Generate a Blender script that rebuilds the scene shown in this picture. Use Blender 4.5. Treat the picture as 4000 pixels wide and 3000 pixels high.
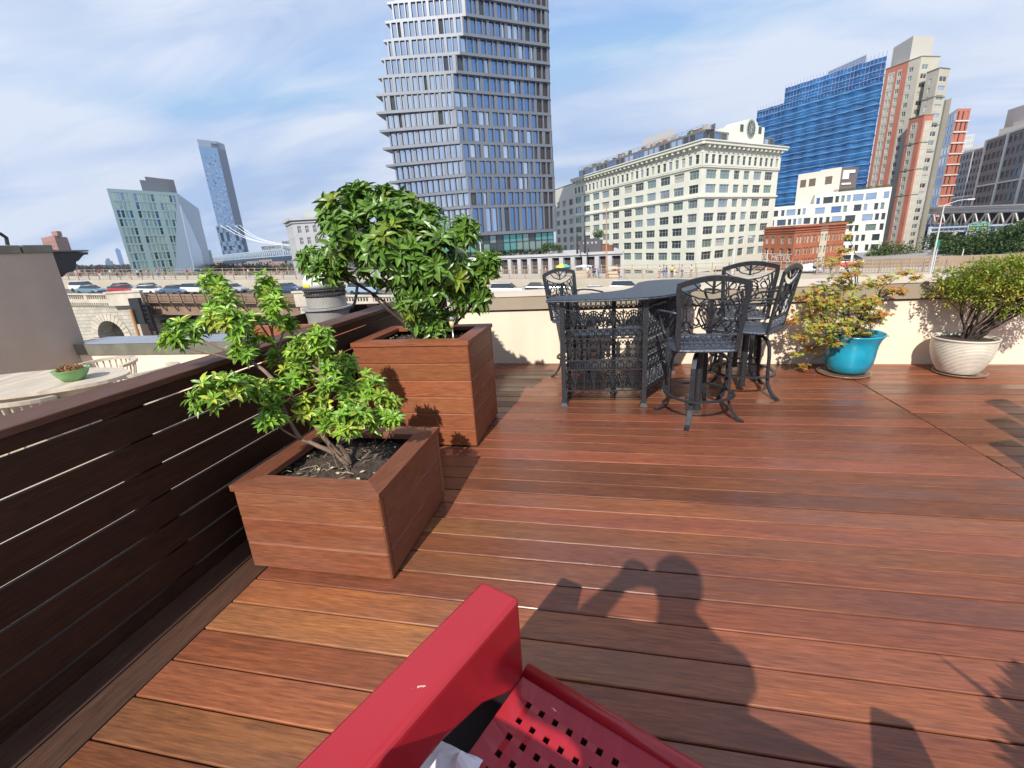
import bpy, bmesh, math, random
from mathutils import Vector, Matrix, Quaternion
R_ = math.radians
sc = bpy.context.scene
for o in list(bpy.data.objects): bpy.data.objects.remove(o)

# ------------------------------------------------------------------ camera, sky, sun, exposure
H = 1.3                                   # eye height above the deck (metres)
F_PX, YAW, PITCH, ROLL = 1750.0, R_(-12.77319), R_(17.38216), R_(-3.70919)
_f = Vector((math.sin(YAW)*math.cos(PITCH), math.cos(YAW)*math.cos(PITCH), -math.sin(PITCH)))
_r = Vector((math.cos(YAW), -math.sin(YAW), 0)); _u = _r.cross(_f)
RIGHT = _r*math.cos(ROLL) + _u*math.sin(ROLL); UP = -_r*math.sin(ROLL) + _u*math.cos(ROLL); FWD = _f
cam_d = bpy.data.cameras.new("camera"); cam = bpy.data.objects.new("camera", cam_d)
sc.collection.objects.link(cam); sc.camera = cam
cam_d.sensor_width = 36; cam_d.lens = 36*F_PX/4000; cam_d.clip_start = 0.02; cam_d.clip_end = 9000
m = Matrix((RIGHT, UP, -FWD)).transposed().to_4x4(); m.translation = (0, 0, H); cam.matrix_world = m

SUN = Vector((-0.0814, -0.7670, 0.6365)).normalized()
SUN_EL = math.asin(SUN.z); SUN_AZ = math.atan2(SUN.x, SUN.y)
world = bpy.data.worlds.new("World"); sc.world = world; world.use_nodes = True
nt = world.node_tree; nt.nodes.clear()
def wn(t): return nt.nodes.new(t)
out = wn('ShaderNodeOutputWorld'); bg = wn('ShaderNodeBackground'); sky = wn('ShaderNodeTexSky')
sky.sky_type = 'NISHITA'; sky.sun_disc = False; sky.sun_elevation = SUN_EL; sky.sun_rotation = SUN_AZ % (2*math.pi)
sky.air_density = 1.0; sky.dust_density = 0.6; sky.ozone_density = 1.5
bg.inputs['Strength'].default_value = 0.112
# thin high clouds: noise laid out on a plane far overhead (direction / height)
tc = wn('ShaderNodeTexCoord'); sep = wn('ShaderNodeSeparateXYZ'); nt.links.new(tc.outputs['Generated'], sep.inputs[0])
mx = wn('ShaderNodeMath'); mx.operation = 'MAXIMUM'; mx.inputs[1].default_value = 0.0; nt.links.new(sep.outputs['Z'], mx.inputs[0])
ad = wn('ShaderNodeMath'); ad.operation = 'ADD'; ad.inputs[1].default_value = 0.22; nt.links.new(mx.outputs[0], ad.inputs[0])
cmb = wn('ShaderNodeCombineXYZ')
for i, ax in enumerate('XY'):
    dv = wn('ShaderNodeMath'); dv.operation = 'DIVIDE'
    nt.links.new(sep.outputs[ax], dv.inputs[0]); nt.links.new(ad.outputs[0], dv.inputs[1]); nt.links.new(dv.outputs[0], cmb.inputs[i])
mp = wn('ShaderNodeMapping'); mp.inputs['Rotation'].default_value = (0, 0, R_(-28)); mp.inputs['Scale'].default_value = (0.75, 1.7, 1)
mp.inputs['Location'].default_value = (4.4, -1.2, 0)
nt.links.new(cmb.outputs[0], mp.inputs['Vector'])
def noise(scale, detail, rough, dist=0.0):
    n = wn('ShaderNodeTexNoise'); n.inputs['Scale'].default_value = scale; n.inputs['Detail'].default_value = detail
    n.inputs['Roughness'].default_value = rough; n.inputs['Distortion'].default_value = dist
    nt.links.new(mp.outputs[0], n.inputs['Vector']); return n
n1 = noise(0.85, 2, 0.5, 0.5); n2 = noise(2.1, 9, 0.6, 0.9)
mul = wn('ShaderNodeMath'); mul.operation = 'MULTIPLY_ADD'; mul.inputs[1].default_value = 0.42
nt.links.new(n2.outputs['Fac'], mul.inputs[0]); nt.links.new(n1.outputs['Fac'], mul.inputs[2])
rmp = wn('ShaderNodeValToRGB'); rmp.color_ramp.elements[0].position = 0.57; rmp.color_ramp.elements[1].position = 0.82
rmp.color_ramp.elements[0].color = (0.08, 0.08, 0.08, 1); rmp.color_ramp.elements[1].color = (0.93, 0.93, 0.93, 1)
nt.links.new(mul.outputs[0], rmp.inputs[0])
mixc = wn('ShaderNodeMix'); mixc.data_type = 'RGBA'; mixc.inputs['B'].default_value = (6.6, 7.1, 8.2, 1)
nt.links.new(rmp.outputs[0], mixc.inputs['Factor']); skm = wn('ShaderNodeMix'); skm.data_type = 'RGBA'; skm.blend_type = 'MULTIPLY'; skm.inputs['Factor'].default_value = 1; skm.inputs['B'].default_value = (1.35, 1.5, 1.6, 1); nt.links.new(sky.outputs[0], skm.inputs['A']); clp = wn('ShaderNodeVectorMath'); clp.operation = 'MINIMUM'; clp.inputs[1].default_value = (3.4, 4.8, 7.3); nt.links.new(skm.outputs['Result'], clp.inputs[0]); nt.links.new(clp.outputs[0], mixc.inputs['A'])
nt.links.new(mixc.outputs['Result'], bg.inputs['Color']); nt.links.new(bg.outputs[0], out.inputs[0])

sun_d = bpy.data.lights.new("sun", 'SUN'); sun_d.energy = 4.9; sun_d.angle = R_(0.55); sun_d.color = (1, 0.94, 0.84)
sun = bpy.data.objects.new("sun", sun_d); sc.collection.objects.link(sun)
sun.rotation_euler = SUN.to_track_quat('Z', 'Y').to_euler(); sun.location = (-8, -30, 40)
sc.view_settings.view_transform = 'Standard'; sc.view_settings.look = 'None'
sc.view_settings.exposure = 0.15; sc.view_settings.gamma = 1
try:
    sc.cycles.max_bounces = 6; sc.cycles.transparent_max_bounces = 6; sc.cycles.caustics_reflective = False
except Exception: pass

# ------------------------------------------------------------------ helpers
def ray(px, py): return FWD*F_PX + RIGHT*(px-2000) - UP*(py-1500)
CAM = Vector((0, 0, H))
def G(px, py, z=0.0):
    d = ray(px, py); return CAM + d*((z-H)/d.z)
def PY(px, py, Y):
    d = ray(px, py); return CAM + d*(Y/d.y)
def PX(px, py, X):
    d = ray(px, py); return CAM + d*(X/d.x)
def PD(px, py, D):
    d = ray(px, py); return CAM + d*(D/math.hypot(d.x, d.y))
S2 = 4000/2212
def link(o): sc.collection.objects.link(o); return o
def tag(o, label=None, cat=None, group=None, kind=None):
    if label: o['label'] = label
    if cat: o['category'] = cat
    if group: o['group'] = group
    if kind: o['kind'] = kind
    return o
def empty(name, loc=(0, 0, 0), rz=0.0, label=None, cat=None, group=None):
    o = bpy.data.objects.new(name, None); o.empty_display_size = 0.1; link(o)
    o.location = loc; o.rotation_euler = (0, 0, rz); return tag(o, label, cat, group)
def copy_tree(o, parent=None):
    c = o.copy(); sc.collection.objects.link(c)
    if parent is not None: c.parent = parent
    for ch in list(o.children): copy_tree(ch, c)
    return c

class MB:
    """collects geometry; build() links it as one mesh object"""
    def __init__(s, off=(0, 0, 0)): s.v = []; s.f = []; s.mi = []; s.off = Vector(off); s.mm = None
    def add(s, vs, fs, mi=0):
        b = len(s.v)
        s.v += [(s.mm @ Vector(p)) if s.mm else Vector(p) for p in vs]
        s.f += [tuple(b+i for i in f) for f in fs]; s.mi += [mi]*len(fs); return s
    def quad(s, a, b, c, d, mi=0): return s.add([a, b, c, d], [(0, 1, 2, 3)], mi)
    def box(s, x0, x1, y0, y1, z0, z1, mi=0):
        if x0 > x1: x0, x1 = x1, x0
        if y0 > y1: y0, y1 = y1, y0
        if z0 > z1: z0, z1 = z1, z0
        return s.add([(x0,y0,z0),(x1,y0,z0),(x1,y1,z0),(x0,y1,z0),(x0,y0,z1),(x1,y0,z1),(x1,y1,z1),(x0,y1,z1)],
                     [(0,3,2,1),(4,5,6,7),(0,1,5,4),(1,2,6,5),(2,3,7,6),(3,0,4,7)], mi)
    def bbox(s, x0, x1, y0, y1, z0, z1, c=0.004, mi=0):
        """box with chamfered top edges and vertical edges"""
        vs = []
        def ring(i, z): return [(x0+i,y0,z),(x1-i,y0,z),(x1,y0+i,z),(x1,y1-i,z),(x1-i,y1,z),(x0+i,y1,z),(x0,y1-i,z),(x0,y0+i,z)]
        def inn(z): return [(x0+c,y0+c,z),(x1-c,y0+c,z),(x1-c,y0+c,z),(x1-c,y1-c,z),(x1-c,y1-c,z),(x0+c,y1-c,z),(x0+c,y1-c,z),(x0+c,y0+c,z)]
        vs = ring(c, z0) + ring(c, z1-c)
        top = [(x0+c,y0+c,z1),(x1-c,y0+c,z1),(x1-c,y1-c,z1),(x0+c,y1-c,z1)]
        vs += top; fs = [(i, (i+1) % 8, 8+(i+1) % 8, 8+i) for i in range(8)]
        fs += [(8,9,17,16),(9,10,17),(10,11,18,17),(11,12,18),(12,13,19,18),(13,14,19),(14,15,16,19),(15,8,16),(16,17,18,19),tuple(range(7,-1,-1))]
        return s.add(vs, fs, mi)
    def obox(s, p, ux, uy, uz, mi=0):
        """box from a corner and three edge vectors"""
        p, ux, uy, uz = Vector(p), Vector(ux), Vector(uy), Vector(uz)
        vs = [p, p+ux, p+ux+uy, p+uy, p+uz, p+ux+uz, p+ux+uy+uz, p+uy+uz]
        fs = [(0,3,2,1),(4,5,6,7),(0,1,5,4),(1,2,6,5),(2,3,7,6),(3,0,4,7)]
        if ux.cross(uy).dot(uz) < 0: fs = [f[::-1] for f in fs]
        return s.add(vs, fs, mi)
    def prism(s, poly, z0, z1, mi=0):
        n = len(poly); a = sum(poly[i][0]*poly[(i+1) % n][1]-poly[(i+1) % n][0]*poly[i][1] for i in range(n))
        if a < 0: poly = poly[::-1]
        vs = [(x, y, z0) for x, y in poly] + [(x, y, z1) for x, y in poly]
        return s.add(vs, [tuple(range(n-1, -1, -1)), tuple(range(n, 2*n))] + [(i, (i+1) % n, n+(i+1) % n, n+i) for i in range(n)], mi)
    def extr(s, poly3, vec, mi=0):
        """planar polygon (3D points) swept by a vector, closed"""
        n = len(poly3); p = [Vector(q) for q in poly3]; v = Vector(vec)
        nn = Vector((0, 0, 0))
        for i in range(n): nn += p[i].cross(p[(i+1) % n])
        if nn.dot(v) > 0: p = p[::-1]
        return s.add(p+[q+v for q in p], [tuple(range(n)), tuple(range(2*n-1, n-1, -1))] + [((i+1) % n, i, n+i, n+(i+1) % n) for i in range(n)], mi)
    def tube(s, pts, rad, n=8, mi=0, flat=1.0, caps=True):
        pts = [Vector(p) for p in pts]; k = len(pts)
        if not isinstance(rad, (list, tuple)): rad = [rad]*k
        t0 = (pts[1]-pts[0]).normalized(); a = t0.orthogonal().normalized()
        if abs(t0.z) < 0.99: a = Vector((0, 0, 1)).cross(t0).normalized()
        vs = []; prev = t0
        for i in range(k):
            t = (pts[min(i+1, k-1)]-pts[max(i-1, 0)])
            t = t.normalized() if t.length > 1e-9 else prev
            q = prev.rotation_difference(t); a = q @ a; prev = t; a = (a-t*a.dot(t)).normalized(); b = t.cross(a)
            for j in range(n):
                an = 2*math.pi*j/n; vs.append(pts[i]+a*math.cos(an)*rad[i]+b*math.sin(an)*rad[i]*flat)
        fs = [(i*n+j, i*n+(j+1) % n, (i+1)*n+(j+1) % n, (i+1)*n+j) for i in range(k-1) for j in range(n)]
        if caps: fs += [tuple(range(n-1, -1, -1)), tuple(range((k-1)*n, k*n))]
        return s.add(vs, fs, mi)
    def bar(s, pts, w, h, side=None, mi=0):
        """rectangular section swept along pts; side = direction of width w (kept)"""
        pts = [Vector(p) for p in pts]; k = len(pts); vs = []
        for i in range(k):
            t = (pts[min(i+1, k-1)]-pts[max(i-1, 0)]).normalized()
            sd = Vector(side) if side is not None else Vector((0, 0, 1)).cross(t)
            sd = (sd-t*sd.dot(t)).normalized(); up = t.cross(sd)
            for a, b in ((-1,-1),(1,-1),(1,1),(-1,1)): vs.append(pts[i]+sd*a*w/2+up*b*h/2)
        fs = [(i*4+j, i*4+(j+1) % 4, (i+1)*4+(j+1) % 4, (i+1)*4+j) for i in range(k-1) for j in range(4)]
        fs += [(3,2,1,0), tuple(range((k-1)*4, k*4))]
        return s.add(vs, fs, mi)
    def lathe(s, prof, n=32, c=(0, 0, 0), mi=0):
        c = Vector(c); k = len(prof)
        vs = [c+Vector((r*math.cos(2*math.pi*j/n), r*math.sin(2*math.pi*j/n), z)) for r, z in prof for j in range(n)]
        fs = [(i*n+j, i*n+(j+1) % n, (i+1)*n+(j+1) % n, (i+1)*n+j) for i in range(k-1) for j in range(n)]
        return s.add(vs, fs, mi)
    def build(s, name, mats, parent=None, smooth=False, offset=None):
        off = s.off if offset is None else Vector(offset)
        me = bpy.data.meshes.new(name); me.from_pydata([tuple(v-off) for v in s.v], [], s.f)
        for mt in (mats if isinstance(mats, (list, tuple)) else [mats]): me.materials.append(mt)
        me.polygons.foreach_set('material_index', s.mi)
        if smooth: me.polygons.foreach_set('use_smooth', [True]*len(s.f))
        me.update(); o = bpy.data.objects.new(name, me); link(o)
        if parent is not None: o.parent = parent
        else: o.location = off
        return o

# ------------------------------------------------------------------ materials
MATS = {}
def mat(name, col, rough=0.6, metal=0.0, var=0.0, vscale=3.0, col2=None, bump=0.0, bscale=40.0, spec=0.5, coat=0.0, stretch=(1,1,1), island=0.0, trans=0.0, roughvar=0.0, detail=6, coords='Object'):
    if name in MATS: return MATS[name]
    mt = bpy.data.materials.new(name); mt.use_nodes = True; t = mt.node_tree; N = t.nodes; L = t.links
    b = N['Principled BSDF']; b.inputs['Roughness'].default_value = rough; b.inputs['Metallic'].default_value = metal
    b.inputs['Specular IOR Level'].default_value = spec; b.inputs['Coat Weight'].default_value = coat; b.inputs['Coat Roughness'].default_value = 0.12
    c4 = (*col, 1); b.inputs['Base Color'].default_value = c4
    tcn = N.new('ShaderNodeTexCoord'); mpn = N.new('ShaderNodeMapping'); mpn.inputs['Scale'].default_value = stretch
    L.new(tcn.outputs[coords], mpn.inputs['Vector'])
    last = None
    if var > 0 or col2:
        n = N.new('ShaderNodeTexNoise'); n.inputs['Scale'].default_value = vscale; n.inputs['Detail'].default_value = detail; n.inputs['Roughness'].default_value = 0.6
        L.new(mpn.outputs[0], n.inputs['Vector'])
        r = N.new('ShaderNodeMapRange'); r.inputs['From Min'].default_value = 0.33; r.inputs['From Max'].default_value = 0.67
        L.new(n.outputs['Fac'], r.inputs['Value'])
        mxn = N.new('ShaderNodeMix'); mxn.data_type = 'RGBA'
        c2 = col2 if col2 else tuple(max(0, c*(1-var)) for c in col); c1 = col if col2 else tuple(min(1, c*(1+var)) for c in col)
        mxn.inputs['A'].default_value = (*c1, 1); mxn.inputs['B'].default_value = (*c2, 1)
        L.new(r.outputs[0], mxn.inputs['Factor']); last = mxn.outputs['Result']
        if roughvar:
            rr = N.new('ShaderNodeMapRange'); rr.inputs['To Min'].default_value = rough-roughvar; rr.inputs['To Max'].default_value = rough+roughvar
            L.new(n.outputs['Fac'], rr.inputs['Value']); rr.inputs['From Min'].default_value = 0.3; rr.inputs['From Max'].default_value = 0.7
            L.new(rr.outputs[0], b.inputs['Roughness'])
    if island:
        g = N.new('ShaderNodeNewGeometry'); hs = N.new('ShaderNodeHueSaturation')
        r1 = N.new('ShaderNodeMapRange'); r1.inputs['To Min'].default_value = 1-island; r1.inputs['To Max'].default_value = 1+island
        L.new(g.outputs['Random Per Island'], r1.inputs['Value']); L.new(r1.outputs[0], hs.inputs['Value'])
        if last: L.new(last, hs.inputs['Color'])
        else: hs.inputs['Color'].default_value = c4
        last = hs.outputs['Color']
    if last: L.new(last, b.inputs['Base Color'])
    if bump:
        bn = N.new('ShaderNodeTexNoise'); bn.inputs['Scale'].default_value = bscale; bn.inputs['Detail'].default_value = 5
        L.new(mpn.outputs[0], bn.inputs['Vector']); bp = N.new('ShaderNodeBump'); bp.inputs['Strength'].default_value = bump; bp.inputs['Distance'].default_value = 0.01
        L.new(bn.outputs['Fac'], bp.inputs['Height']); L.new(bp.outputs[0], b.inputs['Normal'])
    if trans:
        b.inputs['Transmission Weight'].default_value = 0
        tr = N.new('ShaderNodeBsdfTranslucent'); ms = N.new('ShaderNodeMixShader'); ms.inputs[0].default_value = trans
        if last: L.new(last, tr.inputs['Color'])
        else: tr.inputs['Color'].default_value = c4
        o = N['Material Output']; L.new(b.outputs[0], ms.inputs[1]); L.new(tr.outputs[0], ms.inputs[2]); L.new(ms.outputs[0], o.inputs[0])
    MATS[name] = mt; return mt

def wood(name, ca, cb, cc, axis=0, rough=0.32, blotch=1.4, grain=14, isl=0.35, bump=0.12, coat=0.0, rv=0.14, spec_=.42, golden=None):
    """oiled hardwood: per-board tone, long grain, soft wet blotches"""
    mt = bpy.data.materials.new(name); mt.use_nodes = True; t = mt.node_tree; N = t.nodes; L = t.links; b = N['Principled BSDF']
    tcn = N.new('ShaderNodeTexCoord'); geo = N.new('ShaderNodeNewGeometry')
    offs = N.new('ShaderNodeVectorMath'); offs.operation = 'SCALE'; offs.inputs[0].default_value = (37.0, 53.0, 71.0)
    L.new(geo.outputs['Random Per Island'], offs.inputs['Scale'])
    addv = N.new('ShaderNodeVectorMath'); addv.operation = 'ADD'; L.new(tcn.outputs['Object'], addv.inputs[0]); L.new(offs.outputs[0], addv.inputs[1])
    st = [1.0, 1.0, 1.0]; st[axis] = 0.07
    m1 = N.new('ShaderNodeMapping'); m1.inputs['Scale'].default_value = st; L.new(addv.outputs[0], m1.inputs['Vector'])
    st2 = [1.0, 1.0, 1.0]; st2[axis] = 0.35
    m2 = N.new('ShaderNodeMapping'); m2.inputs['Scale'].default_value = st2; L.new(addv.outputs[0], m2.inputs['Vector'])
    g1 = N.new('ShaderNodeTexNoise'); g1.inputs['Scale'].default_value = grain*3; g1.inputs['Detail'].default_value = 8; g1.inputs['Roughness'].default_value = 0.7; g1.inputs['Distortion'].default_value = 0.6
    L.new(m1.outputs[0], g1.inputs['Vector'])
    g3 = N.new('ShaderNodeTexNoise'); g3.inputs['Scale'].default_value = grain*14; g3.inputs['Detail'].default_value = 4; L.new(m1.outputs[0], g3.inputs['Vector'])
    g2 = N.new('ShaderNodeTexNoise'); g2.inputs['Scale'].default_value = blotch*1.6; g2.inputs['Detail'].default_value = 5; g2.inputs['Roughness'].default_value = 0.55
    L.new(m2.outputs[0], g2.inputs['Vector'])
    r1 = N.new('ShaderNodeMapRange'); r1.inputs['From Min'].default_value = 0.3; r1.inputs['From Max'].default_value = 0.7; L.new(g1.outputs['Fac'], r1.inputs['Value'])
    r2 = N.new('ShaderNodeMapRange'); r2.inputs['From Min'].default_value = 0.36; r2.inputs['From Max'].default_value = 0.64; L.new(g2.outputs['Fac'], r2.inputs['Value'])
    A = N.new('ShaderNodeMix'); A.data_type = 'RGBA'; A.inputs['A'].default_value = (*ca, 1); A.inputs['B'].default_value = (*cb, 1); L.new(r1.outputs[0], A.inputs['Factor'])
    B = N.new('ShaderNodeMix'); B.data_type = 'RGBA'; L.new(A.outputs['Result'], B.inputs['A']); B.inputs['B'].default_value = (*cc, 1)
    mul_ = N.new('ShaderNodeMath'); mul_.operation = 'MULTIPLY'; mul_.inputs[1].default_value = 0.7; L.new(r2.outputs[0], mul_.inputs[0]); L.new(mul_.outputs[0], B.inputs['Factor'])
    fine = N.new('ShaderNodeMapRange'); fine.inputs['From Min'].default_value = 0.3; fine.inputs['From Max'].default_value = 0.7; fine.inputs['To Min'].default_value = 0.70; fine.inputs['To Max'].default_value = 1.25
    L.new(g3.outputs['Fac'], fine.inputs['Value'])
    hs = N.new('ShaderNodeHueSaturation'); L.new(B.outputs['Result'], hs.inputs['Color'])
    rv_ = N.new('ShaderNodeMapRange'); rv_.inputs['To Min'].default_value = 1-isl; rv_.inputs['To Max'].default_value = 1+isl; L.new(geo.outputs['Random Per Island'], rv_.inputs['Value'])
    mm = N.new('ShaderNodeMath'); mm.operation = 'MULTIPLY'; L.new(rv_.outputs[0], mm.inputs[0]); L.new(fine.outputs[0], mm.inputs[1]); L.new(mm.outputs[0], hs.inputs['Value'])
    wn_ = N.new('ShaderNodeTexWhiteNoise'); wn_.noise_dimensions = '1D'; L.new(geo.outputs['Random Per Island'], wn_.inputs['W'])
    hr = N.new('ShaderNodeMapRange'); hr.inputs['To Min'].default_value = 0.494; hr.inputs['To Max'].default_value = 0.505; L.new(wn_.outputs['Value'], hr.inputs['Value']); L.new(hr.outputs[0], hs.inputs['Hue'])
    fin = hs.outputs['Color']
    if golden:      # boards near one corner are less oiled and more golden
        dst = N.new('ShaderNodeVectorMath'); dst.operation = 'DISTANCE'; dst.inputs[1].default_value = (golden[0], golden[1], 0); L.new(tcn.outputs['Object'], dst.inputs[0])
        dm = N.new('ShaderNodeMapRange'); dm.inputs['From Min'].default_value = golden[2]*.45; dm.inputs['From Max'].default_value = golden[2]; dm.inputs['To Min'].default_value = .85; dm.inputs['To Max'].default_value = 0; L.new(dst.outputs['Value'], dm.inputs['Value'])
        gm = N.new('ShaderNodeMath'); gm.operation = 'MULTIPLY'; L.new(dm.outputs[0], gm.inputs[0]); L.new(wn_.outputs['Value'], gm.inputs[1])
        g5 = N.new('ShaderNodeMix'); g5.data_type = 'RGBA'; g5.blend_type = 'MULTIPLY'; g5.inputs['B'].default_value = (1.60, 2.15, 1.75, 1); L.new(fin, g5.inputs['A']); L.new(gm.outputs[0], g5.inputs['Factor']); g5.clamp_factor = True; fin = g5.outputs['Result']
    L.new(fin, b.inputs['Base Color'])
    rr = N.new('ShaderNodeMapRange'); rr.inputs['From Min'].default_value = 0.35; rr.inputs['From Max'].default_value = 0.65; rr.inputs['To Min'].default_value = rough+rv; rr.inputs['To Max'].default_value = rough-rv
    L.new(g2.outputs['Fac'], rr.inputs['Value']); L.new(rr.outputs[0], b.inputs['Roughness'])
    bp = N.new('ShaderNodeBump'); bp.inputs['Strength'].default_value = bump; bp.inputs['Distance'].default_value = 0.004
    L.new(g1.outputs['Fac'], bp.inputs['Height']); L.new(bp.outputs[0], b.inputs['Normal'])
    b.inputs['Specular IOR Level'].default_value = spec_; b.inputs['Coat Weight'].default_value = coat; b.inputs['Coat Roughness'].default_value = 0.25
    MATS[name] = mt; return mt

M_deck = wood('deck_wood', (.285, .091, .034), (.142, .046, .023), (.138, .054, .036), 0, rough=.34, coat=.0, isl=.29, rv=.15, blotch=1.9, bump=.16, golden=(-1.05, .75, 1.35))
M_deckY = wood('deck_wood_border', (.095, .048, .030), (.055, .03, .02), (.065, .04, .03), 1, rough=.36)  # damp and the fence's shadow both put into the darker border tone
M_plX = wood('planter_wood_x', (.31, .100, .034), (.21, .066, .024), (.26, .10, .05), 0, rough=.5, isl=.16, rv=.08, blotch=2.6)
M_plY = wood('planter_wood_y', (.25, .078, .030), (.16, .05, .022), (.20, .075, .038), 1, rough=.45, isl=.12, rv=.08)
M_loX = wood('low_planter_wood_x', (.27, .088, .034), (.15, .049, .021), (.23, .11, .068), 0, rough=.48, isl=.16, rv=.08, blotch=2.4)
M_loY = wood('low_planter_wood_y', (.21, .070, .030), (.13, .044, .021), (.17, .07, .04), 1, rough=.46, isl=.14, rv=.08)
M_fence = wood('fence_wood', (.050, .021, .010), (.028, .012, .006), (.042, .021, .013), 1, rough=.62, isl=.15, rv=.08, spec_=.2)
M_fcap = wood('fence_cap_wood', (.115, .050, .030), (.075, .033, .020), (.10, .05, .034), 1, rough=.55, isl=.1, rv=.08, spec_=.3)
M_under = mat('deck_underside', (.012, .008, .006), .9)
M_stucco = mat('stucco_cream', (.82, .685, .54), .85, var=.08, vscale=2.2, stretch=(1, 1, .3), bump=.15, bscale=120)
M_capm = mat('cap_fascia', (.33, .27, .20), .55, var=.10, vscale=2.2, bump=.05)
M_captop = mat('cap_top', (.62, .52, .40), .6, var=.08, vscale=2.0)
M_iron = mat('cast_metal', (.036, .040, .048), .36, metal=.35, var=.3, vscale=60, spec=.6, bump=.10, bscale=260)
M_soil = mat('soil', (.030, .021, .016), .95, col2=(.085, .06, .045), vscale=38, bump=1.0, bscale=60)
M_bark = mat('bark', (.20, .14, .10), .85, var=.3, vscale=30, stretch=(1,1,.3))
M_barkd = mat('bark_dark', (.055, .038, .030), .9, var=.3, vscale=30)
# ------------------------------------------------------------------ the deck
RND = random.Random(7)
WALLY = lambda x: 4.765 - 0.033*x
PITCHB, GAP, PH = 0.1320, 0.006, 1.181
def deck():
    b = MB(); y = PH - 26*PITCHB
    seam = 2.07
    while y < 5.1:
        y0, y1 = y+GAP/2, y+PITCHB-GAP/2
        # runs of boards with staggered butt joints
        for xa, xb in ((-1.478, seam-0.003), (seam+0.003, 9.0)):
            cuts = [xa]; x = xa + RND.uniform(3.4, 12.0)
            while x < xb-0.8: cuts.append(x); x += RND.uniform(2.2, 4.2)
            cuts.append(xb)
            for i in range(len(cuts)-1):
                b.bbox(cuts[i]+(0.0012 if i else 0), cuts[i+1]-0.0012, y0, y1, -0.022, RND.uniform(-0.0012, 0.0012), 0.0028)
        y += PITCHB
    o = b.build('deck', M_deck); tag(o, kind='structure')
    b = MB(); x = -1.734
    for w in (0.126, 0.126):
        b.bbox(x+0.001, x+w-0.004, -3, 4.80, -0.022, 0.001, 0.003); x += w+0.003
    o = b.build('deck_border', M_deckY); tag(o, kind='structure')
    b = MB(); b.box(-1.80, 9.0, -3, 4.95, -0.10, -0.0235)
    tag(b.build('deck_base', M_under), kind='structure')
deck()

def parapet():
    x0, x1 = -1.72, 9.2
    t = empty('parapet_wall', (x0, WALLY(x0), -0.1), 0, 'low cream parapet wall with grey beige metal coping along the far edge of the deck', 'wall')
    off = t.location
    def strip(m_, ya, yb, z0, z1):
        m_.add([(x0,WALLY(x0)+ya,z0),(x1,WALLY(x1)+ya,z0),(x1,WALLY(x1)+yb,z0),(x0,WALLY(x0)+yb,z0),
                (x0,WALLY(x0)+ya,z1),(x1,WALLY(x1)+ya,z1),(x1,WALLY(x1)+yb,z1),(x0,WALLY(x0)+yb,z1)],
               [(0,3,2,1),(4,5,6,7),(0,1,5,4),(1,2,6,5),(2,3,7,6),(3,0,4,7)])
    w = MB(off); strip(w, 0.02, 0.50, -0.1, 0.607); w.build('wall', M_stucco, t)
    c = MB(off)
    strip(c, -0.012, 0.53, 0.612, 0.752); c.build('coping', M_capm, t)
    c = MB(off); strip(c, -0.022, 0.545, 0.7525, 0.764); c.build('coping_top', M_captop, t)
    d = MB(off); strip(d, 0.006, 0.10, 0.600, 0.6117); d.build('shadow_strip', M_iron, t)  # black strip drawn in for the shadow line under the coping
parapet()

# ------------------------------------------------------------------ slatted fence
FX = -1.735
def fence():
    t = empty('slat_fence', (FX, 0, 0), 0, 'dark brown fence of wide horizontal boards with thin gaps along the deck', 'fence')
    off = t.location
    gaps = [.797, .676, .553, .431, .309, .187, .066]
    zs = [.8485] + gaps + [-0.02]
    b = MB(off)
    for i in range(len(zs)-1):
        b.box(FX-0.017, FX-0.0001*i, -1.6, 4.70, zs[i+1]+(0.0050 if i < len(zs)-2 else 0), zs[i]-(0.0046 if i else 0.001))
    b.build('slat_boards', M_fence, t)
    for y in (-0.02, 1.252, 2.52, 3.79):
        p = MB(off); p.box(FX-0.115, FX-0.018, y-0.044, y+0.044, -0.05, 0.8475); p.build('post', M_fence, t)
    c = MB(off); c.bbox(FX-0.165, FX+0.006, -1.6, 4.70, 0.850, 0.875, 0.003); c.build('cap_rail', M_fcap, t)
fence()

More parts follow.
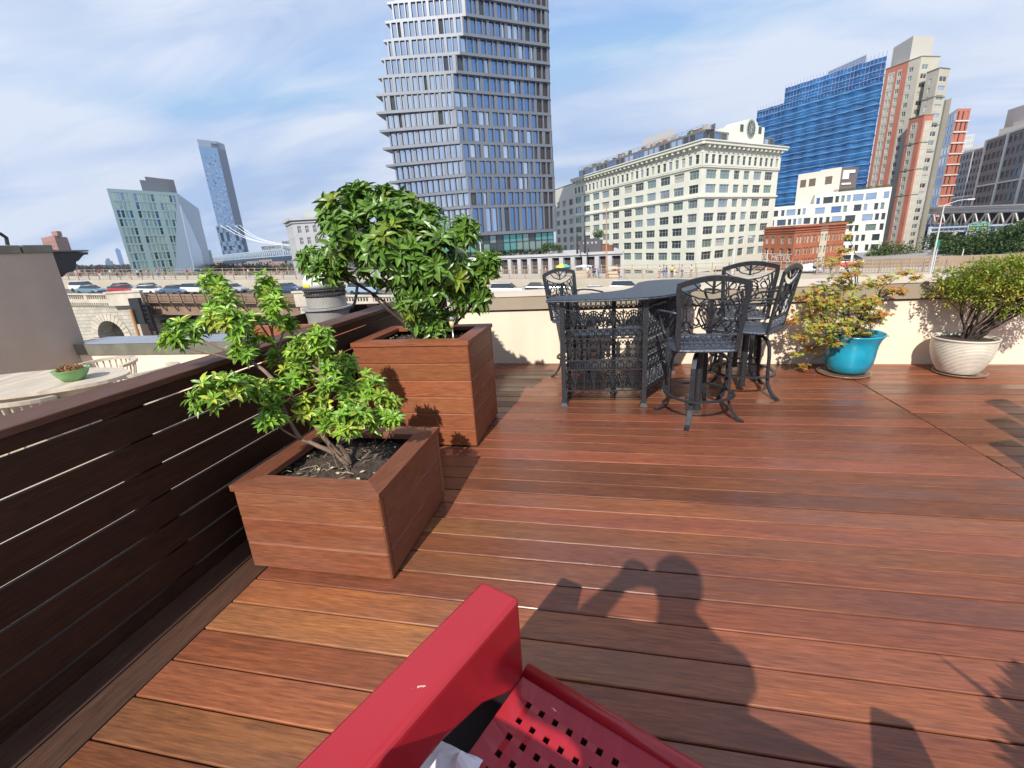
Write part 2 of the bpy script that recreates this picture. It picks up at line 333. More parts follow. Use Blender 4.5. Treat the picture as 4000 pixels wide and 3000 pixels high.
# ------------------------------------------------------------------ planters
def planter(name, x0, x1, y0, y1, hz, nb, soilz, label, rim=0.10, MX=None, MY=None):
    MX, MY = MX or M_plX, MY or M_plY
    t = empty(name, (x0, y0, 0), 0, label, 'planter'); off = t.location
    th = 0.03; z0 = 0.012; bh = (hz-0.028-z0)/nb
    for nm, ax in (('front_panel', 'f'), ('rear_panel', 'b'), ('side_panel', 'l'), ('side_panel', 'r')):
        p = MB(off)
        for k in range(nb):
            a, c = z0+k*bh+0.0026, z0+(k+1)*bh-0.0026
            if ax == 'f': p.bbox(x0, x1, y0, y0+th, a, c, .006)
            if ax == 'b': p.bbox(x0, x1, y1-th, y1, a, c, .003)
            if ax == 'l': p.bbox(x0+0.001, x0+th, y0+th+.001, y1-th-.001, a, c, .0045)
            if ax == 'r': p.bbox(x1-th, x1-0.001, y0+th+.001, y1-th-.001, a, c, .0045)
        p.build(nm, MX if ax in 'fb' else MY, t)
    # mitred rim
    e = 0.007; zr0, zr1 = hz-0.027, hz
    X0, X1, Y0, Y1 = x0-e, x1+e, y0-e, y1+e
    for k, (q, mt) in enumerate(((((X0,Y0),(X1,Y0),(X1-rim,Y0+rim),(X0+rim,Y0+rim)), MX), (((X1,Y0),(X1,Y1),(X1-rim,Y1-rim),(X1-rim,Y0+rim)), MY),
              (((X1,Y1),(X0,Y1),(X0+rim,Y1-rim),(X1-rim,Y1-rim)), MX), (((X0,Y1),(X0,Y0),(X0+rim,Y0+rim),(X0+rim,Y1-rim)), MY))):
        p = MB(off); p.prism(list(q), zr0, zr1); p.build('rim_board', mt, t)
    # dark liner
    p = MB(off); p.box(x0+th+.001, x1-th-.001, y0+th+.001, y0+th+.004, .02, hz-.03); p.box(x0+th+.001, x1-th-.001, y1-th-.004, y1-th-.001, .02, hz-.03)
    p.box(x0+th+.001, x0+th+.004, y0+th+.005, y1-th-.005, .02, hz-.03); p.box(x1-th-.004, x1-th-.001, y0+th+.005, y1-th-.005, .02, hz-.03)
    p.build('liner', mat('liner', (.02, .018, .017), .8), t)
    s = MB(off); n = 26; xa, xb, ya, yb = x0+th+.006, x1-th-.006, y0+th+.006, y1-th-.006; r = random.Random(3)
    vs = [(xa+(xb-xa)*i/n, ya+(yb-ya)*j/n, soilz + 0.022*math.sin(3.1*i/n)*math.sin(3.1*j/n) + r.uniform(-.007, .007)) for j in range(n+1) for i in range(n+1)]
    s.add(vs, [(j*(n+1)+i, j*(n+1)+i+1, (j+1)*(n+1)+i+1, (j+1)*(n+1)+i) for j in range(n) for i in range(n)])
    # clods, chips and dry stalks lying in the soil
    for k in range(420):
        x, y = r.uniform(xa+.02, xb-.02), r.uniform(ya+.02, yb-.02); q = r.uniform(.003, .009)
        s.obox((x, y, soilz+.008), (q, r.uniform(-q, q), r.uniform(0, q)), (r.uniform(-q, q), q, 0), (0, 0, q), 0)
    for k in range(46):
        x, y = r.uniform(xa+.08, xb-.08), r.uniform(ya+.05, yb-.08); an = r.uniform(0, 6.28); l = r.uniform(.02, .07); zz = soilz+.022+r.uniform(0, .008)
        s.tube([(x, y, zz), (x+l*.5*math.cos(an), y+l*.5*math.sin(an), zz+.006), (x+l*math.cos(an+.3), y+l*math.sin(an+.3), zz)], .0014, 4, 1)
    for k in range(16):
        x, y = r.uniform(xa+.05, xb-.08), r.uniform(ya+.04, yb-.1); an = r.uniform(0, 6.28); l = .014; w = .006; c_, s_ = math.cos(an), math.sin(an); zz = soilz+.03
        s.add([(x, y, zz), (x+l*c_-w*s_, y+l*s_+w*c_, zz+.003), (x+2*l*c_, y+2*l*s_, zz), (x+l*c_+w*s_, y+l*s_-w*c_, zz)], [(0, 3, 2, 1)], 2)
    s.build('soil', [M_soil, mat('dry_stalk', (.42, .33, .2), .8), mat('dry_chip', (.55, .5, .36), .8)], t)
    return t
planter('wooden_planter', -1.535, -0.868, 1.372, 2.015, 0.415, 3, 0.345, 'low square wooden planter with mitred rim holding a small leafy shrub, nearest the camera', MX=M_loX, MY=M_loY)
planter('wooden_planter', -1.672, -0.868, 2.640, 3.250, 0.735, 6, 0.665, 'tall reddish wooden planter box of six boards holding the big glossy green shrub')

# ------------------------------------------------------------------ foliage helpers
def leaf(b, p, d, up, L, W, mi=0, droop=0.25, fold=0.25):
    d = d.normalized(); s = d.cross(up)
    if s.length < 1e-4: s = d.orthogonal()
    s.normalize(); n = s.cross(d).normalized()
    q1 = p + d*L*.42 - n*L*droop*.15; t = p + d*L - n*L*droop
    b.add([p, q1+s*W*.5+n*W*fold, q1, q1-s*W*.5+n*W*fold, t, p+d*L*.75+s*W*.36+n*(W*fold*.7-L*droop*.5), p+d*L*.75-s*W*.36+n*(W*fold*.7-L*droop*.5)],
          [(0,2,1),(0,3,2),(1,2,5),(2,4,5),(2,6,4),(2,3,6)], mi)
def rosette(b, p, ax, n, L, W, r, mi=0, spread=1.15, droop=.3, mi2=None):
    ax = ax.normalized(); a = ax.orthogonal().normalized(); c = ax.cross(a); ph = r.uniform(0, 6.28)
    for i in range(n):
        an = ph + 2.4*i; k = spread*(1-.45*i/n)*r.uniform(.8, 1.1)
        d = ax*math.cos(k) + (a*math.cos(an)+c*math.sin(an))*math.sin(k)
        l = L*r.uniform(.75, 1.1)
        leaf(b, p+ax*L*.12*i/n, d, ax, l, W*r.uniform(.85, 1.15), mi if (mi2 is None or i < n-2) else mi2, droop*r.uniform(.5, 1.4))
def limb(b, a, c, r0, r1, rr, n=6, wob=.04, seg=6):
    a, c = Vector(a), Vector(c); L = (c-a).length; pts = []
    o1 = Vector((rr.uniform(-1,1), rr.uniform(-1,1), rr.uniform(-.3,.6)))*wob*L*2
    for i in range(seg+1):
        t = i/seg; pts.append(a.lerp(c, t) + o1*math.sin(math.pi*t) + Vector((rr.uniform(-1,1), rr.uniform(-1,1), rr.uniform(-1,1)))*wob*L*.25*(0 < i < seg))
    b.tube(pts, [r0+(r1-r0)*i/seg for i in range(seg+1)], n); return pts
M_rh = mat('rhododendron_leaf', (.085, .185, .022), .34, col2=(.13, .24, .034), vscale=9, island=.35, spec=.6, trans=.12)
M_rhn = mat('rhododendron_new_leaf', (.20, .27, .03), .4, island=.3, spec=.5, trans=.2)
M_pi = mat('pieris_leaf', (.27, .46, .050), .40, col2=(.14, .30, .030), vscale=7, island=.35, spec=.6, trans=.2)
M_pin = mat('pieris_new_leaf', (.44, .52, .07), .4, island=.3, spec=.5, trans=.25)

def rhododendron():
    r = random.Random(11)
    base = Vector((-1.27, 2.95, .67))
    t = empty('rhododendron_bush', base, 0, 'large glossy dark green shrub with whorled leaves growing in the tall planter', 'shrub'); off = base
    lobes = [(735,462,2.95,.17),(800,445,3.0,.17),(860,475,2.9,.20),(920,500,2.95,.19),(760,520,2.8,.21),(850,545,2.75,.23),(935,555,2.8,.22),(990,600,2.9,.15),(700,575,2.9,.14),
             (910,625,2.8,.20),(965,640,2.9,.17),(815,580,2.85,.15),(905,690,2.85,.10),(1005,500,3.0,.09),(725,585,2.9,.11),(860,500,3.2,.22),(915,585,3.2,.22),(1042,588,3.0,.09),(1055,575,3.0,.05),(672,562,3.0,.08),(770,428,3.1,.11),(830,432,3.0,.10),(1030,640,2.95,.06),(940,700,2.9,.07)]
    C = [(PY(x*S2, y*S2, Y), max(.05, rad-.05)) for x, y, Y, rad in lobes]
    st = MB(off)
    for i, (c, rad) in enumerate(C):
        limb(st, base+Vector((r.uniform(-.03,.03), r.uniform(-.03,.03), -.02)), c, .014, .004, r, 5, .05, 7)
        for k in range(4):
            d = Vector((r.gauss(0,1), r.gauss(0,1), r.gauss(0,1))).normalized()*rad*.8
            limb(st, c, c+d, .004, .0025, r, 4, .05, 3)
    st.build('trunk', M_barkd, t)
    lf = MB(off); cen = sum((c for c, _ in C), Vector())/len(C)
    for c, rad in C:
        n = int(15 + 860*rad*rad)
        for k in range(n):
            d = Vector((r.gauss(0,1), r.gauss(0,1), r.gauss(.15,1))).normalized()
            p = c + d*rad*r.uniform(.72, 1.03)
            if any((p-c2).length < r2*.62 for c2, r2 in C if c2 is not c): continue
            ax = (d + Vector((0, -.25, .65)) + (p-cen).normalized()*.4)
            rosette(lf, p, ax, r.randint(7, 10), .094, .033, r, 0 if r.random() > .05 else 1, 1.3, .42)
    lf.build('foliage', [M_rh, M_rhn], t)
rhododendron()

def pieris():
    r = random.Random(5); base = Vector((-1.17, 1.66, .36))
    t = empty('potted_shrub', base, 0, 'small open shrub with bright green and yellow tipped leaf clusters in the low planter', 'shrub'); off = base
    cl = [(460,612,1.75,30),(576,622,1.8,34),(596,668,1.8,34),(482,655,1.7,34),(500,700,1.6,42),(468,690,1.6,28),(405,722,1.55,38),(372,738,1.5,26),(460,850,1.33,42),(500,838,1.36,30),(540,838,1.45,28),
          (690,728,1.75,34),(650,755,1.75,34),(704,790,1.75,34),(645,805,1.7,38),(600,850,1.6,38),(582,905,1.5,30),(715,850,1.65,36),(760,893,1.6,42),(800,835,1.8,40),(832,868,1.75,26),(740,930,1.55,30),
          (815,905,1.7,34),(560,745,1.7,26),(618,705,1.85,20),(742,792,1.95,36),(700,905,1.6,24),(660,880,1.65,30),(540,700,1.7,30),(850,905,1.7,18),(760,850,1.9,34),(610,780,1.8,30),(520,760,1.6,24)]
    st = MB(off); lf = MB(off); hub = base+Vector((0, 0, .02))
    knots = [PY(x*S2, y*S2, Y) for x, y, Y in ((650,950,1.6),(690,930,1.65),(590,820,1.6),(690,800,1.72),(730,960,1.62),(640,890,1.7),(540,780,1.62),(600,760,1.78))]
    par = {2: 0, 3: 1, 6: 2, 7: 5, 5: 1}
    def jt(i): return hub if i not in par else knots[par[i]]
    for i, kn in enumerate(knots): limb(st, jt(i), kn, .0135 if i not in par else .009, .008 if i not in par else .006, r, 7, .04, 6)
    for x, y, Y, pr in cl:
        c = PY(x*S2, y*S2, Y)
        D = (c-CAM).length; rad = pr/967/1.05*D*.80
        kn = min(knots+[hub], key=lambda q: (q-c).length + max(0, q.z-c.z)*2)
        limb(st, kn, c, .0055, .003, r, 5, .06, 5)
        n = int(9+rad*rad*2300)
        for k in range(n):
            d = Vector((r.gauss(0,1), r.gauss(0,1), r.gauss(.2,1))).normalized(); p = c+d*rad*r.uniform(.35, .95)
            ax = d*.8+Vector((0, -.2, .9)); nw = r.random() < .10
            rosette(lf, p, ax, r.randint(7, 9),   .047, .0155, r, 1 if nw else 0, 1.35, .35, 1 if r.random() < .25 else None)
            if r.random() < .3: st.tube([c, p], .0016, 4)
            if r.random() < .35:
                for q in range(4): lf.tube([p, p+(ax.normalized()+Vector((r.uniform(-.6,.6), r.uniform(-.6,.6), 0))).normalized()*.035], .0011, 3, 1)
    for k in range(7):   # bare twigs low on the stems
        a = hub+Vector((r.uniform(-.05,.05), r.uniform(-.06,.06), .0)); limb(st, a, a+Vector((r.uniform(-.22,.2), r.uniform(-.12,.05), r.uniform(.1,.22))), .003, .001, r, 4, .1, 4)
    st.build('branches', M_bark, t); lf.build('foliage', [M_pi, M_pin], t)
pieris()
# ------------------------------------------------------------------ cast metal bar and stools
def spiral(cx, cy, r0, r1, a0, turns, n=14):
    return [(cx+(r0+(r1-r0)*i/n)*math.cos(a0+turns*6.283*i/n), cy+(r0+(r1-r0)*i/n)*math.sin(a0+turns*6.283*i/n)) for i in range(n+1)]
def arc(cx, cy, r, a0, a1, n=10, ry=None):
    ry = r if ry is None else ry
    return [(cx+r*math.cos(R_(a0+(a1-a0)*i/n)), cy+ry*math.sin(R_(a0+(a1-a0)*i/n))) for i in range(n+1)]
def mir(pl): return [(-x, y) for x, y in pl]
def fan_motif():      # unit -1..1: shell fan of curved ribs over two eyes
    L = [arc(0, -.75, .95, 12, 168, 14, 1.6)]
    for k, a in enumerate((20, 38, 56, 74)):
        x = .9*math.cos(R_(a)); y = -.7+1.5*math.sin(R_(a))
        c = [(.06+.02*k, -.7), (x*.45, y*.15-.25), (x*.85, y*.75), (x, y)]; L += [c, mir(c)]
    L += [[(0, -.9), (0, .85)], arc(0, -.75, .50, 15, 165, 8, 1.0), arc(0, -.75, .72, 15, 165, 8, 1.35), [(-1, -.95), (-1, .95)]]
    for s in (1, -1): L += [arc(.42*s, -.42, .17, 0, 360, 10), arc(.42*s, -.42, .30, 0, 360, 12), spiral(.80*s, -.62, .22, .05, 1.5, 1.1*s, 9), spiral(.82*s, .62, .20, .04, -1, -1.1*s, 9)]
    return L
def palm_motif():
    L = [[(0, -.95), (0, .95)], arc(0, 0, .30, 0, 360, 12, .62), arc(0, 0, .14, 0, 360, 8, .3)]
    for s in (1, -1):
        for y in (.55, -.55):
            q = 1 if y > 0 else -1
            L += [spiral(.58*s, y, .34, .06, 0 if s > 0 else 3.14, .9*s*q, 11), [(0, y*1.5), (.25*s, y*1.15), (.30*s, y*.6)]]
        L += [[(.36*s, 0), (.62*s, .10), (.95*s, 0), (.62*s, -.10), (.36*s, 0)]]
    return L
def put(b, polys, fmap, cx, cy, sx, sy, rad, flat=.55):
    for pl in polys: b.tube([fmap(cx+x*sx, cy+y*sy) for x, y in pl], rad, 4, 0, flat)

def ornate_panel(b, A, B, z0, z1, nfan):
    """pierced casting between two legs: A,B plan points"""
    A, B = Vector((*A, 0)), Vector((*B, 0)); L = (B-A).length; e = (B-A)/L; nrm = Vector((e.y, -e.x, 0))
    fm = lambda u, v: A+e*u+Vector((0, 0, v))+nrm*0.0
    hz = z1-z0
    for v in (z0, z0+.205*hz+.03, z0+.325*hz+.02, z0+.60*hz, z0+.70*hz, z1-.055):
        b.obox(fm(0, v)-nrm*.007, e*L, nrm*.014, Vector((0, 0, .009)))
    rows = ((z0+.009, z0+.205*hz+.03, 'fan'), (z0+.205*hz+.039, z0+.325*hz+.02, 'chain'), (z0+.325*hz+.029, z0+.60*hz, 'palm'), (z0+.60*hz+.009, z0+.70*hz, 'chain'), (z0+.70*hz+.009, z1-.055, 'fan'), (z1-.046, z1, 'drop'))
    for a, c, kind in rows:
        cy, sy = (a+c)/2, (c-a)/2
        if kind == 'fan':
            w = L/(nfan+1)
            for i in range(nfan+1): put(b, fan_motif(), fm, w*(i+.5), cy, w/2, sy, .0082)
        elif kind == 'palm':
            k = nfan*2+2; w = L/k
            for i in range(k): put(b, palm_motif(), fm, w*(i+.5), cy, w/2, sy, .0078)
        elif kind == 'chain':
            k = max(3, int(L/(sy*2*.95))); w = L/k
            for i in range(k): put(b, [arc(0, 0, .95, 0, 360, 9), [(0, -1), (0, -.2)], [(0, .2), (0, 1)]], fm, w*(i+.5), cy, w/2*.85, sy, .0078)
        else:
            k = int(L/.035); w = L/k
            for i in range(k): put(b, [arc(0, .2, .8, 180, 360, 6, 1.0), [(0, -1), (0, 1)]], fm, w*(i+.5), cy, w/2, sy, .0078)

def bar_table():
    t = empty('bar_table', (0.0, 3.6, 0), 0, 'ornate black cast metal patio bar with pierced scrollwork panels and curved top', 'bar table'); off = t.location
    legs = [(-.355, 3.47), (.272, 3.49), (.47, 3.86), (.60, 4.42)]
    inner = [(-.33, 3.70), (.04, 3.82), (.20, 4.30), (.33, 4.52)]
    top = [(-.462,3.425),(-.30,3.392),(-.1,3.378),(.12,3.380),(.28,3.398),(.40,3.46),(.52,3.58),(.62,3.73),(.70,3.90),(.76,4.12),(.79,4.36),(.76,4.58),(.66,4.68),(.52,4.70),(.36,4.64),(.27,4.50),(.235,4.30),(.20,4.10),(.13,3.95),(.02,3.85),(-.10,3.785),(-.22,3.735),(-.34,3.69),(-.43,3.63),(-.475,3.53)]
    b = MB(off); b.prism(top, .854, .872); 
    n = len(top)
    b.tube([(x, y, .858) for x, y in top]+[(top[0][0], top[0][1], .858)], .008, 6)
    b.build('tabletop', mat('cast_metal_top', (.05, .062, .08), .38, metal=.45, var=.35, vscale=55, bump=.5, bscale=130), t)
    for x, y in legs+[inner[0], inner[1], inner[3]]:
        l = MB(off); l.box(x-.017, x+.017, y-.017, y+.017, .03, .853); l.box(x-.022, x+.022, y-.022, y+.022, .03, .045)
        l.add([(x-.020,y-.020,.0302),(x+.020,y-.020,.0302),(x+.020,y+.020,.0302),(x-.020,y+.020,.0302),(x-.03,y-.03,.001),(x+.03,y-.03,.001),(x+.03,y+.03,.001),(x-.03,y+.03,.001)],
              [(0,1,5,4)[::-1],(1,2,6,5)[::-1],(2,3,7,6)[::-1],(3,0,4,7)[::-1],(4,5,6,7)[::-1]])
        l.build('leg', M_iron, t)
    def inset(a, c, k=.017):
        a, c = Vector(a), Vector(c); d = (c-a).normalized()*k; return tuple(a+d), tuple(c-d)
    for i, nf in ((0, 3), (1, 2), (2, 3)):
        p = MB(off); a, c = inset(legs[i], legs[i+1]); ornate_panel(p, a, c, .125, .835, nf); p.build('scroll_panel', M_iron, t)
    s = MB(off); s.prism([(-.33,3.50),(.25,3.52),(.45,3.88),(.57,4.42),(.34,4.50),(.20,4.28),(.05,3.82),(-.32,3.69)], .30, .312); s.build('shelf', M_iron, t)
    s = MB(off); s.prism([(-.33,3.50),(.25,3.52),(.45,3.88),(.57,4.42),(.34,4.50),(.20,4.28),(.05,3.82),(-.32,3.69)], .565, .577); s.build('shelf', M_iron, t)
    # shallow box under the bar standing on the deck
bar_table()

M_seat = mat('cast_metal_seat', (.085, .10, .13), .36, metal=.5, var=.45, vscale=70, bump=.6, bscale=110)
def stool(loc, rz, legrot, label):
    t = empty('bar_stool', (loc[0], loc[1], 0), rz, label, 'bar stool', 'ornate metal stools around the patio bar')
    c, s_ = math.cos(legrot), math.sin(legrot)
    # seat: rounded square casting
    def rsq(w, d, k=8):
        w *= .94
        pts = []
        for q, (sx, sy) in enumerate(((1,1),(-1,1),(-1,-1),(1,-1))):
            for i in range(k+1):
                a = R_(90*q+90*i/k); pts.append((sx*(w-.09)+.09*math.cos(a), sy*(d-.09)+.09*math.sin(a)))
        return pts
    b = MB(); b.prism(rsq(.225, .215), .535, .549)
    b.tube([(x, y, .542) for x, y in rsq(.228, .218)+[rsq(.228, .218)[0]]], .011, 6); b.build('seat', M_seat, t)
    by = lambda z: -.205-(z-.55)*.17          # the back leans away
    fm = lambda u, v: Vector((u*.885, by(v), v))
    for sg in (-1, 1):
        p = MB(); p.bar([fm(.205*sg, .545), fm(.212*sg, .68), fm(.222*sg, .82), fm(.232*sg, .94), fm(.232*sg, .975)], .030, .016, (1, 0, 0)); p.build('upright', M_iron, t)
        a = MB(); a.tube([fm(.225*sg, .80), (.262*sg, by(.8)+.06, .805), (.290*sg, -.10, .80), (.300*sg, .02, .785), (.290*sg, .10, .745), (.262*sg, .125, .68), (.238*sg, .10, .60), (.222*sg, .07, .548)], .011, 7, 0, .8); a.build('arm', M_iron, t, True)
    p = MB(); arch = [(x/10*.243, .978+.048*math.cos(x/10*1.45)-.006) for x in range(-10, 11)]
    p.bar([fm(u, v) for u, v in arch], .034, .017, (0, by(1)-by(.9), .1)); p.build('top_rail', M_iron, t)
    g = MB()
    put(g, [[(-.225, .955), (-.17, .925), (-.09, .895), (0, .885), (.09, .895), (.17, .925), (.225, .955)]], fm, 0, 0, 1, 1, .0098)
    put(g, [[(-.13, .99), (-.08, .945), (0, .925), (.08, .945), (.13, .99)], [(-.06, 1.0), (0, .96), (.06, 1.0)], [(0, .925), (0, 1.0)]], fm, 0, 0, 1, 1, .0088)
    S = [spiral(.135, .845, .052, .012, 1.2, -1.15), spiral(.10, .735, .045, .010, -1.0, 1.1), spiral(.055, .80, .034, .008, 2.6, -1.1), spiral(.165, .715, .036, .010, 0, 1.1),
         [(.012, .665), (.04, .72), (.115, .70), (.165, .75), (.17, .82), (.13, .885)], [(.0, .67), (.055, .75), (.085, .81), (.07, .87), (.03, .885)], [(.205, .66), (.17, .69), (.125, .665), (.09, .66)], [(.018, .79), (.03, .84), (.014, .88)],
         [(.19, .93), (.20, .86), (.185, .80), (.195, .72)], spiral(.03, .705, .026, .006, 0, 1.0, 9), [(.155, .915), (.17, .895), (.15, .875)]]
    for q in S: put(g, [q, mir(q)], fm, 0, 0, 1, 1, .0092, .6)
    for q in ([(.0, .675), (.05, .70), (.095, .765), (.085, .83), (.04, .872)], [(.20, .70), (.16, .76), (.205, .80)], [(.0, .70), (.03, .73), (.0, .76)], [(.12, .66), (.15, .70), (.19, .70)], [(.05, .885), (.09, .86), (.12, .895)]): put(g, [q, mir(q)], fm, 0, 0, 1, 1, .0085, .6)
    put(g, [[(0, .66), (0, .88)], arc(0, .80, .018, 0, 360, 8, .055)], fm, 0, 0, 1, 1, .0098)
    g.build('scrollwork', M_iron, t)
    g = MB()
    for v in (.655, .572): g.bar([fm(-.205, v), fm(.205, v)], .014, .012, (0, -.1, 1))
    for i in range(11):
        u = -.185+.037*i; put(g, [[(u-.022, .577), (u, .60), (u+.022, .65)], [(u+.022, .577), (u, .61), (u-.022, .65)], arc(u, .613, .012, 0, 360, 6)], fm, 0, 0, 1, 1, .0048)
    g.build('lattice_band', M_seat, t)
    b = MB(); b.lathe([(.001, .534), (.085, .534), (.085, .520), (.05, .512), (.03, .50), (.024, .48), (.024, .07), (.03, .066), (.03, .05), (.001, .05)], 14); b.build('swivel_column', M_iron, t)
    prof = [(.02,.492),(.075,.497),(.130,.490),(.172,.462),(.195,.41),(.203,.33),(.204,.24),(.205,.17),(.214,.115),(.238,.062),(.272,.022),(.300,.009)]
    for k in range(4):
        a = legrot+k*math.pi/2; ca, sa = math.cos(a), math.sin(a)
        l = MB(); l.bar([(r*ca, r*sa, z) for r, z in prof], .032, .013, (-sa, ca, 0))
        l.lathe([(.001,.002),(.018,.002),(.018,.010),(.001,.012)], 8, (.300*ca, .300*sa, 0)); l.build('leg', M_iron, t)
    rg = MB(); pts = []
    for i in range(49):
        a = 6.2832*i/48; q = 1/max(abs(math.cos(a-legrot-math.pi/4)), abs(math.sin(a-legrot-math.pi/4)))
        r = .222*(.80+.20*min(q, 1.30)); pts.append((r*math.cos(a), r*math.sin(a), .185))
    rg.bar(pts, .026, .012); rg.build('foot_ring', M_iron, t)
    return t
stool((.637, 3.300), R_(0), R_(-112), 'ornate black metal stool in front of the bar with its back to the camera')
stool((1.085, 3.870), R_(56), R_(-47-56), 'ornate black metal stool turned sideways, seen edge on at the right of the bar')
stool((1.175, 4.47), R_(-3), R_(25), 'ornate metal stool farthest back, close to the cream parapet behind the turned stool')
stool((-.275, 4.42), R_(230), R_(-158-230), 'ornate metal stool half hidden behind the left end of the bar')

# ------------------------------------------------------------------ pots with plants
M_blue = mat('blue_glaze', (.010, .33, .50), .25, var=.20, vscale=5, spec=.6, coat=.5)
M_wpot = mat('ribbed_pot', (.60, .55, .46), .55, var=.12, vscale=9)
M_clear = mat('clear_saucer', (.24, .16, .11), .25, spec=.7)
def blue_pot():
    c = Vector((2.095, 4.40, 0)); t = empty('blue_flower_pot', c, 0, 'bright turquoise glazed flower pot with flared rim in front of the cream wall', 'flower pot')
    z0 = .024
    prof = [(.001,z0),(.130,z0),(.152,z0+.02),(.178,z0+.08),(.188,z0+.15),(.192,z0+.21),(.200,z0+.26),(.214,z0+.30),(.232,z0+.33),(.237,z0+.340),(.235,z0+.347),(.228,z0+.346),(.222,z0+.335),(.205,z0+.30),(.185,z0+.26),(.001,z0+.26)]
    b = MB(); b.lathe(prof, 56); b.build('pot', M_blue, t, True)
    b = MB(); b.lathe([(.001,.004),(.19,.004),(.205,.022),(.200,.022),(.186,.010),(.001,.012)], 40, (-.03, -.01, 0)); b.build('saucer', M_clear, t, True)
    b = MB(); b.lathe([(.001,z0+.302),(.10,z0+.298),(.200,z0+.290)], 30); b.build('soil', M_soil, t)
    return c
def white_pot():
    c = Vector((2.93, 4.40, 0)); t = empty('ribbed_flower_pot', c, 0, 'wide off white bowl shaped flower pot with fine horizontal ribs in front of the wall', 'flower pot')
    z0 = .020; prof = [(.001,z0),(.118,z0)]
    for i in range(111):
        z = i/110; r = .128+.080*math.sin(min(1, z*1.12)*math.pi/2)**.8
        prof.append((r+.0016*math.sin(i*1.30), z0+.28*z))
    prof += [(.214,z0+.283),(.218,z0+.295),(.208,z0+.299),(.199,z0+.29),(.195,z0+.26),(.001,z0+.26)]
    b = MB(); b.lathe(prof, 60); b.build('pot', M_wpot, t, True)
    b = MB(); b.lathe([(.001,.004),(.165,.004),(.180,.02),(.174,.02),(.162,.010),(.001,.012)], 40, (.01, -.01, 0)); b.build('saucer', M_clear, t, True)
    b = MB(); b.lathe([(.001,z0+.285),(.10,z0+.28),(.197,z0+.272)], 30); b.build('soil', M_soil, t)
    return c
CB, CW = blue_pot(), white_pot()
M_ma = mat('maple_leaf_green', (.30, .37, .05), .5, col2=(.42, .40, .07), vscale=8, island=.3, trans=.35)
M_mo = mat('maple_leaf_orange', (.52, .20, .05), .5, col2=(.48, .32, .07), vscale=8, island=.3, trans=.35)
M_sh = mat('shrub_leaf', (.34, .40, .055), .5, col2=(.22, .30, .04), vscale=6, island=.35, trans=.3)
M_sho = mat('shrub_leaf_gold', (.50, .40, .07), .5, island=.3, trans=.3)
def star_leaf(b, p, n, R, r, mi):
    n = n.normalized(); a = n.orthogonal().normalized(); c = n.cross(a); ph = r.uniform(0, 6.28); vs = [p]; k = 5
    for i in range(2*k):
        an = ph+math.pi*i/k*(.88); rr = R*(1 if i % 2 == 0 else .48)*(.75 if i in (0, 8) else 1)
        vs.append(p+(a*math.cos(an)+c*math.sin(an))*rr - n*rr*.18*(i % 2 == 0))
    b.add(vs, [(0, i+1, i+2) for i in range(2*k-1)], mi)
def maple():
    r = random.Random(21); base = CB+Vector((-.02, 0, .318))
    t = empty('japanese_maple', base, 0, 'sparse small tree with green and orange leaves growing in the turquoise pot', 'plant'); off = base
    cl = [(1740,642,.07),(1775,625,.08),(1810,600,.06),(1800,565,.06),(1822,540,.05),(1850,570,.05),(1885,612,.07),(1915,600,.05),(1955,590,.05),(1978,600,.035),(1925,625,.06),(1950,628,.04),(1712,692,.06),(1745,680,.09),
          (1790,660,.11),(1835,650,.11),(1860,668,.09),(1880,690,.08),(1730,728,.07),(1770,705,.11),(1815,700,.12),(1850,715,.10),(1755,752,.06),(1722,765,.045),(1735,790,.035),(1795,735,.08),(1825,620,.07),(1765,660,.08),(1885,650,.06),(1905,680,.05),(1715,640,.04),(1830,510,.025),(1845,590,.06)]
    st = MB(off); lf = MB(off); main = []
    for q in ((-.10, -.05, .22), (.04, -.04, .30), (-.02, .02, .42), (.14, -.03, .34), (-.2, -.05, .12)):
        e = base+Vector(q); limb(st, base+Vector((r.uniform(-.02,.02), 0, -.03)), e, .011, .006, r, 7, .04, 6); main.append(e)
    for x, y, rad in cl:
        c = PY(x*S2, y*S2, 4.30+r.uniform(-.10, .14))
        kn = min(main+[base], key=lambda q: (q-c).length+max(0, q.z-c.z)*1.5)
        pts = limb(st, kn, c, .0045, .002, r, 5, .07, 6)
        for k in range(int(14+rad*rad*8200)):
            d = Vector((r.gauss(0,1), r.gauss(0,1), r.gauss(0,.55)))*rad*.62
            p = c+d; mi = 1 if r.random() < (.62 if (x < 1760 or x > 1900 or y < 600) else .30) else 0
            star_leaf(lf, p, Vector((r.uniform(-.5,.5), -.35+r.uniform(-.5,.5), 1)), r.uniform(.019, .033), r, mi)
            if r.random() < .2: st.tube([c, p], .0011, 3)
    st.build('branches', M_barkd, t); lf.build('foliage', [M_ma, M_mo], t)
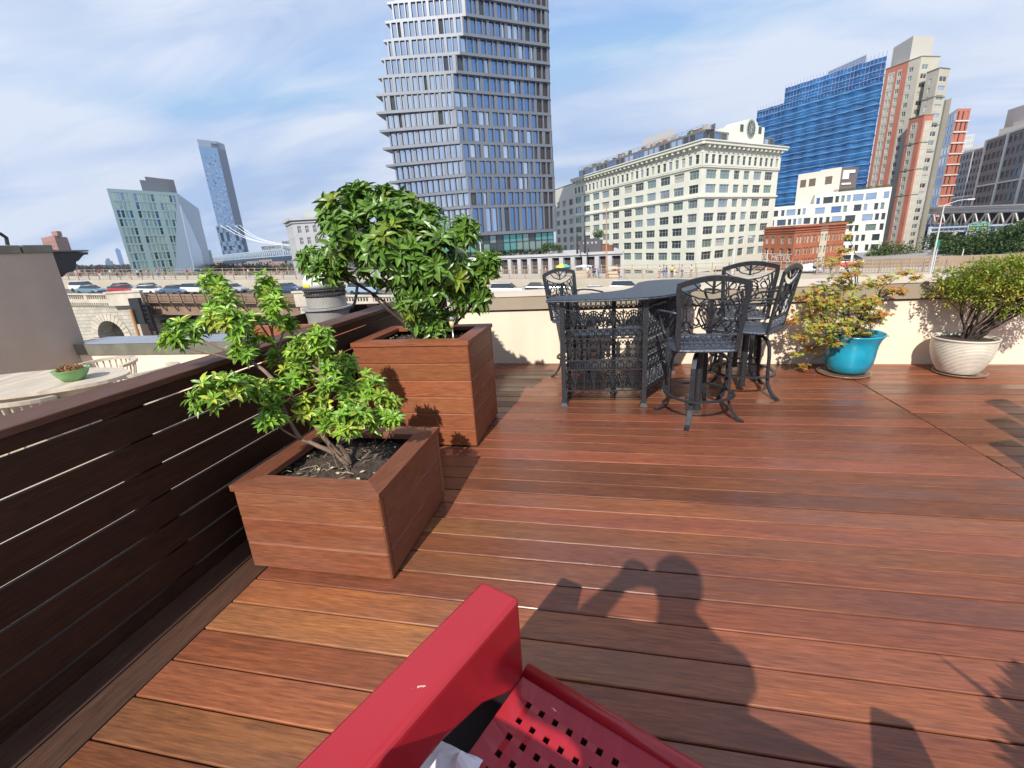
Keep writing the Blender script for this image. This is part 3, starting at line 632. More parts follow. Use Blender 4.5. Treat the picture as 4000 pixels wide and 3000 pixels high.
def round_shrub():
    r = random.Random(31); base = CW+Vector((0, 0, .295))
    t = empty('domed_shrub', base, 0, 'dense domed shrub with tiny yellow green leaves on dark bare stems in the ribbed pot', 'shrub'); off = base
    st = MB(off); lf = MB(off); Cc = base+Vector((.19, -.02, .42)); A = Vector((.42, .37, .235)); ends = []
    for k in range(17):
        an = r.uniform(0, 6.28); e = Cc+Vector((A.x*.75*math.cos(an)*r.uniform(.3,1), A.y*.75*math.sin(an)*r.uniform(.3,1), r.uniform(-.14, .06)))
        mid = base.lerp(e, .45)+Vector((0, 0, -.02)); limb(st, base+Vector((r.uniform(-.03,.03), r.uniform(-.03,.03), -.03)), mid, .011, .007, r, 6, .06, 4)
        limb(st, mid, e, .007, .004, r, 6, .06, 5); ends.append(e)
        for q in range(5):
            e2 = e+Vector((r.gauss(0,.11), r.gauss(0,.11), r.uniform(.0,.14))); limb(st, mid.lerp(e, r.uniform(.2, 1)), e2, .0035, .0015, r, 4, .08, 4)
    tips = []
    for k in range(1150):
        d = Vector((r.gauss(0,1), r.gauss(0,1), r.gauss(.25,.9))).normalized(); rad = r.uniform(.55, 1.04)*(1+.10*math.sin(5*math.atan2(d.y, d.x))+.08*math.sin(9*d.z+3*d.x))
        p = Cc+Vector((d.x*A.x, d.y*A.y, d.z*A.z))*rad
        if d.z < -.35 and r.random() < .7: continue
        if r.random() < .25: st.tube([p-Vector((d.x, d.y, abs(d.z)))*.07, p], .0013, 3)
        mi = 1 if r.random() < .18 else 0
        for q in range(12):
            dd = Vector((r.gauss(0,1), r.gauss(0,1), r.gauss(.3,1))).normalized(); leaf(lf, p+dd*r.uniform(0, .03), dd+d*.5, Vector((0,0,1)) if abs(dd.z) < .9 else Vector((1,0,0)), r.uniform(.020, .034), .012, mi, .2)
    st.build('branches', M_barkd, t); lf.build('foliage', [M_sh, M_sho], t)
maple(); round_shrub()

# solar stake light in the tall planter, grey box and yellow pot behind
def solar():
    p = PY(974*S2, 680*S2, 2.86); t = empty('solar_stake_light', (p.x, p.y, p.z-.19), 0, 'small steel solar stake light standing in the soil of the tall planter', 'garden light')
    M_st = mat('steel', (.62, .6, .58), .22, metal=.9)
    b = MB(); b.lathe([(.001,-.10),(.0055,-.10),(.0055,.10),(.001,.10)], 10); b.build('stake', M_st, t, True)
    b = MB(); b.lathe([(.001,.1005),(.011,.1005),(.019,.150),(.001,.152)], 16); b.build('lens', mat('lens', (.72, .55, .30), .3), t, True)
    b = MB(); b.lathe([(.001,.1525),(.024,.1525),(.025,.158),(.024,.176),(.020,.182),(.001,.183)], 20); b.build('cap', M_st, t, True)
solar()
def grey_box():
    a = G(1345, 1500, .42); t = empty('storage_box', (a.x, a.y+.13, 0), 0, 'small pale grey metal box standing between the two wooden planters by the fence', 'box')
    m1 = mat('grey_metal', (.36, .36, .36), .45, metal=.3)
    b = MB(); b.bbox(-.11, .11, -.11, .11, .004, .40, .004); b.build('body', m1, t)
    b = MB(); b.bbox(-.125, .125, -.125, .125, .402, .422, .004); b.build('lid', m1, t)
grey_box()
def yellow_pot():
    a = PY(1390, 1560, 2.32); t = empty('yellow_bucket', (a.x, 2.32, 0), 0, 'small yellow bucket standing behind the low planter, partly hidden by leaves', 'bucket')
    b = MB(); b.lathe([(.001,.003),(.085,.003),(.105,.27),(.111,.275),(.109,.285),(.10,.283),(.09,.05),(.001,.05)], 24); b.build('tub', mat('yellow_plastic', (.55, .42, .02), .5), t, True)
    b = MB(); b.tube([(.106*math.cos(a_), .106*math.sin(a_)*.2, .265+.1*math.sin(a_)) for a_ in [math.pi*i/12 for i in range(13)]], .003, 5); b.build('handle', M_iron, t)
yellow_pot()

# ------------------------------------------------------------------ red metal armchair under the camera
def red_mat():
    mt = mat('red_paint', (.56, .020, .030), .30, spec=.45, coat=.30, bump=.12, bscale=22, roughvar=.0); t = mt.node_tree; N = t.nodes; L = t.links; b = N['Principled BSDF']
    tcn = N.new('ShaderNodeTexCoord'); n = N.new('ShaderNodeTexNoise'); n.inputs['Scale'].default_value = 34; n.inputs['Detail'].default_value = 3; L.new(tcn.outputs['Object'], n.inputs['Vector'])
    n2 = N.new('ShaderNodeTexNoise'); n2.inputs['Scale'].default_value = 5; L.new(tcn.outputs['Object'], n2.inputs['Vector'])
    ml = N.new('ShaderNodeMath'); ml.operation = 'MULTIPLY'; L.new(n.outputs['Fac'], ml.inputs[0]); L.new(n2.outputs['Fac'], ml.inputs[1])
    gt = N.new('ShaderNodeMath'); gt.operation = 'GREATER_THAN'; gt.inputs[1].default_value = .418; L.new(ml.outputs[0], gt.inputs[0])
    n3 = N.new('ShaderNodeTexNoise'); n3.inputs['Scale'].default_value = 3.0; n3.inputs['Detail'].default_value = 6; L.new(tcn.outputs['Object'], n3.inputs['Vector'])
    m0 = N.new('ShaderNodeMix'); m0.data_type = 'RGBA'; m0.inputs['A'].default_value = (.44, .018, .028, 1); m0.inputs['B'].default_value = (.31, .014, .022, 1); L.new(n3.outputs['Fac'], m0.inputs['Factor'])
    m1 = N.new('ShaderNodeMix'); m1.data_type = 'RGBA'; m1.inputs['B'].default_value = (.62, .42, .38, 1); L.new(m0.outputs['Result'], m1.inputs['A']); L.new(gt.outputs[0], m1.inputs['Factor']); L.new(m1.outputs['Result'], b.inputs['Base Color'])
    return mt
def red_chair():
    e1 = Vector((.918, -.397, 0)).normalized(); e2 = Vector((-e1.y*-1*-1, -e1.x, 0)); e2 = Vector((e1.y, -e1.x, 0)).normalized()
    o0 = Vector((-.262, .752, 0))                      # outer front corner of the left arm
    t = empty('red_metal_armchair', o0, math.atan2(e1.y, e1.x), 'glossy red painted metal armchair with square perforated seat in the foreground', 'chair')
    MR = red_mat(); P = lambda a, c, z: Vector((a, -c, z))        # local: x along the front edge, -y towards the back
    W = 1.08
    def bev(o, w=.014, seg=4):
        md = o.modifiers.new('bevel', 'BEVEL'); md.width = w; md.segments = seg; md.limit_method = 'ANGLE'
    for k, x in enumerate((0, W-.097)):
        b = MB(); prof = [(0,.622),(0,.395),(.030,.395),(.075,.430),(.14,.478),(.24,.508),(.38,.515),(.56,.515),(.56,.622)]
        b.extr([P(x, c, z) for c, z in prof], (.097, 0, 0)); o = b.build('arm', MR, t); bev(o)
    for x in (.03, W-.067):
        b = MB(); b.tube([P(x, .02, .41), P(x, .05, .20), P(x, .08, .02), P(x, .5, .012), P(x, .60, .2), P(x, .58, .53)], .016, 8); b.build('leg', MR, t, True)
    # perforated seat
    x0, x1 = .100, W-.100; hx, hy, hs = .0305, .0335, .0115; cx0, cy0 = .142, .058; nx, ny = 26, 12
    ub = [x0]; vb = [0.0]
    for i in range(nx): ub += [cx0+i*hx-hs/2, cx0+i*hx+hs/2]
    ub.append(x1)
    for j in range(ny): vb += [cy0+j*hy-hs/2, cy0+j*hy+hs/2]
    vb.append(.47)
    zf = lambda v, u: .425 - .030*math.sin(min(1, v/.47)*math.pi)*math.sin(math.pi*(u-x0)/(x1-x0))**.5 if x0 < u < x1 else .425
    b = MB()
    def zz(i, j):
        em = .0012 if ((i//2+j//2) % 2 == 0 and 0 < i < len(ub)-1 and 0 < j < len(vb)-1) else 0
        return zf(vb[j], ub[i]) + em
    vs = [P(ub[i], vb[j], zz(i, j)) for j in range(len(vb)) for i in range(len(ub))]; nU = len(ub); fs = []; dn = []
    for j in range(len(vb)-1):
        for i in range(nU-1):
            hole = (i % 2 == 1) and (j % 2 == 1) and i < nU-2+1 and j < len(vb)-1 and i//2 < nx and j//2 < ny
            q = (j*nU+i, (j+1)*nU+i, (j+1)*nU+i+1, j*nU+i+1)
            if hole:
                for a_, c_ in ((0,1),(1,2),(2,3),(3,0)):
                    p, w = vs[q[a_]], vs[q[c_]]; dn.append((p, w, w-Vector((0,0,.004)), p-Vector((0,0,.004))))
            else: fs.append(q[::-1])
    b.add(vs, [f[::-1] for f in fs])
    for q in dn: b.quad(*q)
    b.build('seat', MR, t)
    b = MB(); b.obox(P(x0-.085, .005, .375), (x1-x0+.17, 0, 0), (0, -.47, 0), (0, 0, .004)); b.build('added_shade_sheet', mat('shade_sheet_black', (.012, .004, .004), .9), t)  # added dark sheet, stands for the shade seen through holes and arm gap
    b = MB(); b.tube([P(x0-.002, -.002, .421), P((x0+x1)/2, .004, .417), P(x1+.002, .004, .417)], .017, 12); b.build('front_roll', MR, t, True)
    b = MB(); prof = [(.50,.42),(.535,.55),(.575,.70),(.61,.835)]
    b.bar([P(W/2, c, z) for c, z in prof], W-.36, .010, (1, 0, 0)); b.tube([P(.18, .611, .836), P(W/2, .611, .842), P(W-.18, .611, .836)], .014, 10); b.build('backrest', MR, t)
    return t, e1, e2, o0
red_chair()
def napkin():
    p = G(1772, 2975, .425); t_ = MB((p.x, p.y, .425)); r = random.Random(2); n = 9
    vs = []
    for j in range(n):
        for i in range(n):
            u, v = i/(n-1)-.5, j/(n-1)-.5
            z = .010+.050*max(0, math.exp(-((u-.22)**2*40+(v-.0)**2*14)))+.022*math.exp(-((u+.25)**2*30+(v+.1)**2*14))+r.uniform(0, .006)
            vs.append((p.x+u*.088+v*.02, p.y+v*.055-u*.02-.012, .420+z))
    t_.add(vs, [(j*n+i, j*n+i+1, (j+1)*n+i+1, (j+1)*n+i) for j in range(n-1) for i in range(n-1)])
    o = t_.build('paper_napkin', mat('paper', (.78, .80, .86), .8), None); tag(o, 'crumpled white paper napkin lying on the red chair seat', 'napkin')
    md = o.modifiers.new('thickness', 'SOLIDIFY'); md.thickness = .0008
napkin()

# ------------------------------------------------------------------ people
SKIN = mat('skin', (.50, .30, .21), .55, var=.05); HAIR = mat('hair', (.03, .02, .015), .6)
def skinned(name, pts, edges, m_, parent, sub=1, smooth=True):
    me = bpy.data.meshes.new(name); me.from_pydata([p[0] for p in pts], edges, []); me.materials.append(m_)
    o = bpy.data.objects.new(name, me); link(o); o.parent = parent
    md = o.modifiers.new('skin', 'SKIN'); md.use_smooth_shade = smooth; md.branch_smoothing = .4
    lay = me.skin_vertices[0].data
    for i, p in enumerate(pts):
        r = p[1]; lay[i].radius = r if isinstance(r, tuple) else (r, r); lay[i].use_root = (i == 0)
    sd = o.modifiers.new('sub', 'SUBSURF'); sd.levels = sub; sd.render_levels = sub
    return o
def figure(name, loc, rz, label, J, colors, height=1.7, cat='person', group=None, fingers=False, hold=None, RAD=None):
    """J: dict of joints in metres for a 1.7 m body facing +Y"""
    t = empty(name, loc, rz, label, cat, group); k = height/1.7
    D = dict(pel=(0,0,.93), wst=(0,0,1.08), chs=(0,-.01,1.28), nck=(0,-.01,1.43), nc2=(0,.0,1.48), hd1=(0,.012,1.54), hd2=(0,.012,1.63), hd3=(0,.0,1.68),
             shl=(-.17,-.01,1.385), ell=(-.21,-.02,1.10), wrl=(-.21,.05,.86), hal=(-.21,.08,.78), shr=(.17,-.01,1.385), elr=(.21,-.02,1.10), wrr=(.21,.05,.86), har=(.21,.08,.78),
             hil=(-.09,0,.90), knl=(-.10,.01,.50), anl=(-.10,-.03,.09), tol=(-.11,.13,.03), hir=(.09,0,.90), knr=(.10,.01,.50), anr=(.10,-.03,.09), tor=(.11,.13,.03))
    D.update(J); D = {a: tuple(c*k for c in v) for a, v in D.items()}
    rad = dict(pel=(.145,.105), wst=(.125,.095), chs=(.15,.105), nck=(.075,.07), nc2=.052, hd1=(.066,.076), hd2=(.080,.096), hd3=(.055,.065), shl=.062, ell=.042, wrl=.028, hal=(.036,.02), shr=.062, elr=.042, wrr=.028, har=(.036,.02),
               hil=.085, knl=.058, anl=.040, tol=(.04,.03), hir=.085, knr=.058, anr=.040, tor=(.04,.03))
    rad.update(RAD or {})
    E = [('pel','wst'),('wst','chs'),('chs','nck'),('nck','nc2'),('nc2','hd1'),('hd1','hd2'),('hd2','hd3'),('chs','shl'),('shl','ell'),('ell','wrl'),('wrl','hal'),('chs','shr'),('shr','elr'),('elr','wrr'),('wrr','har'),
         ('pel','hil'),('hil','knl'),('knl','anl'),('anl','tol'),('pel','hir'),('hir','knr'),('knr','anr'),('anr','tor')]
    def sub(keys, mt, nm, grow, pick, lv=1):
        ks = list(keys); pts = [(D[q], tuple(x*k*grow for x in (rad[q] if isinstance(rad[q], tuple) else (rad[q], rad[q])))) for q in ks]
        ed = [(ks.index(a), ks.index(c)) for a, c in E if a in ks and c in ks]
        return skinned(nm, pts, ed, mt, t, lv)
    sub(rad.keys(), SKIN, 'body', 1.0, None, 2 if fingers else 1)
    sub(('pel','wst','chs','nck','shl','ell','shr','elr'), colors[0], 'shirt', 1.13, None)
    sub(('pel','hil','knl','anl','hir','knr','anr') if not colors[2] else ('pel','hil','knl','hir','knr'), colors[1], 'trousers', 1.16, None)
    h = MB(); q = Vector(D['hd2'])+Vector((0, -.012, .018))*k
    h.lathe([(.089*k, -.055*k), (.092*k, 0), (.086*k, .035*k), (.062*k, .066*k), (.03*k, .078*k), (.001, .08*k)], 12, q); h.build('hair', colors[3], t, True)
    return t, D
CL = {n: mat('cloth_'+n, c, .85) for n, c in dict(white=(.75,.75,.74), black=(.03,.03,.035), navy=(.04,.06,.16), blue=(.12,.25,.55), red=(.55,.05,.04), grey=(.3,.3,.3), khaki=(.42,.34,.22), yellow=(.7,.55,.08), green=(.1,.3,.15), pink=(.7,.35,.4), denim=(.09,.15,.28)).items()}
def photographer():
    t, D = figure('person', (.04, -.40, 0.0), 0, 'person in dark clothes holding up a phone behind the red armchair, casting the shadow', dict(
        wst=(.01,-.01,1.06), chs=(0,-.02,1.24), nck=(.01,0,1.38), nc2=(.015,.015,1.43), hd1=(.02,.04,1.49), hd2=(.025,.045,1.57), hd3=(.025,.03,1.63),
        shl=(-.16,-.01,1.345), ell=(-.325,.12,1.245), wrl=(-.165,.29,1.315), hal=(-.125,.340,1.345), shr=(.17,-.01,1.33), elr=(.20,.17,1.12), wrr=(.06,.31,1.24), har=(.03,.345,1.27)),
        (CL['navy'], CL['black'], 0, HAIR), 1.70, fingers=True, RAD=dict(pel=(.19,.12), wst=(.185,.12), chs=(.185,.12), ell=.056, wrl=.034, shl=.075, shr=.075, elr=.052, nc2=.062, hd1=(.076,.085), hd2=(.090,.104), hd3=(.065,.075), hil=.10, hir=.10, knl=.07, knr=.07))
    for sgn, key, wr in ((-1, 'hal', 'wrl'), (1, 'har', 'wrr')):
        b = Vector(D[key]); w = Vector(D[wr]); d = (b-w).normalized(); s = Vector((1, 0, 0)); s = (s-d*s.dot(d)).normalized(); up = s.cross(d)
        pts = [(tuple(w), .024)]; ed = []
        for f in range(4):
            o = (f-1.5)*.018; l = (.070, .078, .074, .058)[f]; a = b+s*o; i0 = len(pts)
            pts += [(tuple(a), .009), (tuple(a+d*l*.45+up*.004), .008), (tuple(a+d*l*.7-s*sgn*l*.28), .0075), (tuple(a+d*l*.72-s*sgn*l*.6), .0065)]
            ed += [(0, i0), (i0, i0+1), (i0+1, i0+2), (i0+2, i0+3)]
        i0 = len(pts); th = w+d*.02; pts += [(tuple(th-s*sgn*.032), .010), (tuple(th-s*sgn*.052+d*.028), .009), (tuple(th-s*sgn*.050+d*.055), .0075)]; ed += [(0, i0), (i0, i0+1), (i0+1, i0+2)]
        skinned('hand', pts, ed, SKIN, t, 2)
    ph = MB((0, -.035, 1.30)); ph.bbox(-.085, .075, -.040, -.031, 1.262, 1.336, .002)
    o = ph.build('mobile_phone', mat('phone_body', (.02, .02, .022), .2), None); tag(o, 'black mobile phone held up sideways in both hands of the photographer', 'phone')
    o.visible_camera = True
photographer()

# potted plants standing just outside the frame, whose shadows fall on the boards
def blade_plant(loc, hgt, n, seed, name, label, spread, pr=.16, bush=False):
    r = random.Random(seed); t = empty(name, loc, 0, label, 'plant')
    b = MB(); b.lathe([(.001,.003),(pr*.75,.003),(pr,.30),(pr+.012,.305),(pr+.01,.325),(pr-.01,.32),(pr-.03,.28),(.001,.28)], 28); b.build('pot', mat('terracotta', (.42, .17, .09), .8), t, True)
    f = MB()
    for k in range(n):
        an = 6.28*k/n+r.uniform(-.3,.3); l = hgt*r.uniform(.7, 1.0); q = spread*r.uniform(.3, 1); pts = []
        w = r.uniform(.03, .05); dx, dy = math.cos(an), math.sin(an)
        pr_ = [Vector((dx*q*l*(u**1.6), dy*q*l*(u**1.6), .29+l*(u-.25*u*u*q))) for u in (0, .2, .4, .6, .8, 1)]
        for i in range(5):
            wa, wb = w*(1-.0*i)*(1 if i < 3 else .7), w*(1 if i+1 < 3 else .7 if i+1 < 5 else .02); sd = Vector((-dy, dx, 0))
            f.quad(pr_[i]-sd*wa, pr_[i]+sd*wa, pr_[i+1]+sd*wb, pr_[i+1]-sd*wb)
    rr = random.Random(seed+1)
    for k in range(2600 if bush else 0):
        d = Vector((rr.gauss(0,1), rr.gauss(0,1), rr.gauss(0,1))).normalized(); p = Vector((0, 0, .56))+Vector((d.x*.26, d.y*.26, d.z*.34))*rr.uniform(.3, 1); leaf(f, p, d+Vector((0, 0, .4)), Vector((0, .1, 1)), .07, .03)
    o = f.build('leaves', mat('blade_leaf', (.08, .16, .04), .45, island=.3), t); md = o.modifiers.new('th', 'SOLIDIFY'); md.thickness = .003
blade_plant((1.16, .10, 0), .80, 9, 4, 'potted_spiky_plant', 'potted plant with upright sword leaves just right of the frame, shading the near boards', .45, .20, True)
def side_table():
    t = empty('patio_bench', (2.45, 1.55, 0), R_(20), 'high backed wooden patio bench just beyond the right edge, shading the far boards', 'bench')
    b = MB(); b.bbox(-.35, .75, -.25, .22, .40, .44); b.build('seat', M_plX, t)
    b = MB()
    for i, (x, top) in enumerate(((-.33,1.05),(-.12,1.30),(.10,1.55),(.32,1.45),(.55,1.5))): b.bbox(x, x+.17, .225, .25, .30, top)
    b.build('backrest', M_plX, t)
    for x in (-.33, .68):
        for y in (-.23, .17):
            l = MB(); l.box(x, x+.05, y, y+.05, .002, .399); l.build('leg', M_plX, t)
side_table()
# ------------------------------------------------------------------ ground far below, own building
M_gnd = mat('ground_far', (.20, .18, .16), .95, var=.25, vscale=.02)
b = MB(); b.quad((-4000, -400, -20), (4000, -400, -20), (4000, 6000, -20), (-4000, 6000, -20)); tag(b.build('ground', M_gnd), kind='structure')
b = MB(); b.quad((-4000, 330, -19.9), (-150, 330, -19.9), (-150, 1500, -19.9), (-4000, 1500, -19.9)); tag(b.build('river_water', mat('water', (.05, .09, .11), .12, bump=.4, bscale=.3, spec=.6)), kind='structure')
def own_building():
    t = empty('host_building', (3, 0, -20), 0, 'building under the roof deck, its wall face below the cream parapet', 'building')
    b = MB(t.location); b.box(-1.85, 9.1, -9, 4.93, -19.99, -0.11); b.build('wall', mat('brown_stucco', (.3, .25, .2), .9), t)
own_building()

# ------------------------------------------------------------------ neighbour's roof terrace
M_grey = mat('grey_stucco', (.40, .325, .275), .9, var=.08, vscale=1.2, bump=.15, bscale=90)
M_zinc = mat('zinc_coping', (.42, .43, .46), .30, metal=.75, var=.1, vscale=3)
M_zincd = mat('weathered_coping', (.16, .16, .13), .5, var=.2, vscale=4)
M_dkm = mat('dark_metal', (.02, .022, .025), .5)
M_teak = mat('weathered_teak', (.50, .43, .35), .7, var=.2, vscale=9, stretch=(1, .2, 1))
NXW = PY(284, 1341, 4.80).x                 # plane of the grey side wall
ZF = -.36
def neighbour():
    zt = PY(500, 1341, 4.80).z
    t = empty('neighbouring_roof', (-4.6, 1, ZF), 0, 'pale terrace roof beyond the slat fence, one step lower than the deck', 'roof'); off = t.location
    b = MB(off); b.box(NXW-6, -1.90, -6, 5.3, ZF-.3, ZF); b.box(NXW-6, -1.90, -6, 5.25, -19.99, ZF-.31); b.build('roof_slab', mat('roof_membrane', (.52, .43, .34), .85, var=.1, vscale=1.5), t)
    zt = PY(500, 1341, 4.80).z; zb = PY(500, 1384, 4.80).z
    t = empty('neighbour_parapet', (-4.6, 4.8, ZF), 0, 'low cream parapet with wide shiny metal coping at the end of the neighbouring terrace', 'wall'); off = t.location
    b = MB(off); b.box(NXW+.005, -1.90, 4.83, 5.22, ZF, zb-.004); b.build('wall', M_stucco, t)
    b = MB(off); b.box(NXW+.003, -1.88, 4.80, 4.812, zb, zt-.004); b.box(NXW+.003, -1.88, 5.24, 5.252, zb, zt-.004); b.box(NXW+.003, -1.88, 4.813, 5.239, zb, zt-.006); b.build('fascia', M_zincd, t)
    b = MB(off); b.add([(NXW+.003,4.795,zt-.003),(-1.875,4.795,zt-.003),(-1.875,5.26,zt+.012),(NXW+.003,5.26,zt+.012),(NXW+.003,4.795,zt),(-1.875,4.795,zt),(-1.875,5.26,zt+.015),(NXW+.003,5.26,zt+.015)],
          [(0,3,2,1),(4,5,6,7),(0,1,5,4),(1,2,6,5),(2,3,7,6),(3,0,4,7)]); b.build('coping', M_zinc, t)
    # tall grey side wall with metal coping
    zw = PX(202, 956, NXW).z; zc = PX(205, 986, NXW).z; ye = PX(205, 986, NXW).y
    t = empty('grey_side_wall', (NXW, 3, ZF), 0, 'tall shaded grey stucco wall with metal coping at the far left', 'wall'); off = t.location
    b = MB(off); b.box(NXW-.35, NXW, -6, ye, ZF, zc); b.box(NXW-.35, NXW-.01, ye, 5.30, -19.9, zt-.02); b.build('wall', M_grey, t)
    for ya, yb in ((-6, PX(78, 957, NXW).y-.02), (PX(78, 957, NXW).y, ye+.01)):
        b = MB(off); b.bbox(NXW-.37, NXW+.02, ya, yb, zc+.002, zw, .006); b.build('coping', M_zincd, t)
    # black cornice end of the street front
    c = empty('black_cornice', (NXW, ye, zc-.4), 0, 'black moulded cornice end jutting out past the grey side wall', 'cornice'); off = c.location
    q = [(205,985),(205,1000),(245,1082),(262,1066),(285,1060),(297,1048),(298,1022),(308,1018),(320,1003),(330,994),(344,994),(344,985)]
    pr = [PX(x, y, NXW-.02) for x, y in q]
    b = MB(off); b.extr(pr, (-3, 0, 0)); b.build('moulding', M_dkm, c)
    e0, e1 = PX(203, 983, NXW), PX(347, 982, NXW); b = MB(off); b.obox(e0, (-3, 0, 0), e1-e0, (0, 0, .02)); b.build('cap_sheet', M_zincd, c)
    # thin black hose / cable on top at the far left
    p0 = PX(0, 912, NXW-.1); p1 = PX(30, 957, NXW-.1)
    w = MB(); w.tube([p0+(p0-p1)*.8+Vector((0, 0, -.12)), p0, (p0+p1)/2+Vector((0, .03, .02)), p1], .02, 6); tag(w.build('black_pipe', M_dkm), 'short curved black pipe rising from the coping at the far left edge', 'pipe')
neighbour()

def terrace_table():
    cen = Vector((-5.42, 2.93, 0)); ztop = .352; ang = R_(14)
    t = empty('oval_table', (cen.x, cen.y, ZF), ang, 'large oval weathered teak table with slatted top on the neighbouring terrace', 'table')
    A, Bq = 1.02, .50; zt = ztop-ZF
    b = MB(); n = 13
    for i in range(n):           # slats along the length cut to the oval
        y0 = -Bq+.05+(2*Bq-.10)*i/n; y1 = y0+(2*Bq-.10)/n-.006; xm = A*math.sqrt(max(0, 1-(max(abs(y0), abs(y1))/Bq)**2))-.05
        if xm > .1: b.box(-xm, xm, y0, y1, zt-.028, zt-.002)
    k = 48; ring = [(A*math.cos(6.2832*i/k), Bq*math.sin(6.2832*i/k)) for i in range(k)]; rin = [(x*.93, y*.86) for x, y in ring]
    for i in range(k):
        a, c = ring[i], ring[(i+1) % k]; d, e = rin[i], rin[(i+1) % k]; b.prism([a, c, e, d], zt-.03, zt)
    b.build('tabletop', M_teak, t)
    b = MB(); b.prism([(x*.84, y*.78) for x, y in ring], zt-.10, zt-.031); b.build('apron', M_teak, t)
    for x, y in ((-.62,-.26),(.62,-.26),(.62,.26),(-.62,.26)):
        l = MB(); l.box(x-.03, x+.03, y-.03, y+.03, .001, zt-.101); l.build('leg', M_teak, t)
    return cen, zt+ZF
TC, TZ = terrace_table()
def arm_chair(x, y, rz, label):
    t = empty('teak_armchair', (x, y, ZF), rz, label, 'chair', 'rounded teak chairs around the oval table')
    b = MB(); k = 20; zr = .66
    pts = [(.30*math.cos(R_(-200+220*i/k)), .28*math.sin(R_(-200+220*i/k)), zr+.03*math.sin(math.pi*i/k)) for i in range(k+1)]
    b.bar(pts, .055, .028); b.build('curved_rail', M_teak, t)
    b = MB()
    for i in range(2, k-1, 1):
        p = pts[i]; b.tube([(p[0]*.86, p[1]*.86, .432), (p[0], p[1], p[2]-.012)], .009, 5)
    b.build('spindles', M_teak, t)
    b = MB(); b.prism([(.27*math.cos(6.2832*i/24), .26*math.sin(6.2832*i/24)) for i in range(24)], .40, .43); b.build('seat', M_teak, t)
    for a in (45, 135, 225, 315):
        l = MB(); c, s = math.cos(R_(a)), math.sin(R_(a)); l.tube([(.21*c, .21*s, .40), (.25*c, .25*s, .002)], [.02, .015], 6); l.build('leg', M_teak, t)
p = G(345, 1425, .33); arm_chair(p.x+.10, p.y+.05, R_(195), 'curved back teak chair tucked behind the oval table, against the grey wall')
p = G(505, 1452, .33); arm_chair(p.x+.02, p.y+.10, R_(75), 'curved back teak chair at the right end of the oval table')
p = G(80, 1560, .30); arm_chair(p.x-.02, p.y+.02, R_(-10), 'curved back teak chair on the near side of the oval table, cut by the fence')
def bowl():
    p = G(262, 1492, TZ); t = empty('green_bowl', (p.x, p.y+.06, TZ+.002), 0, 'pale green bowl of dry brown leaves standing on the oval teak table', 'bowl')
    b = MB(); b.lathe([(.001,.0),(.075,.0),(.11,.05),(.135,.10),(.14,.105),(.133,.105),(.10,.06),(.001,.055)], 28); b.build('bowl', mat('green_glaze', (.22, .45, .18), .35), t, True)
    r = random.Random(4); f = MB()
    for k in range(160):
        d = Vector((r.gauss(0,1), r.gauss(0,1), abs(r.gauss(.3,.5)))).normalized(); rosette(f, Vector((d.x*.09*r.random()**.5, d.y*.09*r.random()**.5, .085+.03*r.random())), d, 3, .035, .014, r)
    f.build('dry_leaves', mat('dry_leaf', (.32, .16, .07), .8, island=.3), t)
bowl()
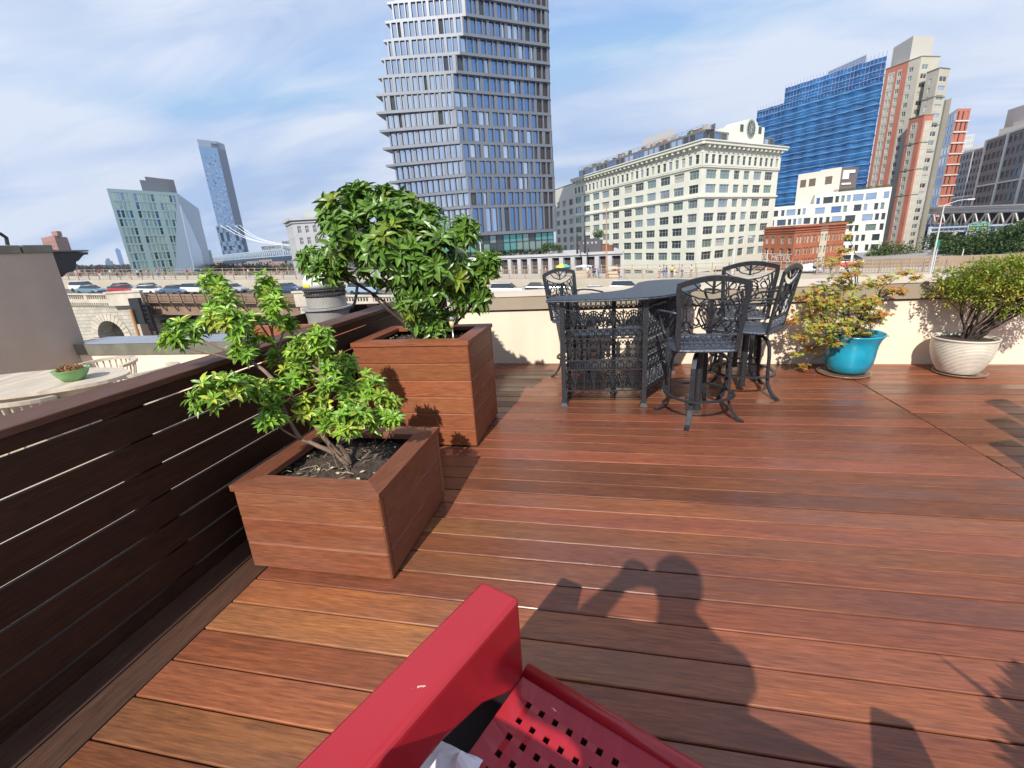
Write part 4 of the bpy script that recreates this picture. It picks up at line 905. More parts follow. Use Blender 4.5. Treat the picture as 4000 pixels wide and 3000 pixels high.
def vent():
    Y = 4.05; c = PY(1288, 1240, Y); cx = c.x; t = empty('roof_exhaust_fan', (cx, Y, ZF), 0, 'grey drum shaped roof exhaust fan with slatted collar and yellow sticker behind the fence', 'exhaust fan')
    zz = lambda y: PY(1288, y, Y).z-ZF
    R1 = (PY(1363, 1240, Y)-PY(1212, 1240, Y)).length/2; R2 = R1*.86
    mg = mat('fan_grey', (.36, .35, .33), .5, metal=.2, var=.1, vscale=8)
    b = MB(); b.lathe([(.001,.0),(R1*.92,.0),(R1*.95,zz(1240)),(R1*1.0,zz(1203)),(R1*1.10,zz(1203)),(R1*1.10,zz(1197)),(.001,zz(1196))], 36); b.build('drum', mg, t)
    b = MB(); b.lathe([(R2*.001,zz(1195)),(R2,zz(1195)),(R2,zz(1156)),(R2*.9,zz(1152)),(.001,zz(1152))], 36); b.build('upper_drum', mg, t)
    b = MB()
    for i in range(40):
        a = 6.2832*i/40; b.tube([(R2*.97*math.cos(a), R2*.97*math.sin(a), zz(1155)), (R2*1.02*math.cos(a), R2*1.02*math.sin(a), zz(1120))], .006, 4)
    for y in (1120, 1128, 1146): b.tube([(R2*1.06*math.cos(6.2832*i/36), R2*1.06*math.sin(6.2832*i/36), zz(y)) for i in range(37)], .008, 5)
    b.lathe([(.001,zz(1140)),(R2*.8,zz(1140)),(R2*.8,zz(1124)),(.001,zz(1124))], 24)
    b.build('slatted_collar', mat('fan_dark', (.06, .06, .06), .5), t)
    b = MB(); b.lathe([(.001,zz(1117)),(R2*1.02,zz(1117)),(R2*.98,zz(1090)),(R2*.75,zz(1062)),(R2*.3,zz(1050)),(.001,zz(1049))], 36); b.build('dome', mat('fan_white', (.78, .78, .76), .45), t, True)
    b = MB(); a0, a1 = R_(228), R_(262)
    for i in range(6):
        aa, ab = a0+(a1-a0)*i/6, a0+(a1-a0)*(i+1)/6; r = R2*1.035
        b.quad((r*math.cos(aa), r*math.sin(aa), zz(1113)), (r*math.cos(ab), r*math.sin(ab), zz(1113)), (r*math.cos(ab), r*math.sin(ab), zz(1102)), (r*math.cos(aa), r*math.sin(aa), zz(1102)))
    o = b.build('sticker', mat('yellow_sticker', (.8, .65, .02), .5), t); md = o.modifiers.new('th', 'SOLIDIFY'); md.thickness = .002
    q = [PY(x, y, Y+.05) for x, y in ((1385,1085),(1396,1115),(1392,1150),(1386,1180),(1372,1215),(1362,1235))]
    b = MB((cx, Y, ZF)); b.tube(q, .014, 6); b.build('conduit', M_dkm, t)
vent()
def enclosure():
    Y = 3.30; a = PY(985, 1268, Y); c = PY(1250, 1266, Y); zt = c.z
    t = empty('wooden_screen_box', ((a.x+c.x)/2, Y, ZF), 0, 'brown wooden box open on top beyond the fence, in front of the exhaust fan', 'box'); off = t.location
    b = MB(off); b.bbox(a.x, -1.92, Y, Y+.03, ZF+.002, zt, .003); b.build('front_panel', M_plX, t)
    b = MB(off); b.bbox(a.x, a.x+.03, Y+.031, Y+1.1, ZF+.002, zt-.0, .003); b.bbox(a.x, -1.92, Y+1.101, Y+1.13, ZF+.002, zt+.02, .003); b.build('rear_panel', M_fence, t)
enclosure()

# ------------------------------------------------------------------ bridge approach: stone viaduct, roadway, promenade
def zprom(x): return -4.0-.043*(x-0)-.35 if x < 8 else -4.694-.022*(x-8)
def zroad(x): return zprom(x)-1.60
def ztop(x): return zprom(x)-1.02
XL, XR = -230, 150
M_stone = mat('granite', (.50, .45, .37), .9, var=.18, vscale=.6, bump=.3, bscale=3)
M_road = mat('asphalt', (.12, .115, .11), .9, var=.1, vscale=.5)
M_conc = mat('promenade_concrete', (.46, .41, .33), .9, var=.08, vscale=.3)
M_brown = mat('bridge_brown_paint', (.24, .16, .11), .65, var=.15, vscale=1.5)
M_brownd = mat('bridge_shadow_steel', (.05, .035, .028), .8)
xs = [XL+(XR-XL)*i/76 for i in range(77)]
def ribbon(name, y0, y1, zf, th, m_):
    b = MB()
    for i in range(76):
        a, c = xs[i], xs[i+1]; za, zc = zf(a), zf(c)
        b.add([(a,y0,za-th),(c,y0,zc-th),(c,y1,zc-th),(a,y1,za-th),(a,y0,za),(c,y0,zc),(c,y1,zc),(a,y1,za)], [(0,3,2,1),(4,5,6,7),(0,1,5,4),(2,3,7,6)])
    return tag(b.build(name, m_), kind='structure')
ribbon('bridge_roadway', 55.5, 66.9, zroad, 1.0, M_road)
ribbon('promenade_path', 67.0, 76.5, zprom, 3.2, M_conc)
b = MB()
for y in (59.2, 62.9):
    for i in range(-40, 24):
        x = i*5.0; b.add([(x,y-.07,zroad(x)+.006),(x+2.6,y-.07,zroad(x+2.6)+.006),(x+2.6,y+.07,zroad(x+2.6)+.006),(x,y+.07,zroad(x)+.006)], [(0,1,2,3)])
tag(b.build('lane_markings', mat('road_paint', (.7, .7, .66), .8)), kind='structure')

XA, XB = PY(566, 1160, 55).x, PY(1178, 1146, 55).x      # iron span between the two piers
def viaduct(x0, x1, label, arches, sgn):
    t = empty('stone_viaduct', ((x0+x1)/2, 55, -20), 0, label, 'viaduct'); off = t.location
    b = MB(off); n = max(8, int((x1-x0)/.5)); zb = -19.99
    for i in range(n):
        a, c = x0+(x1-x0)*i/n, x0+(x1-x0)*(i+1)/n; lo = [zb, zb]
        for k, x in enumerate((a, c)):
            for xc, r, zs in arches:
                if abs(x-xc) < r: lo[k] = zs+math.sqrt(r*r-(x-xc)**2)
        ta, tc = ztop(a)-1.35, ztop(c)-1.35
        b.add([(a,55,lo[0]),(c,55,lo[1]),(c,55,tc),(a,55,ta),(a,57,lo[0]),(c,57,lo[1]),(c,57,tc),(a,57,ta)], [(0,1,2,3),(3,2,6,7),(0,4,5,1)])
    b.quad((x1,55,zb),(x1,66,zb),(x1,66,ztop(x1)-1.36),(x1,55,ztop(x1)-1.36)); b.quad((x0,66,zb),(x0,55,zb),(x0,55,ztop(x0)-1.36),(x0,66,ztop(x0)-1.36))
    for xc, r, zs in arches:
        b.quad((xc-r,62,zb),(xc+r,62,zb),(xc+r,62,zs+r),(xc-r,62,zs+r)); b.quad((xc-r,57,zb),(xc-r,62,zb),(xc-r,62,zs+r),(xc-r,57,zs+r)); b.quad((xc+r,62,zb),(xc+r,57,zb),(xc+r,57,zs+r),(xc+r,62,zs+r))
    b.build('wall', MASON, t)
    v = MB(off)
    for xc, r, zs in arches:
        k = 15
        for i in range(k):
            a0, a1 = math.pi*i/k+.012, math.pi*(i+1)/k-.012; q = [(xc+R*math.cos(a), 54.86, zs+R*math.sin(a)) for R, a in ((r, a0), (r+1.15, a0), (r+1.15, a1), (r, a1))]
            v.extr(q, (0, .3, 0))
        v.build('arch_ring', M_stone, t); v = MB(off)
    c = MB(off); d = MB(off); bl = MB(off); n = int((x1-x0)/.42)
    for i in range(int((x1-x0)/5)+1):
        a, e = x0+5*i, min(x1, x0+5*i+5)
        if e <= a: continue
        def sl(m_, y0, y1, z0, z1):
            m_.add([(a,y0,ztop(a)+z0),(e,y0,ztop(e)+z0),(e,y1,ztop(e)+z0),(a,y1,ztop(a)+z0),(a,y0,ztop(a)+z1),(e,y0,ztop(e)+z1),(e,y1,ztop(e)+z1),(a,y1,ztop(a)+z1)], [(0,3,2,1),(4,5,6,7),(0,1,5,4),(2,3,7,6)])
        sl(c, 54.55, 55.6, -1.34, -.95); sl(c, 54.75, 55.4, -.20, 0.0); sl(c, 54.75, 55.4, -.949, -.85)
    c.build('cornice', M_stone, t)
    for i in range(n):
        x = x0+.2+(x1-x0-.4)*i/n; z = ztop(x)
        d.box(x-.11, x+.11, 54.50, 54.98, z-1.72, z-1.36)
        if i % 12 in (0,): bl.box(x-.3, x+.3, 54.85, 55.3, z-.86, z-.19)
        else: bl.box(x-.08, x+.08, 54.98, 55.15, z-.86, z-.19)
    d.build('dentils', M_stone, t); bl.build('balusters', M_stone, t)
# masonry joints as part of the stone itself
def masonry(name, c1, c2, cm, scale, coords='Object'):
    mt = bpy.data.materials.new(name); mt.use_nodes = True; t = mt.node_tree; N = t.nodes; L = t.links; b = N['Principled BSDF']; b.inputs['Roughness'].default_value = .9
    tcn = N.new('ShaderNodeTexCoord'); s = N.new('ShaderNodeSeparateXYZ'); L.new(tcn.outputs['Object'], s.inputs[0]); c = N.new('ShaderNodeCombineXYZ')
    ad_ = N.new('ShaderNodeMath'); L.new(s.outputs['X'], ad_.inputs[0]); L.new(s.outputs['Y'], ad_.inputs[1]); L.new(ad_.outputs[0], c.inputs['X']); L.new(s.outputs['Z'], c.inputs['Y'])
    br = N.new('ShaderNodeTexBrick'); br.inputs['Color1'].default_value = (*c1, 1); br.inputs['Color2'].default_value = (*c2, 1); br.inputs['Mortar'].default_value = (*cm, 1)
    br.inputs['Scale'].default_value = scale; br.inputs['Mortar Size'].default_value = .025; br.inputs['Brick Width'].default_value = 1.1; br.inputs['Row Height'].default_value = .5
    L.new(c.outputs[0], br.inputs['Vector']); n = N.new('ShaderNodeTexNoise'); n.inputs['Scale'].default_value = .5; n.inputs['Detail'].default_value = 5; L.new(tcn.outputs['Object'], n.inputs['Vector'])
    h = N.new('ShaderNodeHueSaturation'); r = N.new('ShaderNodeMapRange'); r.inputs['To Min'].default_value = .65; r.inputs['To Max'].default_value = 1.3; L.new(n.outputs['Fac'], r.inputs['Value'])
    L.new(r.outputs[0], h.inputs['Value']); L.new(br.outputs['Color'], h.inputs['Color']); L.new(h.outputs[0], b.inputs['Base Color'])
    bp = N.new('ShaderNodeBump'); bp.inputs['Distance'].default_value = .05; bp.inputs['Strength'].default_value = .6; L.new(br.outputs['Fac'], bp.inputs['Height']); bp.invert = True; L.new(bp.outputs[0], b.inputs['Normal'])
    MATS[name] = mt; return mt
MASON = masonry('granite_blocks', (.50, .46, .38), (.42, .39, .33), (.24, .22, .19), .9)
pa = PY(440, 1315, 55); pb = PY(325, 1330, 55)
viaduct(XL, XA, 'pale granite viaduct wall with small arched opening, balustrade and dentils, left of the iron span', [(pa.x, 2.6, PY(440, 1312, 55).z-.2), (pb.x-7.0, 5.2, PY(325, 1335, 55).z-1.5)], 1)
viaduct(XB, XR, 'pale granite viaduct wall with balustrade and dentils, right of the iron span', [(-8, 4, -12), (6, 4, -12.4)], 1)

def iron_span():
    t = empty('iron_bridge_span', ((XA+XB)/2, 55, -20), 0, 'brown painted iron girder span with railing between the two granite viaduct walls', 'bridge'); off = t.location
    g = MB(off); rl = MB(off); n = 10
    for i in range(n):
        a, e = XA+(XB-XA)*i/n, XA+(XB-XA)*(i+1)/n
        def sl(m_, y0, y1, z0, z1):
            m_.add([(a,y0,ztop(a)+z0),(e,y0,ztop(e)+z0),(e,y1,ztop(e)+z0),(a,y1,ztop(a)+z0),(a,y0,ztop(a)+z1),(e,y0,ztop(e)+z1),(e,y1,ztop(e)+z1),(a,y1,ztop(a)+z1)], [(0,3,2,1),(4,5,6,7),(0,1,5,4),(1,2,6,5),(2,3,7,6),(3,0,4,7)])
        sl(g, 55.4, 55.6, -3.0, -1.1); sl(g, 54.6, 55.4, -1.25, -1.1); sl(g, 55.45, 66, -2.2, -2.0); sl(g, 55.2, 55.75, -3.1, -3.0)
        for z in (-.98, -.75, -.42, -.06): sl(rl, 54.5, 54.58, z, z+.07)
        sl(rl, 55.0, 55.1, -.95, 0)
    g.build('girder', M_brown, t); rl.build('railing', M_brown, t)
    k = 13
    for i in range(k):
        x = XA+.8+(XB-XA-1.6)*i/(k-1); z = ztop(x); s = MB(off)
        s.bar([(x, 54.30, z+.30), (x, 54.42, z-.3), (x, 54.40, z-1.1), (x, 54.9, z-1.9), (x, 55.35, z-2.5)], .13, .16, (1, 0, 0)); s.build('stanchion', M_brown, t)
    for k_, (x, w) in enumerate(((XA-.2, 2.6), (XB+.6, 1.4))):
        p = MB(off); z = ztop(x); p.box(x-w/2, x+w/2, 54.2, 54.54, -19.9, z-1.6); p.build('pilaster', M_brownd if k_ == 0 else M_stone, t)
        p = MB(off); x_ = x-(2.6 if k_ == 0 else 0); w_ = 6.4 if k_ == 0 else 2.4
        p.box(x_-w_/2, x_+w_/2, 54.1, 54.49, z-1.5, z+.35); p.box(x_-w_/2-.2, x_+w_/2+.2, 53.95, 54.499, z+.351, z+.62); p.build('pedestal', M_stone, t)
    bk = MB(off); bk.box(XA-1, XB+1, 68, 69, -19.9, -6.5); bk.build('abutment', MASON, t)
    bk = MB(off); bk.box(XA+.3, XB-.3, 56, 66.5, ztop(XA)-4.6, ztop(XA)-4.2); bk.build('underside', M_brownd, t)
iron_span()
def service_frame():
    x, y0, y1 = PY(530, 1170, 53).x, PY(505, 1165, 53).z, PY(548, 1265, 53).z; b = MB((x, 53, -20)); t = empty('ladder_frame', (x, 53, -20), 0, 'dark green steel frame hanging beside a rust coloured pole in front of the granite pier', 'frame')
    b.box(x-.9, x+.9, 52.6, 53.1, y1, y0); b.build('frame_box', M_dkm, t)
    p = MB((x, 53, -20))
    for i in range(5): p.box(x+1.0, x+1.7, 52.8, 52.9, y1+.3+i*(y0-y1)/6, y1+.42+i*(y0-y1)/6)
    p.box(x+1.7, x+1.8, 52.8, 52.9, y1-.6, y0-.8); p.build('rungs', M_dkm, t)
    q = MB((x, 53, -20)); q.tube([(x-.6, 52.3, -19.9), (x-.6, 52.3, y0-1.5)], .2, 8); q.build('pole', mat('rust', (.42, .22, .08), .8), t)
service_frame()

M_rail = mat('rail_tan', (.34, .26, .19), .7)
def railing(name, y, x0, x1, h, label, dz=0.0, step=2.4, pick=0):
    t = empty(name, ((x0+x1)/2, y, zprom((x0+x1)/2)), 0, label, 'railing'); off = t.location; r = MB(off); n = int((x1-x0)/step)
    for i in range(n):
        a, e = x0+step*i, x0+step*(i+1)
        for z in (h, h*.62, h*.3):
            r.obox((a, y-.03, zprom(a)+dz+z-.06), (e-a, 0, zprom(e)-zprom(a)), (0, .06, 0), (0, 0, .06))
        if pick:
            for k in range(pick): x = a+(e-a)*(k+.5)/pick; r.box(x-.035, x+.035, y-.02, y+.02, zprom(x)+dz+.05, zprom(x)+dz+h)
    r.build('rails', M_rail, t)
    vis = [x0+step*i for i in range(n+1)]
    for x in vis[:100]:
        p = MB(off); p.box(x-.06, x+.06, y-.06, y+.06, zprom(x)+dz, zprom(x)+dz+h+.12); p.build('post', M_rail, t)
railing('promenade_railing', 67.15, -125, 26, 1.25, 'tan metal railing along the near edge of the raised promenade')
railing('promenade_railing', 76.2, -150, 60, 1.35, 'tan metal railing along the far edge of the raised promenade, behind the people')
railing('picket_fence', 67.25, 26.6, 62, 1.5, 'pale picket railing on the promenade to the right, behind the potted maple', 0, 2.4, 7)

# vehicles
def car(x, y, col, label, kind='sedan', dirx=1, blur=None):
    slope = math.atan2(zroad(x+1)-zroad(x-1), 2); z = zroad(x)
    t = empty('passenger_car', (x, y, z), 0, label, 'car', 'cars driving across the bridge'); t.rotation_euler = (0, -slope, math.pi if dirx < 0 else 0)
    if dirx < 0: t.rotation_euler = (0, slope, math.pi)
    paint = mat('car_paint_'+'_'.join(f'{c:.2f}' for c in col), col, .25, metal=.1, coat=.8); gl = mat('car_glass', (.02, .03, .035), .08, spec=.8)
    if kind == 'sedan': low = [(-2.25,.35),(-2.3,.70),(-2.15,.95),(-1.45,1.0),(1.0,.98),(2.0,.85),(2.3,.65),(2.28,.35)]; cab = [(-1.55,.99),(-1.0,1.38),(-.2,1.45),(.45,1.38),(1.15,.97)]
    elif kind == 'suv': low = [(-2.3,.4),(-2.35,1.1),(-2.2,1.15),(1.1,1.13),(2.1,1.02),(2.35,.8),(2.33,.4)]; cab = [(-2.15,1.14),(-1.95,1.70),(-1.0,1.78),(.4,1.74),(1.15,1.13)]
    else: low = [(-2.6,.45),(-2.65,1.2),(1.6,1.2),(2.4,1.0),(2.6,.8),(2.58,.45)]; cab = [(-2.55,1.19),(-2.5,2.15),(-1,2.25),(1.2,2.2),(1.9,1.19)]
    W = .88
    b = MB(); n = len(low)
    for q, w0, w1 in ((low, W, W),):
        b.extr([(a, -W, c) for a, c in q], (0, 2*W, 0))
    o = b.build('body', paint, t); md = o.modifiers.new('bevel', 'BEVEL'); md.width = .09; md.segments = 2
    b = MB(); k = len(cab); zc = max(c for _, c in cab)
    f = lambda a, c, s: (a, s*(W-.06-.16*((c-cab[0][1])/(zc-cab[0][1]))), c)
    vs = [f(a, c, -1) for a, c in cab]+[f(a, c, 1) for a, c in cab]
    b.add(vs, [tuple(range(k)), tuple(range(2*k-1, k-1, -1))]+[(i+1, i, k+i, k+i+1) for i in range(k-1)]); b.build('windows', gl, t)
    b = MB(); top = [(a, c) for a, c in cab if c > zc-.09]; a0, a1 = top[0][0], top[-1][0]
    b.extr([(a, -(W-.20), c+.012) for a, c in top], (0, 2*(W-.20), 0)) if len(top) > 2 else b.box(a0, a1, -(W-.2), W-.2, zc-.01, zc+.02)
    b.extr([(a0-.06, -(W-.22), zc-.07), (a1+.06, -(W-.22), zc-.07), (a1, -(W-.22), zc+.02), (a0, -(W-.22), zc+.02)], (0, 2*(W-.22), 0)); b.build('roof', paint, t)
    for s in (-1, 1):
        for xx in (-1.42, 1.42):
            wv = MB(); pr = [(.001,-.11),(.20,-.11),(.33,-.10),(.335,0),(.33,.10),(.20,.11),(.001,.11)]
            wv.lathe(pr, 16); wv.v = [Vector((p.x+xx, p.z+s*(W-.10), p.y+.335)) for p in wv.v]; wv.build('wheel', mat('tyre', (.02, .02, .02), .7), t)
        h = MB(); h.box(low[-2][0]-.10, low[-2][0]+.012, s*(W-.12)-.16, s*(W-.12)+.10, .58, .72); h.build('headlight', mat('lamp_glass', (.7, .7, .72), .15), t)
    return t
def cx(px, Y): return PY(px, 1115, Y).x
WH, SL, BK, RD, NV, GR = (.75,.75,.75), (.42,.44,.46), (.02,.02,.025), (.45,.03,.03), (.05,.09,.18), (.15,.16,.17)
car(cx(325, 63), 63.0, WH, 'white sport utility car nearest the grey side wall', 'suv')
car(cx(325, 59)+1.0, 59.2, (.16,.26,.33), 'blue grey car in front of the white sport utility car', 'sedan')
car(cx(425, 59)+2, 59.4, RD, 'small red car beside the granite pedestal', 'sedan')
car(cx(475, 63), 63.0, NV, 'navy sedan just behind the red car', 'sedan')
car(cx(545, 63)+1, 63.2, SL, 'silver sedan above the dark iron pilaster', 'sedan', -1)
car(cx(590, 60), 59.3, WH, 'white sedan over the left end of the iron span', 'sedan')
car(cx(655, 60)+2, 59.4, (.10,.16,.26), 'slate blue sedan over the left half of the iron span', 'sedan')
car(cx(745, 60)+1, 60.0, WH, 'white hatchback over the middle of the iron span', 'suv')
car(cx(905, 62), 62.0, SL, 'silver car seen between the two leafy branches', 'sedan')
car(cx(1090, 62)+1, 62.6, NV, 'dark blue sedan left of the exhaust fan', 'sedan')
car(cx(1425, 61), 60.5, (.30,.42,.55), 'light blue car seen under the glossy shrub', 'suv')
car(cx(1985, 60), 59.2, WH, 'white car right of the glossy shrub', 'suv')
car(cx(2090, 61), 62.6, (.05,.06,.07), 'black car behind the white car, beside the leftmost stool', 'sedan')
car(cx(2145, 61)+1, 62.8, SL, 'silver car following the black car behind the leftmost stool', 'sedan')
car(cx(2330, 60), 59.2, WH, 'white low sedan above the left end of the bar top', 'sedan')
car(cx(2420, 61)+1, 62.6, (.68,.70,.72), 'pale silver sport utility car above the middle of the bar top', 'suv')
car(cx(3120, 61), 60.5, GR, 'grey sedan behind the turned stool', 'sedan')

# people on the promenade, far and small
def mini(px, Y, top, bot, label, lean=0, face=0, h=1.7, hair=HAIR, arms=0):
    p = PY(px, 1080, Y); x = p.x; st = random.Random(int(px*7+Y)); s = st.uniform(.1, .28)
    J = dict(knl=(-.10, .14*s*3, .50), anl=(-.10, .22*s*2, .09), tol=(-.11, .22*s*2+.15, .03), knr=(.10, -.02, .50), anr=(.10, -.30*s*2, .10), tor=(.11, -.30*s*2+.15, .04), wrl=(-.22, .14, .88), hal=(-.22, .18, .80), wrr=(.23, -.08, .87), har=(.23, -.10, .80))
    if arms: J.update(elr=(.24, .14, 1.16), wrr=(.14, .28, 1.34), har=(.10, .30, 1.42))
    t, _ = figure('person', (x, Y, zprom(x)), R_(face), label, J, (CL[top], CL[bot], 0, hair), h, 'person', 'people walking on the promenade')
BL = mat('hair_blond', (.45, .32, .14), .6); BR = mat('hair_brown', (.12, .06, .03), .6)
mini(2576, 68.0, 'white', 'pink', 'person in white top and pink trousers, leftmost of the group behind the bar top', face=80, hair=BR)
mini(2592, 69.2, 'grey', 'denim', 'person in grey top and jeans, second in the group behind the bar top', face=100, hair=BR)
mini(2602, 68.2, 'black', 'blue', 'person in dark top and light blue jeans, third in the group behind the bar top', face=60)
mini(2624, 68.4, 'yellow', 'black', 'person in yellow orange top and black trousers behind the bar top', face=180, hair=HAIR)
mini(2631, 69.4, 'khaki', 'white', 'person in tan top and white trousers beside the yellow top', face=200, hair=BL)
mini(2663, 68.2, 'pink', 'denim', 'person in pale pink top and jeans walking alone toward the white shirted walker', face=-80, hair=BR)
mini(2699, 68.3, 'white', 'khaki', 'person in white shirt and tan trousers, rightmost walker above the front stool', face=90, arms=1)
mini(2132, 68.6, 'pink', 'khaki', 'person in pink top above the leftmost stool', face=90)
mini(2338, 68.0, 'blue', 'blue', 'person in pale blue clothes beside the beige canvas stall', face=-30, hair=BL)
mini(2322, 69.0, 'navy', 'black', 'person in navy clothes left of the pale blue walker', face=40)
mini(2296, 68.8, 'white', 'khaki', 'person in white shirt seated near the food stall', face=150)
mini(2418, 67.9, 'red', 'denim', 'person in red brown top at the right side of the beige stall', face=120, hair=BR)
for i, (px, Y, tp, bt, lab, fc) in enumerate(((302, 71, 'white', 'pink', 'person in white shirt walking nearest the black cornice', 90), (316, 72.5, 'pink', 'black', 'person in pink top just right of the white shirt by the black cornice', 60),
      (392, 71, 'red', 'white', 'person in red top walking alone above the navy sedan', -90), (437, 72, 'white', 'grey', 'person in white top and grey trousers below the dark blue dome', 80), (462, 71, 'grey', 'black', 'person in grey top below the slim blue tower', 90),
      (478, 72, 'navy', 'denim', 'person in navy top right of the slim blue tower', -90), (503, 71.5, 'black', 'khaki', 'person in black top in front of the glass block left edge', 45), (542, 71, 'white', 'black', 'person in white top left of the yellow shirt', 90),
      (555, 72.4, 'black', 'black', 'person all in black next to the yellow shirt', 90), (578, 71, 'yellow', 'grey', 'person in bright yellow shirt before the glass block', -60), (622, 71.5, 'pink', 'denim', 'person in pink top before the right half of the glass block', 90),
      (668, 72, 'green', 'khaki', 'person in green top before the right half of the glass block', -90), (735, 71, 'red', 'khaki', 'person in red top before the right corner of the glass block', 90), (792, 72, 'blue', 'black', 'person in blue top right of the glass block', 90),
      (975, 71, 'white', 'denim', 'person in white top below the white suspension cables', 90), (1183, 71, 'red', 'blue', 'person in bright red top left of the exhaust fan', -90),
      (3195, 68.5, 'white', 'blue', 'person in white top left of the red parasol behind the maple', 90), (3215, 69.5, 'red', 'denim', 'person in red top behind the maple', 60), (3240, 68.5, 'black', 'black', 'person in black behind the maple', -60), (3265, 69, 'blue', 'khaki', 'person in blue top just left of the red parasol pole', 90), (3178, 69.4, 'grey', 'black', 'person in grey top at the left edge of the maple', 0))):
    mini(px, Y, tp, bt, lab, face=fc)

def parasol(px, pyt, Y, R, cols, label, name='parasol', hz=2.3):
    p = PY(px, pyt, Y); x = p.x; z0 = zprom(x); t = empty(name, (x, Y, z0), 0, label, 'umbrella'); zt = p.z-z0
    b = MB(); b.tube([(0, 0, .02), (0, 0, zt-.02)], .03, 6); b.build('pole', mat('pole_white', (.7, .7, .7), .5), t)
    n = 8; b = MB()
    for i in range(n):
        a, c = 6.2832*i/n+.2, 6.2832*(i+1)/n+.2; q = [(0, 0, zt), (R*.55*math.cos(a), R*.55*math.sin(a), zt-.12*R), (R*.55*math.cos(c), R*.55*math.sin(c), zt-.12*R), (R*math.cos(a), R*math.sin(a), zt-.42*R), (R*math.cos(c), R*math.sin(c), zt-.42*R)]
        b.add(q, [(0,1,2),(1,3,4,2)], i % len(cols))
    o = b.build('canopy', [mat('canopy_%s' % '_'.join('%.2f' % v for v in c), c, .8) for c in cols], t); md = o.modifiers.new('th', 'SOLIDIFY'); md.thickness = .02
parasol(2198, 1030, 70.5, 1.15, [(.75,.65,.05),(.75,.65,.05),(.10,.45,.30),(.15,.50,.40)], 'yellow and green striped parasol above the leftmost stool')
parasol(3318, 1021, 68.8, 1.35, [(.70,.02,.03)], 'bright red parasol on the promenade behind the maple')
parasol(3165, 1028, 71.0, 1.9, [(.72,.73,.76)], 'white parasol on the promenade left of the maple')
def stall(px0, px1, pyt, Y, col, label, poles=True):
    a, c = PY(px0, pyt, Y), PY(px1, pyt, Y); z0 = zprom((a.x+c.x)/2); t = empty('market_stall', ((a.x+c.x)/2, Y, z0), 0, label, 'stall'); w = (c.x-a.x)/2; h = a.z-z0
    m1 = mat('canvas_%s' % '_'.join('%.2f' % v for v in col), col, .85)
    b = MB(); b.extr([(-w, -.9, h-.28), (w, -.9, h-.28), (w, -.9, h-.22), (0, -.9, h), (-w, -.9, h-.22)], (0, 1.8, 0)); b.build('canopy', m1, t)
    for x in (-w+.06, w-.06):
        for y in (-.82, .82): l = MB(); l.tube([(x, y, .01), (x, y, h-.28)], .03, 5); l.build('pole', mat('pole_white', (.7, .7, .7), .5), t)
    b = MB(); b.box(-w+.15, w-.15, -.6, .5, .01, .95); b.build('counter', m1 if not poles else mat('counter_wood', (.45, .38, .30), .8), t)
stall(2370, 2425, 1042, 68.6, (.62, .50, .36), 'beige canvas market stall to the right of the pale blue walker', False)
stall(2246, 2312, 1036, 70.5, (.66, .68, .72), 'white canopy market stall in front of the colonnade')
def pole(px, pyt, pyb, Y, rad, m_, label, name='light_pole', arm=0, zb=None):
    a = PY(px, pyt, Y); zb = -19.9 if zb is None else zb; t = empty(name, (a.x, Y, zb), 0, label, 'pole'); b = MB(t.location)
    b.tube([(a.x, Y, zb), (a.x, Y, (a.z+zb)/2), (a.x, Y, a.z)], [rad*1.4, rad*1.1, rad*.7], 7); b.build('shaft', m_, t)
    if arm:
        b = MB(t.location); b.tube([(a.x, Y, a.z-.05), (a.x+arm*.6, Y, a.z+.35), (a.x+arm, Y, a.z+.4)], rad*.5, 5); b.box(a.x+arm, a.x+arm*1.35, Y-.12, Y+.12, a.z+.32, a.z+.46); b.build('lamp_arm', m_, t)
    return a
M_pw = mat('pole_grey', (.58, .58, .58), .5); M_pr = mat('pole_orange', (.45, .25, .15), .7); M_pk = mat('pole_black', (.03, .03, .03), .6)
pole(1871, 892, 1005, 74, .10, M_pw, 'slim white light pole in front of the dark glass tower, above the glossy shrub', zb=-4.2, arm=-.9)
pole(2369, 800, 1092, 67.6, .09, M_pr, 'thin rust coloured pole standing in front of the cream clock building', zb=-5)
pole(2254, 912, 985, 88, .16, M_pk, 'left one of two black rooftop poles on the colonnade', zb=-1.3)
pole(2284, 895, 985, 88, .16, M_pk, 'right one of two black rooftop poles on the colonnade, the taller', zb=-1.3)
pole(2872, 940, 1060, 72, .10, M_pw, 'white street lamp between the two rightmost window columns of the clock building', zb=-5, arm=1.6)
pole(3689, 800, 1068, 62, .08, M_pw, 'tall leaning grey lamp post in front of the elevated truss bridge', zb=-7, arm=2.0)
pole(3000, 975, 1065, 74, .06, M_pw, 'thin white pole before the red brick warehouse', zb=-5)
pole(3765, 972, 1038, 75, .07, M_pw, 'thin white pole rising from the picket fence before the big tree', zb=-6)
pole(3722, 915, 975, 100, .10, M_pw, 'short white lamp post at the left of the big tree', zb=-8, arm=1.2)
